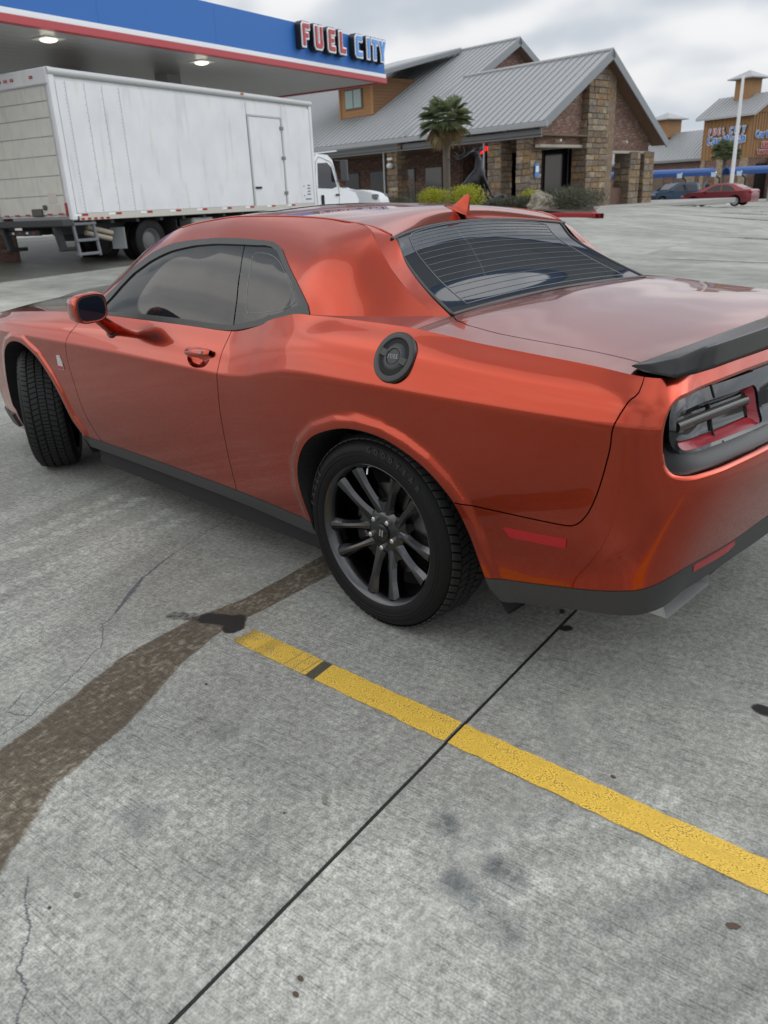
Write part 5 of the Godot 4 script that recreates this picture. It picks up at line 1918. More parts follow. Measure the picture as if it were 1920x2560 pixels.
# ------------------------------------------------------------------ box truck; x along it from the tail, y up, its near side at z = 0
func make_truck() -> void:
	var tk := thing("box_truck", "dirty white box truck parked under the canopy with shut roll-up rear door", "truck", Vector3(15.15, .30, 5.28), deg_to_rad(-75.7))
	var W := 2.5
	var mb := MB.new()
	mb.box(Vector3(4.545, 2.47, -W / 2.0), Vector3(9.0, 2.72, W - .06))
	obj("box_body", mb, white_dirty, tk)
	var xs := [.16, .40, .88, 1.34, 1.81, 6.06, 7.60, 8.9]
	for k in xs.size() - 1:       # side sheets, each its own
		mb = MB.new()
		var a: float = xs[k] + .004
		var b: float = xs[k + 1] - .004
		if k == 5: continue
		mb.box(Vector3((a + b) / 2.0, 2.41, .004), Vector3(b - a, 2.50, .012), Basis(), .003)
		obj("side_sheet", mb, white_dirty, tk)
		if k < 4:
			mb = MB.new()
			for r in (34 if k != 1 and k != 2 else 17): mb.lathe([Vector2(0, .006), Vector2(.009, .003), Vector2(.011, 0)], 6, Transform3D(Basis(Vector3(1, 0, 0), PI / 2), Vector3(xs[k + 1] - .03, 1.20 + r * (.073 if k != 1 and k != 2 else .146), .010)))
			var rv := obj("rivets", mb, deck_metal, tk)
			rv.set_meta("kind", "stuff")
	mb = MB.new()
	mb.box(Vector3(6.83, 3.52, .004), Vector3(1.52, .28, .012))
	obj("side_sheet", mb, white_dirty, tk)
	# side door
	mb = MB.new()
	for e in [[6.105, 2.27, .06, 2.22], [7.555, 2.27, .06, 2.22]]: mb.box(Vector3(e[0], e[1], .012), Vector3(e[2], e[3], .03), Basis(), .006)
	mb.box(Vector3(6.83, 3.36, .012), Vector3(1.45, .05, .03), Basis(), .006)
	var df := obj("side_door_frame", mb, mat(.42, .43, .43, .5), tk)
	mb = MB.new()
	mb.box(Vector3(6.83, 2.23, .0), Vector3(1.37, 2.20, .03), Basis(), .008)
	obj("side_door", mb, white_dirty, tk)
	for y in [1.45, 2.35, 3.1]:
		mb = MB.new()
		mb.box(Vector3(7.53, y, .03), Vector3(.16, .09, .02), Basis(), .004)
		obj("door_hinge", mb, disc_metal, df)
	mb = MB.new()
	mb.box(Vector3(6.30, 1.60, .035), Vector3(.26, .05, .035), Basis(), .01)
	obj("door_latch", mb, dark, df)
	# top and bottom rails, posts
	mb = MB.new()
	mb.tube([Vector3(.0, 3.80, -.02), Vector3(9.05, 3.80, -.02)], .075, 12)
	obj("top_rail", mb, mat(.46, .47, .47, .45), tk)
	mb = MB.new()
	mb.box(Vector3(4.65, 1.085, .004), Vector3(8.9, .14, .03), Basis(), .006)
	obj("bottom_rail", mb, mat(.48, .46, .41, .6), tk)
	for e in [[.08, .16], [8.98, .14]]:
		mb = MB.new()
		mb.box(Vector3(e[0], 2.45, -.03), Vector3(e[1], 2.85, .10), Basis(), .02)
		obj("corner_post", mb, white_dirty, tk)
	mb = MB.new()
	mb.box(Vector3(.05, 3.72, -W / 2.0), Vector3(.14, .30, W), Basis(), .02)
	obj("rear_header", mb, white_dirty, tk)
	mb = MB.new()
	mb.box(Vector3(.05, 2.3, -W + .06), Vector3(.14, 2.6, .12), Basis(), .02)
	obj("corner_post", mb, white_dirty, tk)
	for z in [-.45, -1.05, -1.25, -1.45, -2.05]:
		mb = MB.new()
		mb.box(Vector3(-.03, 3.72, z), Vector3(.03, .05, .10), Basis(), .008)
		obj("marker_lamp", mb, marker_red, tk)
	var door_dirt := mat(1, 1, .94, .6)
	door_dirt.albedo_color = Color(.96, .945, .90)
	door_dirt.albedo_texture = white_dirty.albedo_texture
	door_dirt.uv1_triplanar = true
	door_dirt.uv1_scale = Vector3.ONE / 1.7
	var ys := [1.14, 1.52, 1.90, 2.28, 2.64, 2.98, 3.28, 3.55]
	for k in 7:
		mb = MB.new()
		mb.box(Vector3(.04, (ys[k] + ys[k + 1]) / 2.0, -W / 2.0), Vector3(.05, ys[k + 1] - ys[k] - .014, W - .30), Basis(), .008)
		obj("roll_door_panel", mb, door_dirt, tk)
	mb = MB.new()
	for e in [[-.50, 1.48, .28, .2], [-.40, 1.27, .18, .14]]: mb.box(Vector3(.012, e[1], e[0]), Vector3(.006, e[3], e[2]))
	obj("door_sticker", mb, mat(.55, .50, .46, .7), tk)
	mb = MB.new()
	mb.box(Vector3(.0, 1.20, -1.05), Vector3(.06, .16, .34), Basis(), .02)
	mb.box(Vector3(.0, 1.30, -.78), Vector3(.05, .10, .12), Basis(), .02)
	obj("door_lock", mb, mat(.09, .08, .07, .7), tk)
	# tape
	for k in 9:
		mb = MB.new()
		mb.box(Vector3(.35 + .935 * k, 1.125, .0212), Vector3(.16, .045, .004))
		obj("reflector_tape", mb, marker_red, tk)
		mb = MB.new()
		mb.box(Vector3(.35 + .935 * k - .2, 1.125, .0212), Vector3(.18, .045, .004))
		obj("reflector_tape", mb, white_paint, tk)
	for k in 5:
		mb = MB.new()
		mb.box(Vector3(.28 + .17 * k, 1.045, .0212), Vector3(.09, .04, .004))
		obj("reflector_tape", mb, marker_red, tk)
	for k in 6:
		mb = MB.new()
		mb.box(Vector3(.012, 1.16, -.32 - .36 * k), Vector3(.004, .035, .16))
		obj("reflector_tape", mb, marker_red, tk)
	mb = MB.new()
	mb.box(Vector3(.0, 1.24, -.10), Vector3(.05, .26, .06), Basis(), .01)
	obj("tail_light", mb, marker_red, tk)
	mb = MB.new()
	mb.box(Vector3(.0, 1.24, -W + .10), Vector3(.05, .26, .06), Basis(), .01)
	obj("tail_light", mb, marker_red, tk)
	mb = MB.new()
	mb.box(Vector3(5.93, 3.83, .06), Vector3(.10, .04, .05), Basis(), .01)
	obj("side_marker", mb, mat(.5, .16, .02, .3), tk)
	mb = MB.new()
	for e in [[8.42, 1.62, .05], [8.66, 1.64, .12], [8.66, 1.56, .14], [8.66, 1.48, .13], [8.66, 1.40, .16], [8.42, 1.36, .05], [8.62, 1.27, .30]]: mb.box(Vector3(e[0], e[1], .0115), Vector3(e[2], .035, .004))
	obj("stencil_marks", mb, mat(.09, .11, .15, .6), tk)
	# chassis, lift, wheels
	var iron := mat(.032, .033, .036, .7)
	mb = MB.new()
	mb.box(Vector3(4.6, .85, -.75), Vector3(9.0, .24, .12))
	mb.box(Vector3(4.6, .85, -1.75), Vector3(9.0, .24, .12))
	for k in 12: mb.box(Vector3(.4 + .75 * k, .98, -1.25), Vector3(.09, .10, 2.35))
	mb.box(Vector3(1.2, .72, -1.25), Vector3(.5, .3, 1.0), Basis(), .04)
	obj("chassis", mb, iron, tk)
	mb = MB.new()
	mb.box(Vector3(-.12, .98, -W / 2.0), Vector3(.30, .14, W), Basis(), .02)
	mb.box(Vector3(-.05, .80, -1.62), Vector3(.10, .12, 1.25), Basis(), .02)
	for z in [-.36, -2.1]:
		mb.box(Vector3(-.10, .70, z), Vector3(.16, .55, .12), Basis(Vector3(0, 0, 1), .2), .02)
		mb.box(Vector3(.10, .45, z), Vector3(.5, .08, .10), Basis(), .02)
	obj("tail_lift", mb, iron, tk)
	for e in [[-1.16, .0], [-1.38, 1.0], [-1.62, .0], [-1.86, 1.0], [-2.1, .0]]:
		mb = MB.new()
		mb.box(Vector3(-.106, .80, e[0]), Vector3(.012, .045, .07), Basis(), .004)
		obj("lift_reflector", mb, white_paint if e[1] > 0 else marker_red, tk)
	mb = MB.new()
	for x in [.08, .62]: mb.box(Vector3(x, .66, -.06), Vector3(.07, .76, .05), Basis(Vector3(0, 0, 1), .10), .01)
	for y in [.34, .62, .95]: mb.box(Vector3(.35, y, -.06), Vector3(.6, .06, .09), Basis(), .01)
	obj("side_step", mb, mat(.13, .135, .15, .6), tk)
	mb = MB.new()
	for e in [[1.05, .78], [1.0, .66]]: mb.tube([Vector3(e[0] - .45, e[1] + .1, -.3), Vector3(e[0] + .15, e[1] - .06, -.2)], .055, 8)
	obj("stowed_plank", mb, mat(.34, .30, .24, .8), tk)
	mb = MB.new()
	mb.box(Vector3(1.42, .60, -.26), Vector3(.02, .46, .34), Basis(Vector3(0, 1, 0), .35))
	obj("mud_flap", mb, mat(.30, .31, .32, .7), tk)
	mb = MB.new()
	mb.box(Vector3(4.1, .66, -.32), Vector3(.8, .55, .5), Basis(), .05)
	obj("fuel_tank", mb, mat(.30, .29, .27, .5), tk)
	for e in [[2.35, -.30], [2.35, -.60], [2.35, -1.90], [2.35, -2.20], [9.55, -.32], [9.55, -2.18]]:
		mb = MB.new()
		var tr := Transform3D(Basis(Vector3(1, 0, 0), PI / 2), Vector3(e[0], .49, e[1]))
		mb.lathe([Vector2(.28, -.11), Vector2(.44, -.125), Vector2(.485, -.10), Vector2(.49, .0), Vector2(.485, .10), Vector2(.44, .125), Vector2(.28, .11)], 40, tr, 0, TAU, .8)
		var w := obj("wheel", mb, rubber, tk)
		mb = MB.new()
		mb.lathe([Vector2(.0, .05), Vector2(.12, .06), Vector2(.20, .02), Vector2(.27, .10), Vector2(.285, .11), Vector2(.285, -.11)], 28, tr)
		obj("rim", mb, mat(.10, .10, .10, .6), w)
	for e in [[2.35, .30], [2.35, 2.05]]:
		mb = MB.new()
		mb.box(Vector3(3.05, .62, -e[1]), Vector3(.02, .62, .6))
		obj("mud_flap", mb, dark, tk)
	# cab
	var cabp := pts([[9.28, .62], [9.28, 2.38], [9.42, 2.52], [10.02, 2.50], [10.28, 2.36], [10.62, 1.58], [11.55, 1.42], [11.72, 1.2], [11.74, .62]])
	mb = MB.new()
	mb.prism(cabp, -.18, -2.32, Transform3D(), true)
	obj("cab", mb, white_paint, tk)
	mb = MB.new()
	mb.prism(pts([[9.42, 1.56], [9.46, 2.26], [9.98, 2.28], [10.20, 2.16], [10.46, 1.60], [10.2, 1.54]]), -.176, -.20)
	var cw := obj("cab_window", mb, gloss_black, tk)
	mb = MB.new()
	var ring := smooth_closed(pts([[9.36, .75], [9.36, 2.30], [9.98, 2.34], [10.26, 2.2], [10.56, 1.56], [10.5, .75]]), [0, 5], 3)
	for k in ring.size(): mb.tube([Vector3(ring[k].x, ring[k].y, -.178), Vector3(ring[(k + 1) % ring.size()].x, ring[(k + 1) % ring.size()].y, -.178)], .012, 5, false)
	obj("cab_door_gap", mb, mat(.30, .31, .32, .6), tk)
	mb = MB.new()
	mb.box(Vector3(10.45, 1.36, -.15), Vector3(.18, .05, .05), Basis(), .012)
	obj("cab_door_handle", mb, dark, tk)
	mb = MB.new()
	mb.box(Vector3(10.62, 2.05, .02), Vector3(.10, .62, .24), Basis(Vector3.UP, .5), .03)
	mb.tube([Vector3(10.45, 2.35, -.2), Vector3(10.62, 2.34, .02)], .015, 6)
	mb.tube([Vector3(10.45, 1.75, -.2), Vector3(10.62, 1.78, .02)], .015, 6)
	obj("cab_mirror", mb, mat(.09, .09, .095, .4), tk)
	mb = MB.new()
	mb.box(Vector3(9.62, 1.2, -.16), Vector3(.14, .34, .04), Basis(), .03)
	obj("fuel_filler", mb, dark, tk)
	mb = MB.new()
	mb.box(Vector3(9.75, 2.56, -1.25), Vector3(.10, .07, 1.3), Basis(), .02)
	obj("roof_marker", mb, mat(.45, .16, .03, .3), tk)
	mb = MB.new()
	mb.box(Vector3(9.15, .9, -.5), Vector3(.2, .5, .4), Basis(), .03)
	mb.box(Vector3(10.9, .42, -.35), Vector3(1.4, .22, .22), Basis(), .03)
	obj("cab_step", mb, iron, tk)

# ------------------------------------------------------------------ parked cars far off; x forward, wheels at x = 0 and x = base
func make_parked(called: String, label: String, category: String, at: Vector3, turn: float, coat: Material, o: Dictionary) -> Node3D:
	var c := thing(called, label, category, at, turn)
	var wid: float = o.wide / 2.0
	var low: PackedVector2Array = smooth_closed(pts(o.body), [], 4)
	var belt: float = o.belt
	var roof: float = o.roof
	var ends: Vector2 = o.ends
	var half := func(x: float, y: float) -> float:
		var k := wid * (1.0 - .035 * smoothstep(.55, .2, y) - .02 * smoothstep(.6, belt, y))
		k *= 1.0 - .22 * pow(clampf((x - ends.y + .75) / .75, 0, 1), 2.6) - .16 * pow(clampf((ends.x + .6 - x) / .6, 0, 1), 2.6)
		return k - (y - belt) / (roof - belt) * wid * .25 if y > belt else k
	var mb := MB.new()
	for s in [-1.0, 1.0]:
		var f := func(q: Vector2) -> Array:
			var z: float = half.call(q.x, q.y)
			var dx: float = (half.call(q.x + .01, q.y) - half.call(q.x - .01, q.y)) / .02
			var dy: float = (half.call(q.x, q.y + .01) - half.call(q.x, q.y - .01)) / .02
			return [Vector3(q.x, q.y, z * s), Vector3(-dx, -dy, s).normalized() if s > 0 else Vector3(-dx, -dy, -1).normalized()]
		var holes := []
		for wx in [0.0, o.base]: holes.append(circle(o.tyre + .055, 28, Vector2(wx, o.tyre)))
		var cut := low
		for h in holes: cut = Geometry2D.clip_polygons(cut, h)[0]
		panel(mb, cut, [], lines(ends.x - .05, ends.y + .05, 44), lines(.1, roof + .05, 24), f)
		if s > 0:
			var q := dense(cut, .12)
			for k in q.size():
				var a := q[k]; var b := q[(k + 1) % q.size()]
				var za: float = half.call(a.x, a.y); var zb: float = half.call(b.x, b.y)
				var d := (b - a)
				var n := Vector3(d.y, -d.x, 0).normalized() * (1.0 if not Geometry2D.is_polygon_clockwise(cut) else -1.0)
				if a.y < .3 or (a.distance_to(Vector2(0, o.tyre)) < o.tyre + .06) or (a.distance_to(Vector2(o.base, o.tyre)) < o.tyre + .06): continue
				mb.squad(Vector3(a.x, a.y, -za), Vector3(b.x, b.y, -zb), Vector3(b.x, b.y, zb), Vector3(a.x, a.y, za), n, n, n, n)
	obj("car_body", mb, coat, c)
	mb = MB.new()
	mb.box(Vector3((ends.x + ends.y) / 2.0, .42, 0), Vector3(ends.y - ends.x - .5, .35, o.wide - .5))
	obj("underbody", mb, dark, c)
	for w in o.windows:
		for s in [-1.0, 1.0]:
			mb = MB.new()
			var f := func(q: Vector2) -> Array: return [Vector3(q.x, q.y, (half.call(q.x, q.y) + .006) * s), Vector3(0, .25, s).normalized()]
			panel(mb, pts(w), [], lines(ends.x, ends.y, 30), lines(.1, roof + .05, 12), f)
			edge(mb, pts(w), f, .02)
			obj("side_window", mb, gloss_black, c)
	for w in o.glass:        # windscreen and rear window: two points of the outline, lifted a little
		mb = MB.new()
		var a := Vector2(w[0], w[1]); var b := Vector2(w[2], w[3])
		var d := (b - a)
		var n := Vector2(-d.y, d.x).normalized()
		if n.y < 0: n = -n
		a += n * .012; b += n * .012
		var za: float = half.call(a.x, a.y) - .07; var zb: float = half.call(b.x, b.y) - .06
		mb.quad(Vector3(a.x, a.y, -za), Vector3(b.x, b.y, -zb), Vector3(b.x, b.y, zb), Vector3(a.x, a.y, za), Vector3(n.x, n.y, 0))
		obj("windscreen", mb, gloss_black, c)
	for l in o.lamps:
		for s in [-1.0, 1.0]:
			mb = MB.new()
			mb.box(Vector3(l[0], l[1], s * (half.call(l[0], l[1]) - .10)), Vector3(l[2], l[3], .26), Basis(), .03)
			obj("lamp", mb, lamp_glass if l[4] == 0 else marker_red, c)
	for s in [-1.0, 1.0]:
		mb = MB.new()
		mb.box(Vector3(o.mirror.x, o.mirror.y, s * (wid + .09)), Vector3(.14, .13, .2), Basis(), .05)
		obj("door_mirror", mb, coat, c)
		mb = MB.new()
		for x in o.seams: mb.tube([Vector3(x, .35, s * (half.call(x, .35) + .001)), Vector3(x, .6, s * (half.call(x, .6) + .001)), Vector3(x, belt, s * (half.call(x, belt) + .001))], .006, 4, false)
		obj("door_gap", mb, dark, c)
		for wx in [0.0, o.base]:
			mb = MB.new()
			var tr := Transform3D(Basis(Vector3(1, 0, 0), PI / 2 * s), Vector3(wx, o.tyre, s * (wid - .13)))
			var r: float = o.tyre
			mb.lathe([Vector2(r * .66, -.09), Vector2(r * .9, -.11), Vector2(r, -.08), Vector2(r, .08), Vector2(r * .9, .11), Vector2(r * .66, .09)], 32, tr, 0, TAU, .8)
			var wl := obj("wheel", mb, rubber, c)
			mb = MB.new()
			mb.lathe([Vector2(0, .05), Vector2(r * .14, .05), Vector2(r * .2, .02), Vector2(r * .60, .05), Vector2(r * .68, .095), Vector2(r * .7, .08)], 30, tr)
			for k in 5:
				var a := TAU * k / 5.0
				mb.box(tr * Vector3(cos(a) * r * .38, .055, sin(a) * r * .38), Vector3(r * .58, .03, .07), tr.basis * Basis(Vector3.UP, -a), .01)
			obj("rim", mb, lamp_grey if o.get("dark_rim", false) else deck_metal, wl)
	return c

func make_cars() -> void:
	var red := mat(.22, .012, .022, .25, .4)
	red.clearcoat_enabled = true
	red.clearcoat = 1.0
	make_parked("parked_sedan", "dark red saloon parked broadside across the lot beyond the boulder", "car", Vector3(21.0, .08, 54.75), deg_to_rad(3.0), red, {
		"wide": 1.82, "belt": .93, "roof": 1.46, "base": 2.78, "tyre": .33, "ends": Vector2(-1.02, 3.80), "mirror": Vector2(2.05, .98),
		"body": [[-.98, .32], [-1.02, .58], [-.98, .86], [-.90, 1.0], [-.45, 1.06], [.05, 1.30], [.45, 1.42], [1.0, 1.46], [1.5, 1.42], [1.95, 1.25], [2.45, 1.02], [3.1, .92], [3.55, .80], [3.76, .62], [3.78, .38], [3.6, .22], [1.4, .19], [-.8, .24]],
		"windows": [[[.02, .98], [.32, 1.25], [.62, 1.35], [.98, 1.375], [.96, .97]], [[1.02, .97], [1.04, 1.375], [1.42, 1.34], [1.8, 1.18], [2.10, .99]]], "glass": [[2.40, 1.06, 1.62, 1.39], [-.32, 1.12, .32, 1.385]],
		"lamps": [[3.55, .70, .28, .13, 0], [-.90, .86, .22, .16, 1]], "seams": [.95, 2.05]})
	make_parked("parked_suv", "dark blue suv parked nose towards us behind the red saloon", "car", Vector3(29.0, .03, 63.6), deg_to_rad(62.0), mat(.022, .045, .085, .25, .3), {
		"wide": 1.92, "belt": 1.08, "roof": 1.72, "base": 2.72, "tyre": .37, "ends": Vector2(-.98, 3.62), "mirror": Vector2(1.95, 1.12),
		"body": [[-.92, .40], [-.98, .7], [-.95, 1.05], [-.82, 1.45], [-.60, 1.68], [.2, 1.72], [1.1, 1.69], [1.55, 1.52], [2.15, 1.16], [2.9, 1.08], [3.4, .96], [3.58, .75], [3.58, .42], [3.4, .28], [1.4, .25], [-.7, .30]],
		"windows": [[[-.55, 1.14], [-.5, 1.50], [.48, 1.55], [.48, 1.12]], [[.54, 1.12], [.54, 1.55], [1.08, 1.52], [1.42, 1.38], [1.85, 1.14]]], "glass": [[2.12, 1.20, 1.32, 1.63], [-.86, 1.18, -.66, 1.60]],
		"lamps": [[3.42, .86, .26, .14, 0], [-.92, 1.0, .12, .34, 1]], "seams": [.5, 1.8], "dark_rim": true})
	make_parked("parked_pickup", "white pickup parked beyond the nose of the white box truck", "pickup", Vector3(22.7, high(21.0, 17.5) - .02, 16.5), deg_to_rad(-147.0), white_paint, {
		"wide": 1.92, "belt": 1.12, "roof": 1.80, "base": 3.30, "tyre": .38, "ends": Vector2(-1.1, 4.25), "mirror": Vector2(2.55, 1.22),
		"body": [[-1.05, .5], [-1.1, .8], [-1.08, 1.12], [.2, 1.14], [.38, 1.62], [.62, 1.78], [1.5, 1.80], [2.0, 1.70], [2.75, 1.24], [3.5, 1.16], [4.0, 1.02], [4.2, .8], [4.2, .48], [4.0, .34], [2.0, .32], [-.8, .40]],
		"windows": [[[.55, 1.20], [.68, 1.62], [1.28, 1.66], [1.28, 1.18]], [[1.34, 1.18], [1.34, 1.66], [1.76, 1.62], [2.06, 1.46], [2.42, 1.20]]], "glass": [[2.72, 1.28, 1.90, 1.74], [.30, 1.25, .46, 1.66]],
		"lamps": [[4.02, .92, .24, .18, 0], [-1.05, 1.0, .1, .3, 1]], "seams": [1.3, 2.5], "dark_rim": true})

# ------------------------------------------------------------------ the store; u (x) runs away along its front, z runs along its gable end, from the corner of the eaves
func stone_face(parent: Node, at: Vector3, along: Vector3, wide: float, high_: float, out: Vector3, seed_: int, row := .30, top = null) -> int:
	var rng := RandomNumberGenerator.new()
	rng.seed = seed_
	var y := 0.0
	var n := 0
	var b := Basis(along, Vector3.UP, along.cross(Vector3.UP))
	while y < high_ - .05:
		var h := minf(rng.randf_range(row * .72, row * 1.2), high_ - y)
		if high_ - y - h < .12: h = high_ - y
		var x := 0.0
		while x < wide - .04:
			var w := minf(rng.randf_range(row * 1.1, row * 2.6), wide - x)
			if wide - x - w < .16: w = wide - x
			var ok := true
			if top != null: ok = top.call(x + w / 2.0) > y + h
			if ok:
				var o := MeshInstance3D.new()
				o.mesh = unit_stones[rng.randi() % unit_stones.size()]
				o.material_override = stones[rng.randi() % stones.size()]
				o.name = "stone"
				parent.add_child(o, true)
				o.transform = Transform3D(b.scaled_local(Vector3(w - .018, h - .016, .12)), at + along * (x + w / 2.0) + Vector3.UP * (y + h / 2.0) + out * rng.randf_range(-.022, .014))
				n += 1
			x += w
		y += h
	return n

var unit_stones: Array = []

func stone_column(parent: Node, u: float, z: float, wu: float, wz: float, h: float, seed_: int, row := .34) -> void:
	var mb := MB.new()
	mb.box(Vector3(u + wu / 2.0, h / 2.0, z + wz / 2.0), Vector3(wu - .10, h, wz - .10))
	var c := obj("stone_column", mb, stones[1], parent)
	stone_face(c, Vector3(u + .05, 0, z), Vector3(0, 0, 1), wz, h, Vector3(-1, 0, 0), seed_, row)
	stone_face(c, Vector3(u, 0, z + .05), Vector3(1, 0, 0), wu, h, Vector3(0, 0, -1), seed_ + 50, row)

func make_store() -> void:
	var rng := RandomNumberGenerator.new()
	rng.seed = 8
	for k in 4:
		var mb := MB.new()
		var j := func() -> float: return rng.randf_range(-.5, .5)
		var f := []
		for e in [[-.5, -.5], [.5, -.5], [.5, .5], [-.5, .5]]: f.append(Vector3(e[0] * .93 + j.call() * .05, e[1] * .88 + j.call() * .08, .5 + j.call() * .2))
		var g := []
		for e in [[-.5, -.5], [.5, -.5], [.5, .5], [-.5, .5]]: g.append(Vector3(e[0], e[1], .1))
		mb.quad(f[0], f[1], f[2], f[3], Vector3.BACK)
		for e in 4: mb.quad(f[e], f[(e + 1) % 4], g[(e + 1) % 4], g[e], (g[e] + g[(e + 1) % 4]) * Vector3(1, 1, 0) + Vector3(0, 0, .4))
		# both sides show, so that a stone can face either way
		for e in f.size(): f[e].z *= -1.0; g[e].z *= -1.0
		mb.quad(f[0], f[1], f[2], f[3], Vector3.FORWARD)
		for e in 4: mb.quad(f[e], f[(e + 1) % 4], g[(e + 1) % 4], g[e], (g[e] + g[(e + 1) % 4]) * Vector3(1, 1, 0) - Vector3(0, 0, .4))
		unit_stones.append(mb.mesh())
	var st := thing("store", "large brick and stone store with steep grey metal gable roofs behind the palm", "building", Vector3(21.56, .64, 31.94), -.046)
	var wood := mat(.16, .095, .06, .8)
	var mb := MB.new()
	mb.box(Vector3(17.0, -.12, 9.0), Vector3(36.0, .30, 20.0), Basis(), .03)
	obj("plinth", mb, mat(.33, .325, .31, .9), st)
	# porch roof and main roof
	var roofs := [[pts([[.0, 3.96], [5.5, 7.24], [11.6, 3.20]]), -.15, 9.75], [pts([[.0, 3.975], [10.0, 9.50], [19.5, 4.2]]), 9.2, 36.0]]
	for r in roofs:
		var p: PackedVector2Array = r[0]
		for k in 2:
			var a := p[k]; var b := p[k + 1]
			var d := (b - a)
			var nn := Vector2(-d.y, d.x).normalized()
			if nn.y < 0: nn = -nn
			mb = MB.new()
			mb.prism(PackedVector2Array([a, b, b - nn * .16, a - nn * .16]), r[1], r[2], Transform3D(Basis(Vector3(0, 0, 1), Vector3(0, 1, 0), Vector3(1, 0, 0)), Vector3()))
			var rf := obj("roof_slope", mb, roof_metal, st)
			if k == 1: continue
			var seam := MB.new()
			seam.box(Vector3(0, .028, 0), Vector3(.045, .062, d.length() - .02), Basis(), .008)
			var sm := seam.mesh()
			var n := int((r[2] - r[1]) / .46)
			for e in n + 1:
				var o := obj("roof_seam", sm, roof_metal, rf)
				o.transform = Transform3D(Basis(Vector3(1, 0, 0), Vector3(0, nn.y, nn.x), Vector3(0, d.y, d.x).normalized()).orthonormalized(), Vector3(r[1] + .03 + e * .46, (a.y + b.y) / 2.0, (a.x + b.x) / 2.0))
		mb = MB.new()
		mb.tube([Vector3(r[1], p[1].y + .03, p[1].x), Vector3(r[2], p[1].y + .03, p[1].x)], .09, 8)
		obj("ridge_cap", mb, roof_metal, st)
		for k in 2:       # rake boards
			var a := p[k]; var b := p[k + 1]
			var d := (b - a).normalized()
			mb = MB.new()
			var nn := Vector2(-d.y, d.x)
			if nn.y < 0: nn = -nn
			mb.prism(PackedVector2Array([a - d * .05 - nn * .34, b + d * .02 - nn * .34, b + d * .02 + nn * .03, a - d * .05 + nn * .03]), r[1] - .05, r[1] + .02, Transform3D(Basis(Vector3(0, 0, 1), Vector3(0, 1, 0), Vector3(1, 0, 0)), Vector3()))
			obj("rake_board", mb, roof_trim, st)
			mb = MB.new()      # underside of the overhang
			mb.prism(PackedVector2Array([a - nn * .22, b - nn * .22, b - nn * .17, a - nn * .17]), r[1] + .03, r[1] + .95, Transform3D(Basis(Vector3(0, 0, 1), Vector3(0, 1, 0), Vector3(1, 0, 0)), Vector3()))
			obj("soffit", mb, wood, st)
	mb = MB.new()
	mb.box(Vector3(17.8, 3.80, -.03), Vector3(36.3, .22, .16), Basis(), .02)
	obj("gutter", mb, mat(.30, .315, .33, .5), st)
	mb = MB.new()
	mb.box(Vector3(17.8, 3.48, .45), Vector3(35.0, .34, .10))
	obj("fascia_board", mb, roof_trim, st)
	mb = MB.new()
	mb.box(Vector3(17.8, 3.40, 3.0), Vector3(35.0, .06, 5.2))
	obj("porch_ceiling", mb, wood, st)
	for u in [11.5, 3.95]:
		mb = MB.new()
		mb.box(Vector3(u, 1.75, .52), Vector3(.10, 3.5, .09), Basis(), .02)
		obj("downpipe", mb, mat(.33, .345, .36, .5), st)
	# gable walls
	var yz := Transform3D(Basis(Vector3(0, 0, 1), Vector3(0, 1, 0), Vector3(1, 0, 0)), Vector3())
	mb = MB.new()
	mb.prism(pts([[.75, 3.0], [4.3, 3.0], [4.3, 6.35], [.75, 4.2]]), .66, .95, yz)
	mb.prism(pts([[6.9, 2.75], [10.9, 2.75], [10.9, 3.5], [6.9, 6.15]]), .66, .95, yz)
	mb.prism(pts([[4.2, 3.0], [7.0, 3.0], [7.0, 6.05], [5.5, 7.0], [4.2, 6.25]]), .80, 1.0, yz)
	obj("gable_wall", mb, brick_wall, st)
	mb = MB.new()
	mb.box(Vector3(.70, 2.93, 2.5), Vector3(.34, .14, 3.6), Basis(), .02)
	mb.box(Vector3(.70, 2.68, 8.9), Vector3(.34, .14, 4.2), Basis(), .02)
	obj("gable_sill", mb, mat(.40, .36, .30, .8), st)
	mb = MB.new()
	mb.prism(pts([[.3, 3.4], [19.0, 3.4], [19.0, 4.3], [10.0, 9.2], [.3, 4.0]]), 9.85, 10.1, yz)
	obj("gable_wall", mb, brick_wall, st)
	# stonework
	stone_column(st, 1.0, .55, .9, .9, 3.35, 11, .30)
	stone_column(st, 2.85, .55, .9, .9, 3.35, 12, .30)
	stone_column(st, 10.45, .55, .85, .9, 3.35, 13, .32)
	stone_column(st, .45, 8.75, 1.0, 1.05, 2.7, 15)
	stone_column(st, .45, 10.25, 1.0, 1.05, 2.7, 16)
	mb = MB.new()
	mb.prism(pts([[4.3, 0], [6.75, 0], [6.75, 6.15], [5.5, 6.95], [4.3, 6.25]]), .33, 1.2, yz)
	var pier := obj("stone_pier", mb, stones[1], st)
	stone_face(pier, Vector3(.33, 0, 4.25), Vector3(0, 0, 1), 1.85, 6.9, Vector3(-1, 0, 0), 21, .29, func(z: float) -> float: return minf(4.17 + .59 * (z + 4.25), 10.6 - .66 * (z + 4.25)))
	stone_face(pier, Vector3(.40, 0, 6.14), Vector3(0, 0, 1), .64, 6.5, Vector3(-1, 0, 0), 22, .29, func(z: float) -> float: return 10.5 - .66 * (z + 6.14))
	stone_face(pier, Vector3(.36, 0, 4.28), Vector3(1, 0, 0), .8, 5.9, Vector3(0, 0, -1), 23, .33)
	# walls in the shade of the porch
	mb = MB.new()
	mb.box(Vector3(22.0, 1.75, 5.6), Vector3(24.0, 3.5, .3))
	mb.box(Vector3(10.0, 1.75, 12.0), Vector3(.3, 3.5, 13.0))
	obj("wall", mb, brick_wall, st)
	mb = MB.new()
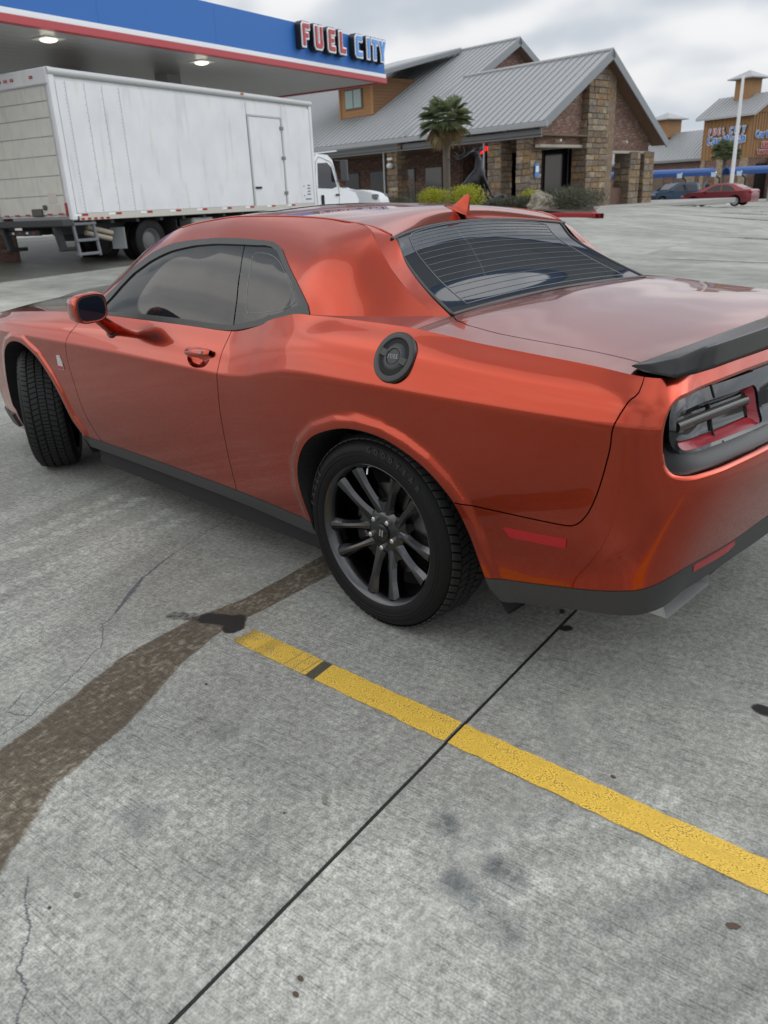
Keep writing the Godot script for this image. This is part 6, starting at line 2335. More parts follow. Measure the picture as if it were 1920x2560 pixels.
	mb.box(Vector3(6.2, 1.6, 9.6), Vector3(7.5, 3.2, .2))
	obj("shop_front", mb, gloss_black, st)
	for u in [3.2, 5.0, 6.8, 8.6]:
		mb = MB.new()
		mb.box(Vector3(u, 1.6, 9.46), Vector3(.09, 3.2, .08), Basis(), .01)
		obj("mullion", mb, mat(.05, .05, .05, .4), st)
	for u in [12.2, 14.6, 17.4, 20.0]:
		mb = MB.new()
		mb.box(Vector3(u, 1.55, 5.43), Vector3(1.5, 2.1, .06), Basis(), .01)
		var w := obj("window", mb, mat(.05, .05, .05, .4), st)
		mb = MB.new()
		mb.box(Vector3(u, 1.55, 5.40), Vector3(1.36, 1.96, .03))
		obj("pane", mb, gloss_black, w)
	mb = MB.new()
	mb.box(Vector3(.95, .45, 9.85), Vector3(.18, .9, 1.0), Basis(), .02)
	mb.box(Vector3(.95, .45, 8.0), Vector3(.18, .9, 2.0), Basis(), .02)
	obj("low_wall", mb, mat(.13, .075, .055, .8), st)
	for z in [1.6, 7.6]:
		mb = MB.new()
		mb.box(Vector3(.34, 3.15, z + .3), Vector3(.30, .14, .16), Basis(), .03)
		obj("wall_lamp", mb, mat(.5, .46, .38, .4), st)
	mb = MB.new()
	mb.lathe([Vector2(0, .0), Vector2(.16, .03), Vector2(.20, .16), Vector2(.12, .28), Vector2(0, .3)], 16, Transform3D(Basis(), Vector3(10.9, 2.45, .42)))
	mb.box(Vector3(10.9, 2.95, .45), Vector3(.42, .14, .14), Basis(), .03)
	obj("wall_lamp", mb, mat(.62, .63, .62, .5), st)
	# dormer
	mb = MB.new()
	mb.box(Vector3(16.6, 6.75, 6.6), Vector3(3.0, 2.1, 7.0))
	obj("dormer_wall", mb, siding, st)
	for k in 11:
		mb = MB.new()
		var y := 5.82 + k * .183
		mb.box(Vector3(16.6, y, 3.085), Vector3(3.06, .172, .04), Basis(Vector3(1, 0, 0), -.09), .004)
		obj("siding_board", mb, siding, st)
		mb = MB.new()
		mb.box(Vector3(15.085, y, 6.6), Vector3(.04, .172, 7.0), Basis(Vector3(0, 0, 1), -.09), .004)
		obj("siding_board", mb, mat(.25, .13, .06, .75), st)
	for e in [[15.1, 3.07], [18.1, 3.07]]:
		mb = MB.new()
		mb.box(Vector3(e[0], 6.75, e[1]), Vector3(.14, 2.1, .12), Basis(), .01)
		obj("corner_board", mb, mat(.40, .21, .09, .7), st)
	mb = MB.new()
	mb.box(Vector3(16.75, 6.72, 3.03), Vector3(1.66, 1.12, .06), Basis(), .01)
	var dw := obj("dormer_window", mb, mat(.12, .10, .08, .5), st)
	for u in [16.36, 17.14]:
		mb = MB.new()
		mb.box(Vector3(u, 6.72, 2.99), Vector3(.70, 1.0, .03))
		obj("pane", mb, mat(.20, .30, .29, .06), dw)
	mb = MB.new()
	mb.prism(pts([[1.9, 7.60], [9.6, 9.45], [9.6, 9.62], [1.9, 7.80]]), 13.6, 19.4, yz)
	obj("dormer_roof", mb, roof_metal, st)
	mb = MB.new()
	mb.box(Vector3(16.5, 7.62, 1.88), Vector3(5.9, .26, .08), Basis(), .02)
	mb.box(Vector3(13.58, 8.52, 5.75), Vector3(.08, .24, 7.95), Basis(Vector3(1, 0, 0), -.236), .02)
	obj("dormer_gutter", mb, roof_trim, st)
	# red shop lights and the blue parking sign
	var neon := mat(.6, .02, .03, .5)
	neon.emission_enabled = true
	neon.emission = Color(1.0, .04, .06)
	neon.emission_energy_multiplier = 1.6
	for e in [[5.1, 3.0, 1.95, .7], [2.4, 2.75, 2.6, .35]]:
		var sg := thing("neon_sign", "small red lit sign inside the dark shop front above the elk statue" if e[0] > 3.0 else "smaller red light in the gap between two stone columns of the store", "sign", st.position + st.basis * Vector3(e[0], e[1], e[2]), st.rotation.y)
		mb = MB.new()
		mb.tube([Vector3(-.45 * e[3], -.08, 0), Vector3(-.15, .10, 0), Vector3(.1, -.02, 0), Vector3(.45 * e[3], -.10, 0)], .06, 8)
		mb.tube([Vector3(-.2 * e[3], .16, 0), Vector3(.1 * e[3], .2, 0)], .05, 8)
		obj("neon_tube", mb, neon, sg)
	var pk := thing("parking_sign", "small blue and white sign on the stone column right of the elk statue", "sign", st.position + st.basis * Vector3(.93, 1.85, 1.0), st.rotation.y)
	mb = MB.new()
	mb.box(Vector3(0, 0, 0), Vector3(.03, .62, .34), Basis(), .004)
	obj("sign_plate", mb, mat(.05, .20, .50, .4), pk)
	mb = MB.new()
	mb.box(Vector3(-.018, .06, 0), Vector3(.006, .28, .24))
	obj("sign_field", mb, mat(.62, .68, .72, .4), pk)
	var kb := MB.new()
	kb.box(Vector3(8.0, .0, -1.7), Vector3(16.0, .26, 2.6), Basis(), .04)
	kb.box(Vector3(-1.1, .0, 5.2), Vector3(1.8, .22, 13.6), Basis(), .04)
	var pv := structure(obj("sidewalk", kb, mat(.34, .33, .31, .9)))
	pv.position = st.position + Vector3(0, -.06, 0)
	pv.rotation.y = st.rotation.y

# ------------------------------------------------------------------ car wash far behind; x to the right, z towards us
func make_wash() -> void:
	var w := thing("car_wash", "tan and brick car wash with tower, two cupolas and grey metal roofs far right", "building", Vector3(37.4, 0, 84.9), deg_to_rad(166.1))
	var tan_ := mat(.30, .165, .070, .75)
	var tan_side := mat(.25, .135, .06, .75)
	var mb := MB.new()
	mb.box(Vector3(2.75, 1.9, -2.75), Vector3(5.5, 3.8, 5.5))
	obj("tower_base", mb, brick_wall, w)
	for e in [[.0, .5], [1.9, .9], [4.6, .9]]:
		mb = MB.new()
		mb.box(Vector3(e[0] + e[1] / 2.0, 1.9 + .1, .03), Vector3(e[1], 3.6, .12), Basis(), .03)
		obj("stone_quoin", mb, stones[3], w)
	mb = MB.new()
	mb.box(Vector3(2.75, 5.85, -2.75), Vector3(5.6, 4.1, 5.6))
	obj("tower_wall", mb, tan_, w)
	for k in 14:
		mb = MB.new()
		mb.box(Vector3(.02 + k * .425, 5.85, .07), Vector3(.06, 4.1, .05))
		obj("batten", mb, tan_, w)
		mb = MB.new()
		mb.box(Vector3(5.57, 5.85, -.05 - k * .425), Vector3(.05, 4.1, .06))
		obj("batten", mb, tan_side, w)
	var yz := Transform3D(Basis(Vector3(0, 0, 1), Vector3(0, 1, 0), Vector3(1, 0, 0)), Vector3())
	mb = MB.new()
	mb.prism(pts([[.75, 7.75], [-2.75, 9.75], [-6.3, 7.75], [-6.3, 7.55], [-2.75, 9.5], [.75, 7.55]]), -.6, 6.3, yz)
	var tr := obj("tower_roof", mb, roof_metal, w)
	for k in 15:
		mb = MB.new()
		mb.box(Vector3(-.55 + k * .485, 8.79, -1.0), Vector3(.05, .06, 3.95), Basis(Vector3(1, 0, 0), .52), .01)
		obj("roof_seam", mb, roof_metal, tr)
	mb = MB.new()
	mb.prism(pts([[.0, 7.8], [-2.75, 9.45], [-5.5, 7.8]]), 5.2, 5.55, yz)
	obj("gable", mb, tan_side, w)
	for e in [[2.6, 9.2, -2.75, 1.75, 2.0, 1.15], [-8.4, 6.6, -4.2, 2.2, 1.9, 1.3]]:
		mb = MB.new()
		mb.box(Vector3(e[0], e[1] + e[4] / 2.0, e[2]), Vector3(e[3], e[4], e[3]))
		obj("cupola", mb, tan_, w)
		mb = MB.new()
		var y: float = e[1] + e[4]
		var r: float = e[5] * 1.25
		for k in 4:
			var a := Vector3(r * [1, 1, -1, -1][k], 0, r * [1, -1, -1, 1][k]); var b := Vector3(r * [1, -1, -1, 1][k], 0, r * [-1, -1, 1, 1][k])
			mb.flat(Vector3(e[0], y, e[2]) + a, Vector3(e[0], y, e[2]) + b, Vector3(e[0], y + .75, e[2]), a + b + Vector3.UP)
			mb.flat(Vector3(e[0], y, e[2]) + a, Vector3(e[0], y, e[2]) + b, Vector3(e[0], y, e[2]), Vector3.DOWN)
		mb.box(Vector3(e[0], y - .03, e[2]), Vector3(r * 2.02, .10, r * 2.02))
		obj("cupola_roof", mb, roof_metal, w)
	# the long wing
	mb = MB.new()
	mb.box(Vector3(-11.0, 2.1, -5.2), Vector3(22.0, 4.2, 8.0))
	obj("wing_wall", mb, brick_wall, w)
	mb = MB.new()
	mb.prism(pts([[-.7, 4.2], [-4.6, 7.1], [-9.8, 4.2], [-9.8, 4.0], [-4.6, 6.9], [-.7, 4.0]]), -22.4, -.05, yz)
	var wr := obj("wing_roof", mb, roof_metal, w)
	for k in 46:
		mb = MB.new()
		mb.box(Vector3(-22.2 + k * .48, 5.69, -2.66), Vector3(.05, .06, 4.8), Basis(Vector3(1, 0, 0), .64), .01)
		obj("roof_seam", mb, roof_metal, wr)
	mb = MB.new()
	mb.box(Vector3(-11.2, 4.0, -.68), Vector3(22.2, .22, .12))
	obj("gutter", mb, roof_trim, w)
	for k in 5:
		mb = MB.new()
		mb.box(Vector3(-2.2 - k * 4.2, 1.5, -1.18), Vector3(1.4, 2.6, .08), Basis(), .02)
		obj("bay_stone", mb, stones[(k + 3) % 7], w)
	mb = MB.new()
	mb.box(Vector3(12.0, 1.9, -6.0), Vector3(13.0, 3.8, 6.0))
	obj("wing_wall", mb, brick_wall, w)
	mb = MB.new()
	mb.box(Vector3(5.6, 1.7, -2.6), Vector3(.1, 3.2, 2.6), Basis(), .02)
	obj("bay_door", mb, dark, w)
	# letters
	var sg := thing("tower_sign", "letters on the tan tower reading FUEL CITY Car Wash FREE VACUUMS", "sign", w.position, w.rotation.y)
	var whitey := mat(.78, .80, .82, .4)
	var bl := mat(.05, .20, .60, .4)
	var x := .72
	for c in "FUEL CITY":
		if c != " ": block_letter(sg, c, Vector3(x, 6.15, .10), .58, red_paint if x < 2.6 else bl, whitey, dark, .6)
		x += .30 if c == " " else (.34 if c == "I" else .545)
	var fi := bold(false, .0, .15)
	var f0 := bold(false, .0)
	for e in [["Car Wash", 2.85, 5.56, .72, bl, fi], ["FREE VACUUMS", 2.9, 4.85, .34, red_paint, f0]]:
		outlined(sg, e[0], e[3], e[5], e[4], whitey, Transform3D(Basis(), Vector3(e[1], e[2], .16)))
	var sg2 := thing("tower_side_sign", "lettering on the right flank of the tan tower", "sign", w.position, w.rotation.y)
	for e in [["Car Wash", 5.9, .62, bl], ["FREE", 4.95, .5, red_paint], ["VACUUMS", 4.3, .4, red_paint]]:
		outlined(sg2, e[0], e[2], f0, e[3], whitey, Transform3D(Basis(Vector3.UP, PI / 2), Vector3(5.66, e[1], -2.4)))

func outlined(parent: Node, text: String, high_: float, font: Font, face: Material, border: Material, xf: Transform3D) -> void:
	var m := letters(text, high_, .05, font)
	for e in [[-1, 1], [1, 1], [-1, -1], [1, -1]]:
		put_letters(parent, "sign_word_border", m, border, xf * Transform3D(Basis(), Vector3(e[0] * high_ * .07, e[1] * high_ * .07, .002 * e[0] + .001 * e[1])))
	put_letters(parent, "sign_word", m, face, xf * Transform3D(Basis(), Vector3(0, 0, .05)))

func make_vacuums() -> void:
	# long blue awnings with vacuum arms between the store and the wash
	var gal := mat(.42, .44, .46, .35, .5)
	var blk := mat(.02, .022, .026, .5)
	var say := ["left length of blue vacuum awning, seen between the stone columns of the store", "middle length of blue vacuum awning above the blue suv", "right length of blue vacuum awning beside the white pole"]
	var spans := [[38.8, 58.3, 33.6, 62.9], [33.4, 63.1, 28.75, 67.9], [27.9, 68.6, 22.5, 74.0]]
	for k in 3:
		var a := Vector3(spans[k][0], 0, spans[k][1]); var b := Vector3(spans[k][2], 0, spans[k][3])
		var c := thing("vacuum_awning", say[k], "awning", a, atan2(-(b - a).z, (b - a).x), "blue vacuum awnings")
		var l := a.distance_to(b)
		var mb := MB.new()
		var arc := PackedVector2Array()
		for e in 9: arc.append(Vector2(-.75 * cos(PI * e / 8.0), 2.45 + .34 * sin(PI * e / 8.0)))
		for e in range(8, -1, -1): arc.append(Vector2(-.70 * cos(PI * e / 8.0), 2.40 + .32 * sin(PI * e / 8.0)))
		mb.prism(arc, 0, l, Transform3D(Basis(Vector3(0, 0, 1), Vector3(0, 1, 0), Vector3(1, 0, 0)), Vector3()), true)
		mb.box(Vector3(l / 2.0, 2.33, .74), Vector3(l, .26, .05))
		mb.box(Vector3(l / 2.0, 2.33, -.74), Vector3(l, .26, .05))
		obj("awning_cover", mb, mat(.016, .075, .27, .45), c)
		for e in 3:
			var x := lerpf(.5, l - .5, e / 2.0)
			mb = MB.new()
			mb.tube([Vector3(x, 0, 0), Vector3(x, 1.6, .02), Vector3(x + .12, 2.15, .25), Vector3(x + .5, 2.42, .8)], [.11, .10, .09, .07], 10)
			obj("awning_post", mb, gal, c)
			mb = MB.new()
			mb.box(Vector3(x + .15, 1.05, .18), Vector3(.34, .95, .34), Basis(), .06)
			mb.tube([Vector3(x + .4, 2.3, .6), Vector3(x + .85, 1.9, .8), Vector3(x + .9, 1.0, .7), Vector3(x + .5, .7, .5)], .07, 8)
			obj("vacuum_unit", mb, blk, c)
			mb = MB.new()
			mb.box(Vector3(x + .3, 2.25, .80), Vector3(.42, .36, .04), Basis(Vector3(1, 0, 0), -.2), .01)
			obj("vacuum_sign", mb, mat(.42, .52, .66, .4), c)
	var mb := MB.new()
	mb.tube([Vector3(0, 0, 0), Vector3(0, 4.5, 0), Vector3(0, 8.9, 0)], [.15, .13, .10], 14)
	mb.lathe([Vector2(.26, 0), Vector2(.26, .06), Vector2(.18, .12), Vector2(.15, .35)], 14)
	var o := obj("flag_pole", mb, mat(.78, .79, .80, .4))
	o.position = Vector3(25.2, 0, 63.4)
	tag(o, "tall white bare pole in front of the tan tower", "pole")

# ------------------------------------------------------------------ planting and statue on the island with the red kerb
func leaf_cloud(mb: MB, c: Vector3, r: Vector3, n: int, size: float, a: Color, b: Color, rng: RandomNumberGenerator, up := 0.0, slim := .5) -> void:
	mb.col = true
	for k in n:
		var d := Vector3(rng.randfn(), rng.randfn(), rng.randfn()).normalized()
		var p := c + d * r * (.55 + .5 * pow(rng.randf(), .6))
		if p.y < c.y - r.y * .95: continue
		var ax := (d + Vector3(rng.randfn(), rng.randfn(), rng.randfn()) * .7 + Vector3.UP * up).normalized()
		var sd := ax.cross(Vector3(rng.randfn(), rng.randfn(), rng.randfn())).normalized() * size * slim * .5
		var l := ax * size * rng.randf_range(.6, 1.3)
		mb.now = a.lerp(b, rng.randf())
		mb.flat(p - sd, p + sd, p + l, d + Vector3(0, .3, 0))
		mb.now = mb.now * .92
		mb.flat(p - sd * .9, p + l * .5 + sd * 1.2, p + l, d + Vector3(0, .2, 0))

func shrub(called: String, label: String, at: Vector3, r: Vector3, n: int, size: float, a: Color, b: Color, seed_: int, group := "", up := .0, slim := .5) -> void:
	var rng := RandomNumberGenerator.new()
	rng.seed = seed_
	var t := thing(called, label, "shrub", at, 0.0, group)
	var mb := MB.new()
	for k in 7:
		var e := Vector3(rng.randf_range(-.5, .5), rng.randf_range(.0, .35), rng.randf_range(-.5, .5)) * r
		leaf_cloud(mb, Vector3(0, r.y * .9, 0) + e, r * rng.randf_range(.55, .85), n / 7, size, a, b, rng, up, slim)
	obj("foliage", mb, leaf_mat, t)
	mb = MB.new()
	for k in 6:
		var e := Vector3(rng.randf_range(-.5, .5) * r.x, r.y * 1.2, rng.randf_range(-.5, .5) * r.z)
		mb.tube([Vector3(0, -.1, 0), e * .5 + Vector3(0, .05, 0), e], [.03, .02, .008], 5)
	obj("stem", mb, bark, t)

func fan_palm(label: String, at: Vector3, trunk_h: float, crown_r: float, seed_: int, dead := true) -> void:
	var rng := RandomNumberGenerator.new()
	rng.seed = seed_
	var t := thing("fan_palm", label, "palm tree", at)
	var mb := MB.new()
	var p := []
	var r := []
	for k in 13:
		var f := k / 12.0
		p.append(Vector3(.05 * sin(f * 2.0), trunk_h * f, .03 * f))
		r.append(lerpf(.24, .15, smoothstep(.0, .25, f)) * (1.0 + .05 * (k % 2)) * crown_r / 1.2)
	mb.tube(p, r, 12)
	obj("trunk", mb, bark, t)
	var top: Vector3 = p[-1]
	mb = MB.new()
	mb.col = true
	for k in 96:
		var old := dead and k < 26
		var az := rng.randf() * TAU
		var el := rng.randf_range(-1.25, -.55) if old else asin(rng.randf_range(-.45, .98))
		var d := Vector3(cos(az) * cos(el), sin(el), sin(az) * cos(el))
		var stem := crown_r * rng.randf_range(.45, .62) * (.8 if old else 1.0)
		var hub := top + Vector3(0, .12, 0) + d * stem - Vector3(0, .10 * stem, 0)
		var sd := d.cross(Vector3.UP).normalized()
		var upv := sd.cross(d).normalized()
		var tone := rng.randf()
		var base := Color(.38, .30, .17).lerp(Color(.28, .21, .11), tone) if old else Color(.115, .155, .07).lerp(Color(.25, .28, .15), tone)
		mb.now = Color(.14, .15, .07) if not old else Color(.22, .17, .1)
		mb.flat(top, top + sd * .02, hub, upv)
		for e in 15:
			var an := lerpf(-1.75, 1.75, e / 14.0)
			var dir := (d * cos(an) + sd * sin(an) + upv * .12 * absf(an)).normalized()
			var len_ := crown_r * rng.randf_range(.42, .56) * (1.0 - .12 * absf(an))
			var tip := hub + dir * len_ + Vector3(0, -.24 * len_ * (1.6 if old else 1.0), 0)
			var w := dir.cross(upv).normalized() * .028 * crown_r
			mb.now = base * rng.randf_range(.8, 1.2)
			mb.flat(hub, hub + dir * len_ * .6 + w, tip, upv)
			mb.flat(hub, hub + dir * len_ * .6 - w, tip, upv)
	obj("crown", mb, leaf_mat, t)
	mb = MB.new()
	mb.col = true
	mb.now = Color(.36, .26, .13)
	for k in 60:
		var az := rng.randf() * TAU
		var d := Vector3(cos(az), rng.randf_range(-.4, .9), sin(az)).normalized()
		mb.tube([top - Vector3(0, .2, 0) + d * .1, top - Vector3(0, .2 + rng.randf() * .3, 0) + d * .26 * crown_r], [.05, .02], 4)
	obj("old_leaf_bases", mb, leaf_mat, t)

func make_elk(at: Vector3, turn: float) -> void:
	var t := thing("elk_statue", "dark bronze elk statue with head raised and antlers swept back before the stone columns", "statue", at, turn)
	var bronze := mat(.032, .034, .038, .42, .55)
	# joints and radii; x forward; one skin over all of them
	var bones := [[Vector3(-.62, 1.02, 0), .30, Vector3(-.05, 1.22, 0), .33], [Vector3(-.05, 1.22, 0), .33, Vector3(.42, 1.42, 0), .31], [Vector3(.42, 1.45, 0), .27, Vector3(.62, 1.95, 0), .17], [Vector3(.62, 1.95, 0), .16, Vector3(.66, 2.22, 0), .12], [Vector3(.64, 2.26, 0), .115, Vector3(.90, 2.40, 0), .075], [Vector3(.90, 2.40, 0), .075, Vector3(1.06, 2.47, 0), .05], [Vector3(-.88, 1.05, 0), .05, Vector3(-.95, .92, 0), .03]]
	for s in [-1.0, 1.0]:
		bones += [[Vector3(.42, 1.25, .15 * s), .17, Vector3(.44 + .05 * s, .74, .17 * s), .085], [Vector3(.44 + .05 * s, .74, .17 * s), .075, Vector3(.46 + .07 * s, .10, .17 * s), .045], [Vector3(.46 + .07 * s, .10, .17 * s), .05, Vector3(.52 + .07 * s, .03, .17 * s), .055]]
		bones += [[Vector3(-.62, .98, .15 * s), .23, Vector3(-.50 + .08 * s, .70, .18 * s), .12], [Vector3(-.50 + .08 * s, .70, .18 * s), .10, Vector3(-.78 + .08 * s, .46, .18 * s), .06], [Vector3(-.78 + .08 * s, .46, .18 * s), .055, Vector3(-.72 + .08 * s, .08, .18 * s), .045], [Vector3(-.72 + .08 * s, .08, .18 * s), .05, Vector3(-.66 + .08 * s, .03, .18 * s), .055]]
		bones += [[Vector3(.60, 2.32, .09 * s), .03, Vector3(.50, 2.40, .20 * s), .045]]
	t.scale = Vector3.ONE * .80
	t.rotation.z = .42
	var body := MB.new()
	skin(body, bones, .045, .06)
	obj("body", body, bronze, t)
	for s in [-1.0, 1.0]:
		var mb := MB.new()
		var beam := [Vector3(.66, 2.33, .05 * s), Vector3(.52, 2.50, .22 * s), Vector3(.22, 2.56, .40 * s), Vector3(-.15, 2.50, .50 * s), Vector3(-.52, 2.52, .50 * s)]
		mb.tube(beam, [.05, .05, .048, .04, .02], 8)
		for e in [[1, Vector3(.25, .18, .06)], [1, Vector3(.32, .04, .10)], [2, Vector3(.08, .34, .10)], [3, Vector3(-.06, .32, .06)], [3, Vector3(-.26, .22, -.04)], [4, Vector3(-.16, .16, .02)]]:
			var b: Vector3 = beam[e[0]]
			var d: Vector3 = e[1] * Vector3(1, 1, s)
			mb.tube([b, b + d * .55, b + d + Vector3(0, .03, 0)], [.04, .032, .012], 7)
		obj("antler", mb, bronze, t)
	var mb := MB.new()
	mb.box(Vector3(0, -.12, 0), Vector3(2.2, .24, .9), Basis(), .06)
	obj("statue_base", mb, bronze, t)

# surface nets over tapered bones joined with a smooth minimum
func skin(mb: MB, bones: Array, cell: float, blend: float) -> void:
	var lo := Vector3.ONE * 99.0
	var hi := -lo
	for b in bones:
		for e in [[0, 1], [2, 3]]:
			lo = lo.min(b[e[0]] - Vector3.ONE * (b[e[1]] + blend * 2.0)); hi = hi.max(b[e[0]] + Vector3.ONE * (b[e[1]] + blend * 2.0))
	var n := Vector3i((hi - lo) / cell) + Vector3i.ONE * 2
	var f := PackedFloat32Array()
	f.resize(n.x * n.y * n.z)
	f.fill(9.0)
	for b in bones:
		var A: Vector3 = b[0]; var B: Vector3 = b[2]
		var reach: float = maxf(b[1], b[3]) + blend * 2.5
		var a0 := Vector3i(((A.min(B) - Vector3.ONE * reach) - lo) / cell)
		var a1 := Vector3i(((A.max(B) + Vector3.ONE * reach) - lo) / cell) + Vector3i.ONE
		var ab := B - A
		var l2 := maxf(ab.length_squared(), 1e-6)
		for x in range(maxi(0, a0.x), mini(n.x, a1.x + 1)):
			for y in range(maxi(0, a0.y), mini(n.y, a1.y + 1)):
				for z in range(maxi(0, a0.z), mini(n.z, a1.z + 1)):
					var p := lo + Vector3(x, y, z) * cell
					var t := clampf((p - A).dot(ab) / l2, 0, 1)
					var d: float = p.distance_to(A + ab * t) - lerpf(b[1], b[3], t)
					var i := (x * n.y + y) * n.z + z
					var o := f[i]
					var h := maxf(blend - absf(d - o), 0.0) / blend
					f[i] = minf(d, o) - h * h * blend * .25
	var at := {}
	var V := PackedVector3Array()
	var step := [Vector3i(1, 0, 0), Vector3i(0, 1, 0), Vector3i(0, 0, 1)]
	var idx := func(q: Vector3i) -> int: return (q.x * n.y + q.y) * n.z + q.z
	for x in n.x - 1:
		for y in n.y - 1:
			for z in n.z - 1:
				var sum := Vector3.ZERO
				var c := 0
				var any := f[(x * n.y + y) * n.z + z] < 0.0
				var mixed := false
				for k in 8:
					if (f[((x + (k & 1)) * n.y + y + ((k >> 1) & 1)) * n.z + z + (k >> 2)] < 0.0) != any: mixed = true; break
				if not mixed: continue
				for k in 8:
					for a in 3:
						if k & (1 << a): continue
						var m := k | (1 << a)
						var p := Vector3(k & 1, (k >> 1) & 1, k >> 2); var q := Vector3(m & 1, (m >> 1) & 1, m >> 2)
						var d0 := f[((x + int(p.x)) * n.y + y + int(p.y)) * n.z + z + int(p.z)]
						var d1 := f[((x + int(q.x)) * n.y + y + int(q.y)) * n.z + z + int(q.z)]
						if (d0 < 0.0) == (d1 < 0.0): continue
						sum += p.lerp(q, d0 / (d0 - d1)); c += 1
				at[Vector3i(x, y, z)] = V.size()
				V.append(lo + (Vector3(x, y, z) + sum / c) * cell)
	var N := PackedVector3Array()
	N.resize(V.size())
	var quads := []
	for x in range(1, n.x - 1):
		for y in range(1, n.y - 1):
			for z in range(1, n.z - 1):
				var o := Vector3i(x, y, z)
				for a in 3:
					var d0: float = f[idx.call(o)]
					var d1: float = f[idx.call(o + step[a])]
					if (d0 < 0.0) == (d1 < 0.0): continue
					var u: Vector3i = step[(a + 1) % 3]; var w: Vector3i = step[(a + 2) % 3]
					var q := []
					for e in [o - u - w, o - w, o, o - u]:
						if at.has(e): q.append(at[e])
					if q.size() < 4: continue
					var out := Vector3(step[a]) * (1.0 if d0 < 0.0 else -1.0)
					var m := (V[q[2]] - V[q[0]]).cross(V[q[3]] - V[q[1]])
					if m.dot(out) < 0: m = -m
					for e in q: N[e] += m
					quads.append(q)
	for q in quads:
		mb.squad(V[q[0]], V[q[1]], V[q[2]], V[q[3]], N[q[0]].normalized(), N[q[1]].normalized(), N[q[2]].normalized(), N[q[3]].normalized())

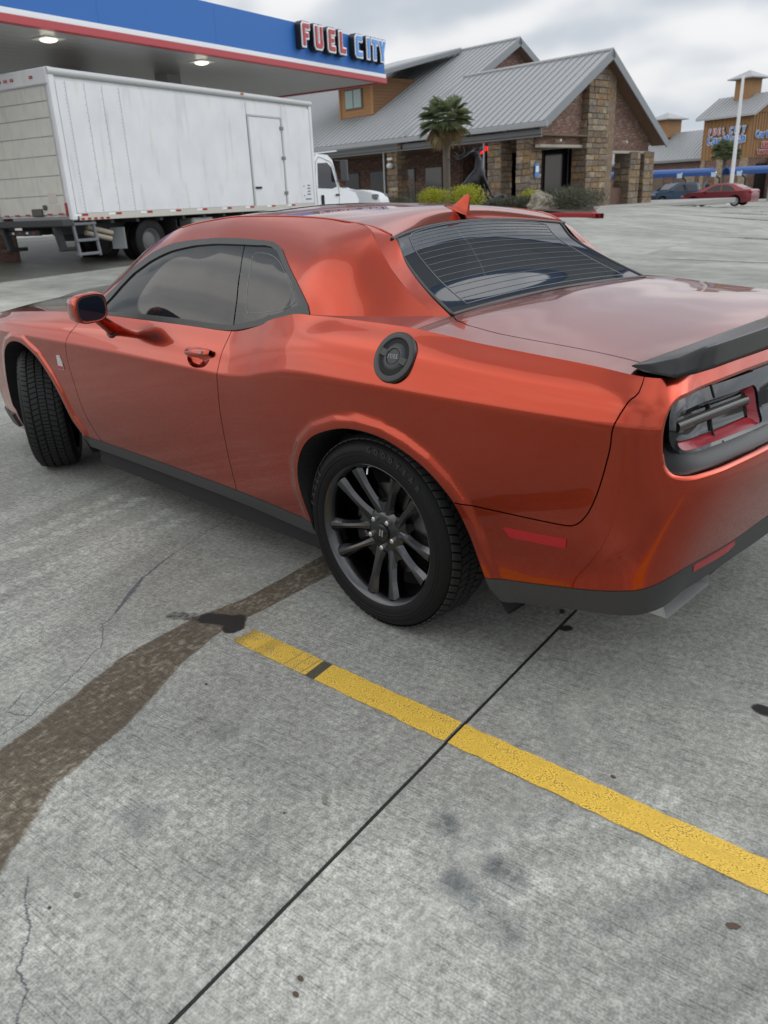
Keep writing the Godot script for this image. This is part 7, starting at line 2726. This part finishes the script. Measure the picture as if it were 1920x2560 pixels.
func make_island() -> void:
	var y := .60
	var red := mat(.33, .022, .03, .6)
	# kerb: a rounded strip round the bed
	var ring := pts([[12.75, 22.3], [13.2, 21.95], [20.0, 21.2], [24.5, 21.2], [25.2, 22.0], [25.2, 28.0], [24.4, 28.6], [17.4, 28.5], [16.2, 27.8]])
	var o := dense(smooth_closed(ring, [], 5), .4)
	var mb := MB.new()
	var mid := Vector2(19, 25)
	for k in o.size():
		var a := o[k]; var b := o[(k + 1) % o.size()]
		var d := (b - a).normalized()
		var inw := Vector2(-d.y, d.x) * .16
		if inw.dot(mid - a) < 0: inw = -inw
		var P := func(q: Vector2, h: float) -> Vector3: return Vector3(q.x, high(q.x, q.y) + h, q.y)
		var nn := Vector3(-inw.x, 0, -inw.y)
		mb.quad(P.call(a, -.1), P.call(b, -.1), P.call(b, .12), P.call(a, .12), nn)
		mb.quad(P.call(a, .12), P.call(b, .12), P.call(b + inw * .15, .15), P.call(a + inw * .15, .15), nn + Vector3.UP)
		mb.quad(P.call(a + inw * .15, .15), P.call(b + inw * .15, .15), P.call(b + inw, .15), P.call(a + inw, .15), Vector3.UP)
		mb.quad(P.call(a + inw, .15), P.call(b + inw, .15), P.call(b + inw, -.05), P.call(a + inw, -.05), -nn)
	var k0 := structure(obj("kerb", mb, red))
	mb = MB.new()
	var bed := Geometry2D.offset_polygon(o, -.1)[0]
	panel(mb, bed, [], lines(12, 26, 20), lines(21, 29.5, 12), func(q: Vector2) -> Array: return [Vector3(q.x, high(q.x, q.y) + .10 + .16 * smoothstep(0.0, 2.5, q.distance_to(Vector2(12.8, 22.3))), q.y), Vector3.UP])
	structure(obj("planting_bed", mb, mat(.075, .055, .038, .95)))
	fan_palm("fan palm with shaggy crown standing left of the elk statue", Vector3(21.3, y + .1, 24.75), 3.6, 1.16, 5)
	make_elk(Vector3(20.0, y + .55, 25.5), deg_to_rad(-122.0))
	var yg := [Color(.36, .38, .016), Color(.56, .56, .05)]
	shrub("clipped_shrub", "rounded yellow green shrub left of the palm trunk", Vector3(19.6, y + .30, 21.9), Vector3(.58, .46, .55), 3600, .055, yg[0], yg[1], 31, "yellow green shrubs")
	shrub("clipped_shrub", "rounded yellow green shrub between palm trunk and elk statue", Vector3(18.4, y + .30, 22.5), Vector3(.66, .50, .62), 4200, .055, yg[0], yg[1], 32, "yellow green shrubs")
	shrub("clipped_shrub", "small yellow green shrub between elk statue and boulder", Vector3(17.6, y + .30, 25.45), Vector3(.46, .36, .42), 2600, .05, yg[0], yg[1], 33, "yellow green shrubs")
	var say := ["wispy grey green bush left of the yellow green shrubs", "wispy grey green bush under the elk statue", "wispy grey green bush right of the elk statue, before the small yellow green shrub", "grey green bush behind the boulder", "large grey green bush right of the boulder", "grey green bush at the right end of the island by the kerb"]
	var at := [[22.4, 22.6, .42], [17.9, 23.6, .30], [17.0, 24.2, .32], [16.7, 25.6, .40], [15.3, 24.6, .46], [14.3, 23.5, .44]]
	for k in at.size():
		shrub("feather_bush", say[k], Vector3(at[k][0], y + .1, at[k][1]), Vector3(.95, at[k][2], .85), 3000, .14, Color(.085, .098, .062), Color(.175, .18, .125), 50 + k, "grey green bushes", .9, .16)
	var rng := RandomNumberGenerator.new()
	rng.seed = 77
	var t := thing("flowering_bush", "thin bush with pinkish flower stalks left of the palm in the store's shade", "shrub", Vector3(24.0, y + .1, 25.6))
	mb = MB.new()
	mb.col = true
	for k in 40:
		var d := Vector3(rng.randf_range(-.6, .6), rng.randf_range(.9, 1.5), rng.randf_range(-.6, .6))
		mb.now = Color(.10, .10, .06)
		mb.tube([Vector3.ZERO, d * .6, d], [.012, .01, .005], 4)
		mb.now = Color(.28, .12, .10)
		leaf_cloud(mb, d, Vector3(.07, .16, .07), 14, .05, Color(.26, .12, .10), Color(.20, .12, .09), rng)
	obj("foliage", mb, leaf_mat, t)
	# boulder
	mb = MB.new()
	var nz := noise(9, 1.1, 4)
	var rows := []
	for i in 19:
		var row := PackedVector3Array()
		for j in 29:
			var th := PI * i / 18.0
			var ph := TAU * (j % 28) / 28.0
			var d := Vector3(sin(th) * cos(ph), cos(th), sin(th) * sin(ph))
			var k := 1.0 + .55 * nz.get_noise_3dv(d * 1.3) + .22 * nz.get_noise_3dv(d * 4.0)
			k *= .78 + .22 * clampf(1.6 - absf(d.x * .8 + d.y * .6), 0, 1)
			row.append(d * k * Vector3(.80, .72, .62) + Vector3(d.y * .12, 0, 0))
		rows.append(row)
	for i in 18:
		for j in 28: mb.quad(rows[i][j], rows[i][j + 1], rows[i + 1][j + 1], rows[i + 1][j], rows[i][j])
	var rock := mat(1, 1, 1, .9)
	rock.albedo_texture = stone_texture(Color(.34, .30, .24), 40)
	rock.uv1_triplanar = true
	rock.uv1_scale = Vector3.ONE * .6
	var ro := obj("boulder", mb, rock)
	ro.position = Vector3(15.25, y + .34, 22.85)
	ro.scale = Vector3(.62, .72, .62)
	ro.rotation.y = .6
	tag(ro, "grey and tan boulder at the right end of the planted island", "boulder")
	fan_palm("small fan palm in front of the tan car wash tower", Vector3(28.8, .0, 70.4), 3.9, 1.3, 15, false)
	# trees beyond, right
	for e in [["tree at the right edge beyond the car wash", 17.5, 84.0, 5.2, 2.6, 61], ["lower tree at the far right behind the white pole", 14.5, 79.0, 4.2, 2.4, 62]]:
		var tt := thing("broadleaf_tree", "dark green " + e[0], "tree", Vector3(e[1], 0, e[2]), 0.0, "trees beyond the car wash")
		mb = MB.new()
		mb.tube([Vector3(0, 0, 0), Vector3(.1, e[3] * .4, 0), Vector3(.0, e[3] * .75, .1)], [.22, .16, .07], 8)
		for k in 5: mb.tube([Vector3(0, e[3] * .4, 0), Vector3(cos(k * 1.3) * e[4] * .6, e[3] * (.6 + .05 * k), sin(k * 1.3) * e[4] * .6)], [.09, .03], 6)
		obj("trunk", mb, bark, tt)
		mb = MB.new()
		rng.seed = e[5]
		for k in 12:
			var c := Vector3(rng.randf_range(-.6, .6) * e[4], e[3] * rng.randf_range(.4, .92), rng.randf_range(-.6, .6) * e[4])
			leaf_cloud(mb, c, Vector3(.55, .42, .55) * e[4] * rng.randf_range(.6, 1.0), 420, .17, Color(.030, .052, .020), Color(.075, .10, .038), rng)
		obj("crown", mb, leaf_mat, tt)
	for k in 4:
		shrub("roadside_bush", ["low green bush behind the red saloon's tail", "second low bush further right of the red saloon", "third low bush by the right edge", "low bush left of the red saloon's nose beneath the awnings"][k], Vector3([17.0, 15.0, 13.0, 30.5][k], .05, [60.5, 60.0, 59.5, 66.5][k]), Vector3(1.4, .55, .8), 1400, .13, Color(.05, .07, .03), Color(.10, .12, .06), 80 + k, "low bushes by the awnings")

# ------------------------------------------------------------------ sky and camera
func cloud_sky() -> ImageTexture:
	var w := 1024
	var h := 512
	var n := noise(17, 1.0, 6)
	n.fractal_gain = .52
	var n2 := noise(18, .38, 3)
	var d := PackedFloat32Array()
	d.resize(w * h * 3)
	var sun := SUN_DIR
	for y in h:
		var el := PI / 2.0 - PI * (y + .5) / h
		for x in w:
			var i := (y * w + x) * 3
			if el < -.02:
				d[i] = .24; d[i + 1] = .24; d[i + 2] = .235
				continue
			var az := TAU * (x + .5) / w
			var dir := Vector3(sin(az) * cos(el), sin(el), -cos(az) * cos(el))      # the panorama's middle column looks along -z
			dir.x = -dir.x; dir.z = -dir.z
			var q := Vector3(dir.x, 0, dir.z) / (maxf(dir.y, 0.0) + .16)
			var a := n.get_noise_3d(q.x * 1.15, .3, q.z * 1.9)
			var b := n2.get_noise_3d(q.x, 5.0, q.z * 1.4)
			var c := smoothstep(-.34, .40, a * .95 + b * .75)
			var up := maxf(dir.y, 0.0)
			var base := lerpf(.76, 1.22, smoothstep(.0, .9, up))
			var glow := pow(maxf(dir.dot(sun), 0.0), 5.0)
			var k := base * lerpf(lerpf(.84, .64, smoothstep(.10, .36, up)), 1.12, c) + glow * (.95 + 2.2 * pow(c, 1.5) * pow(maxf(dir.dot(sun), 0.0), 14.0))
			var blue := 1.0 - c
			d[i] = k * lerpf(1.0, .86, blue); d[i + 1] = k * lerpf(1.005, .94, blue); d[i + 2] = k * lerpf(1.015, 1.04, blue)
	var im := Image.create_from_data(w, h, false, Image.FORMAT_RGBF, d.to_byte_array())
	return ImageTexture.create_from_image(im)

const SUN_DIR := Vector3(.545, .50, -.673)

func _ready() -> void:
	var cam := Camera3D.new()
	cam.name = "camera"
	var at := Vector3(-1.8641, 1.4782, -2.7144)
	var yaw := .7794
	var pitch := -.3778
	var roll := -.0437
	var fwd := Vector3(cos(yaw) * cos(pitch), sin(pitch), sin(yaw) * cos(pitch))
	var right := fwd.cross(Vector3.UP).normalized()
	var up := right.cross(fwd)
	var r2 := right * cos(roll) + up * sin(roll)
	var u2 := up * cos(roll) - right * sin(roll)
	cam.transform = Transform3D(Basis(r2, u2, -fwd), at)
	var ca := CameraAttributesPhysical.new()
	ca.frustum_focal_length = 18.468
	ca.frustum_focus_distance = 2.75
	ca.frustum_near = .05
	ca.frustum_far = 2000.0
	ca.exposure_aperture = 3.7
	cam.attributes = ca
	cam.fov = 66.03
	cam.near = .05
	cam.far = 2000.0
	add_child(cam)
	cam.current = true
	var we := WorldEnvironment.new()
	we.name = "world"
	var env := Environment.new()
	env.background_mode = Environment.BG_SKY
	var sky := Sky.new()
	var sm := PanoramaSkyMaterial.new()
	sm.panorama = cloud_sky()
	sky.sky_material = sm
	env.sky = sky
	env.tonemap_mode = Environment.TONE_MAPPER_LINEAR
	env.tonemap_exposure = 1.0
	env.sdfgi_enabled = true
	env.ssao_enabled = true
	env.ssil_enabled = true
	we.environment = env
	add_child(we)
	var sun := DirectionalLight3D.new()
	sun.name = "sun"
	sun.light_color = Color(1, .965, .92)
	sun.light_energy = .21
	sun.light_angular_distance = 60.0
	sun.shadow_enabled = true
	add_child(sun)
	sun.look_at_from_position(SUN_DIR * 40.0, Vector3.ZERO)
	lay_materials()
	make_ground()
	make_store()
	make_wash()
	make_canopy()
	make_lane_canopy()
	make_island()
	make_vacuums()
	make_truck()
	make_cars()
	make_coupe()
	make_litter()
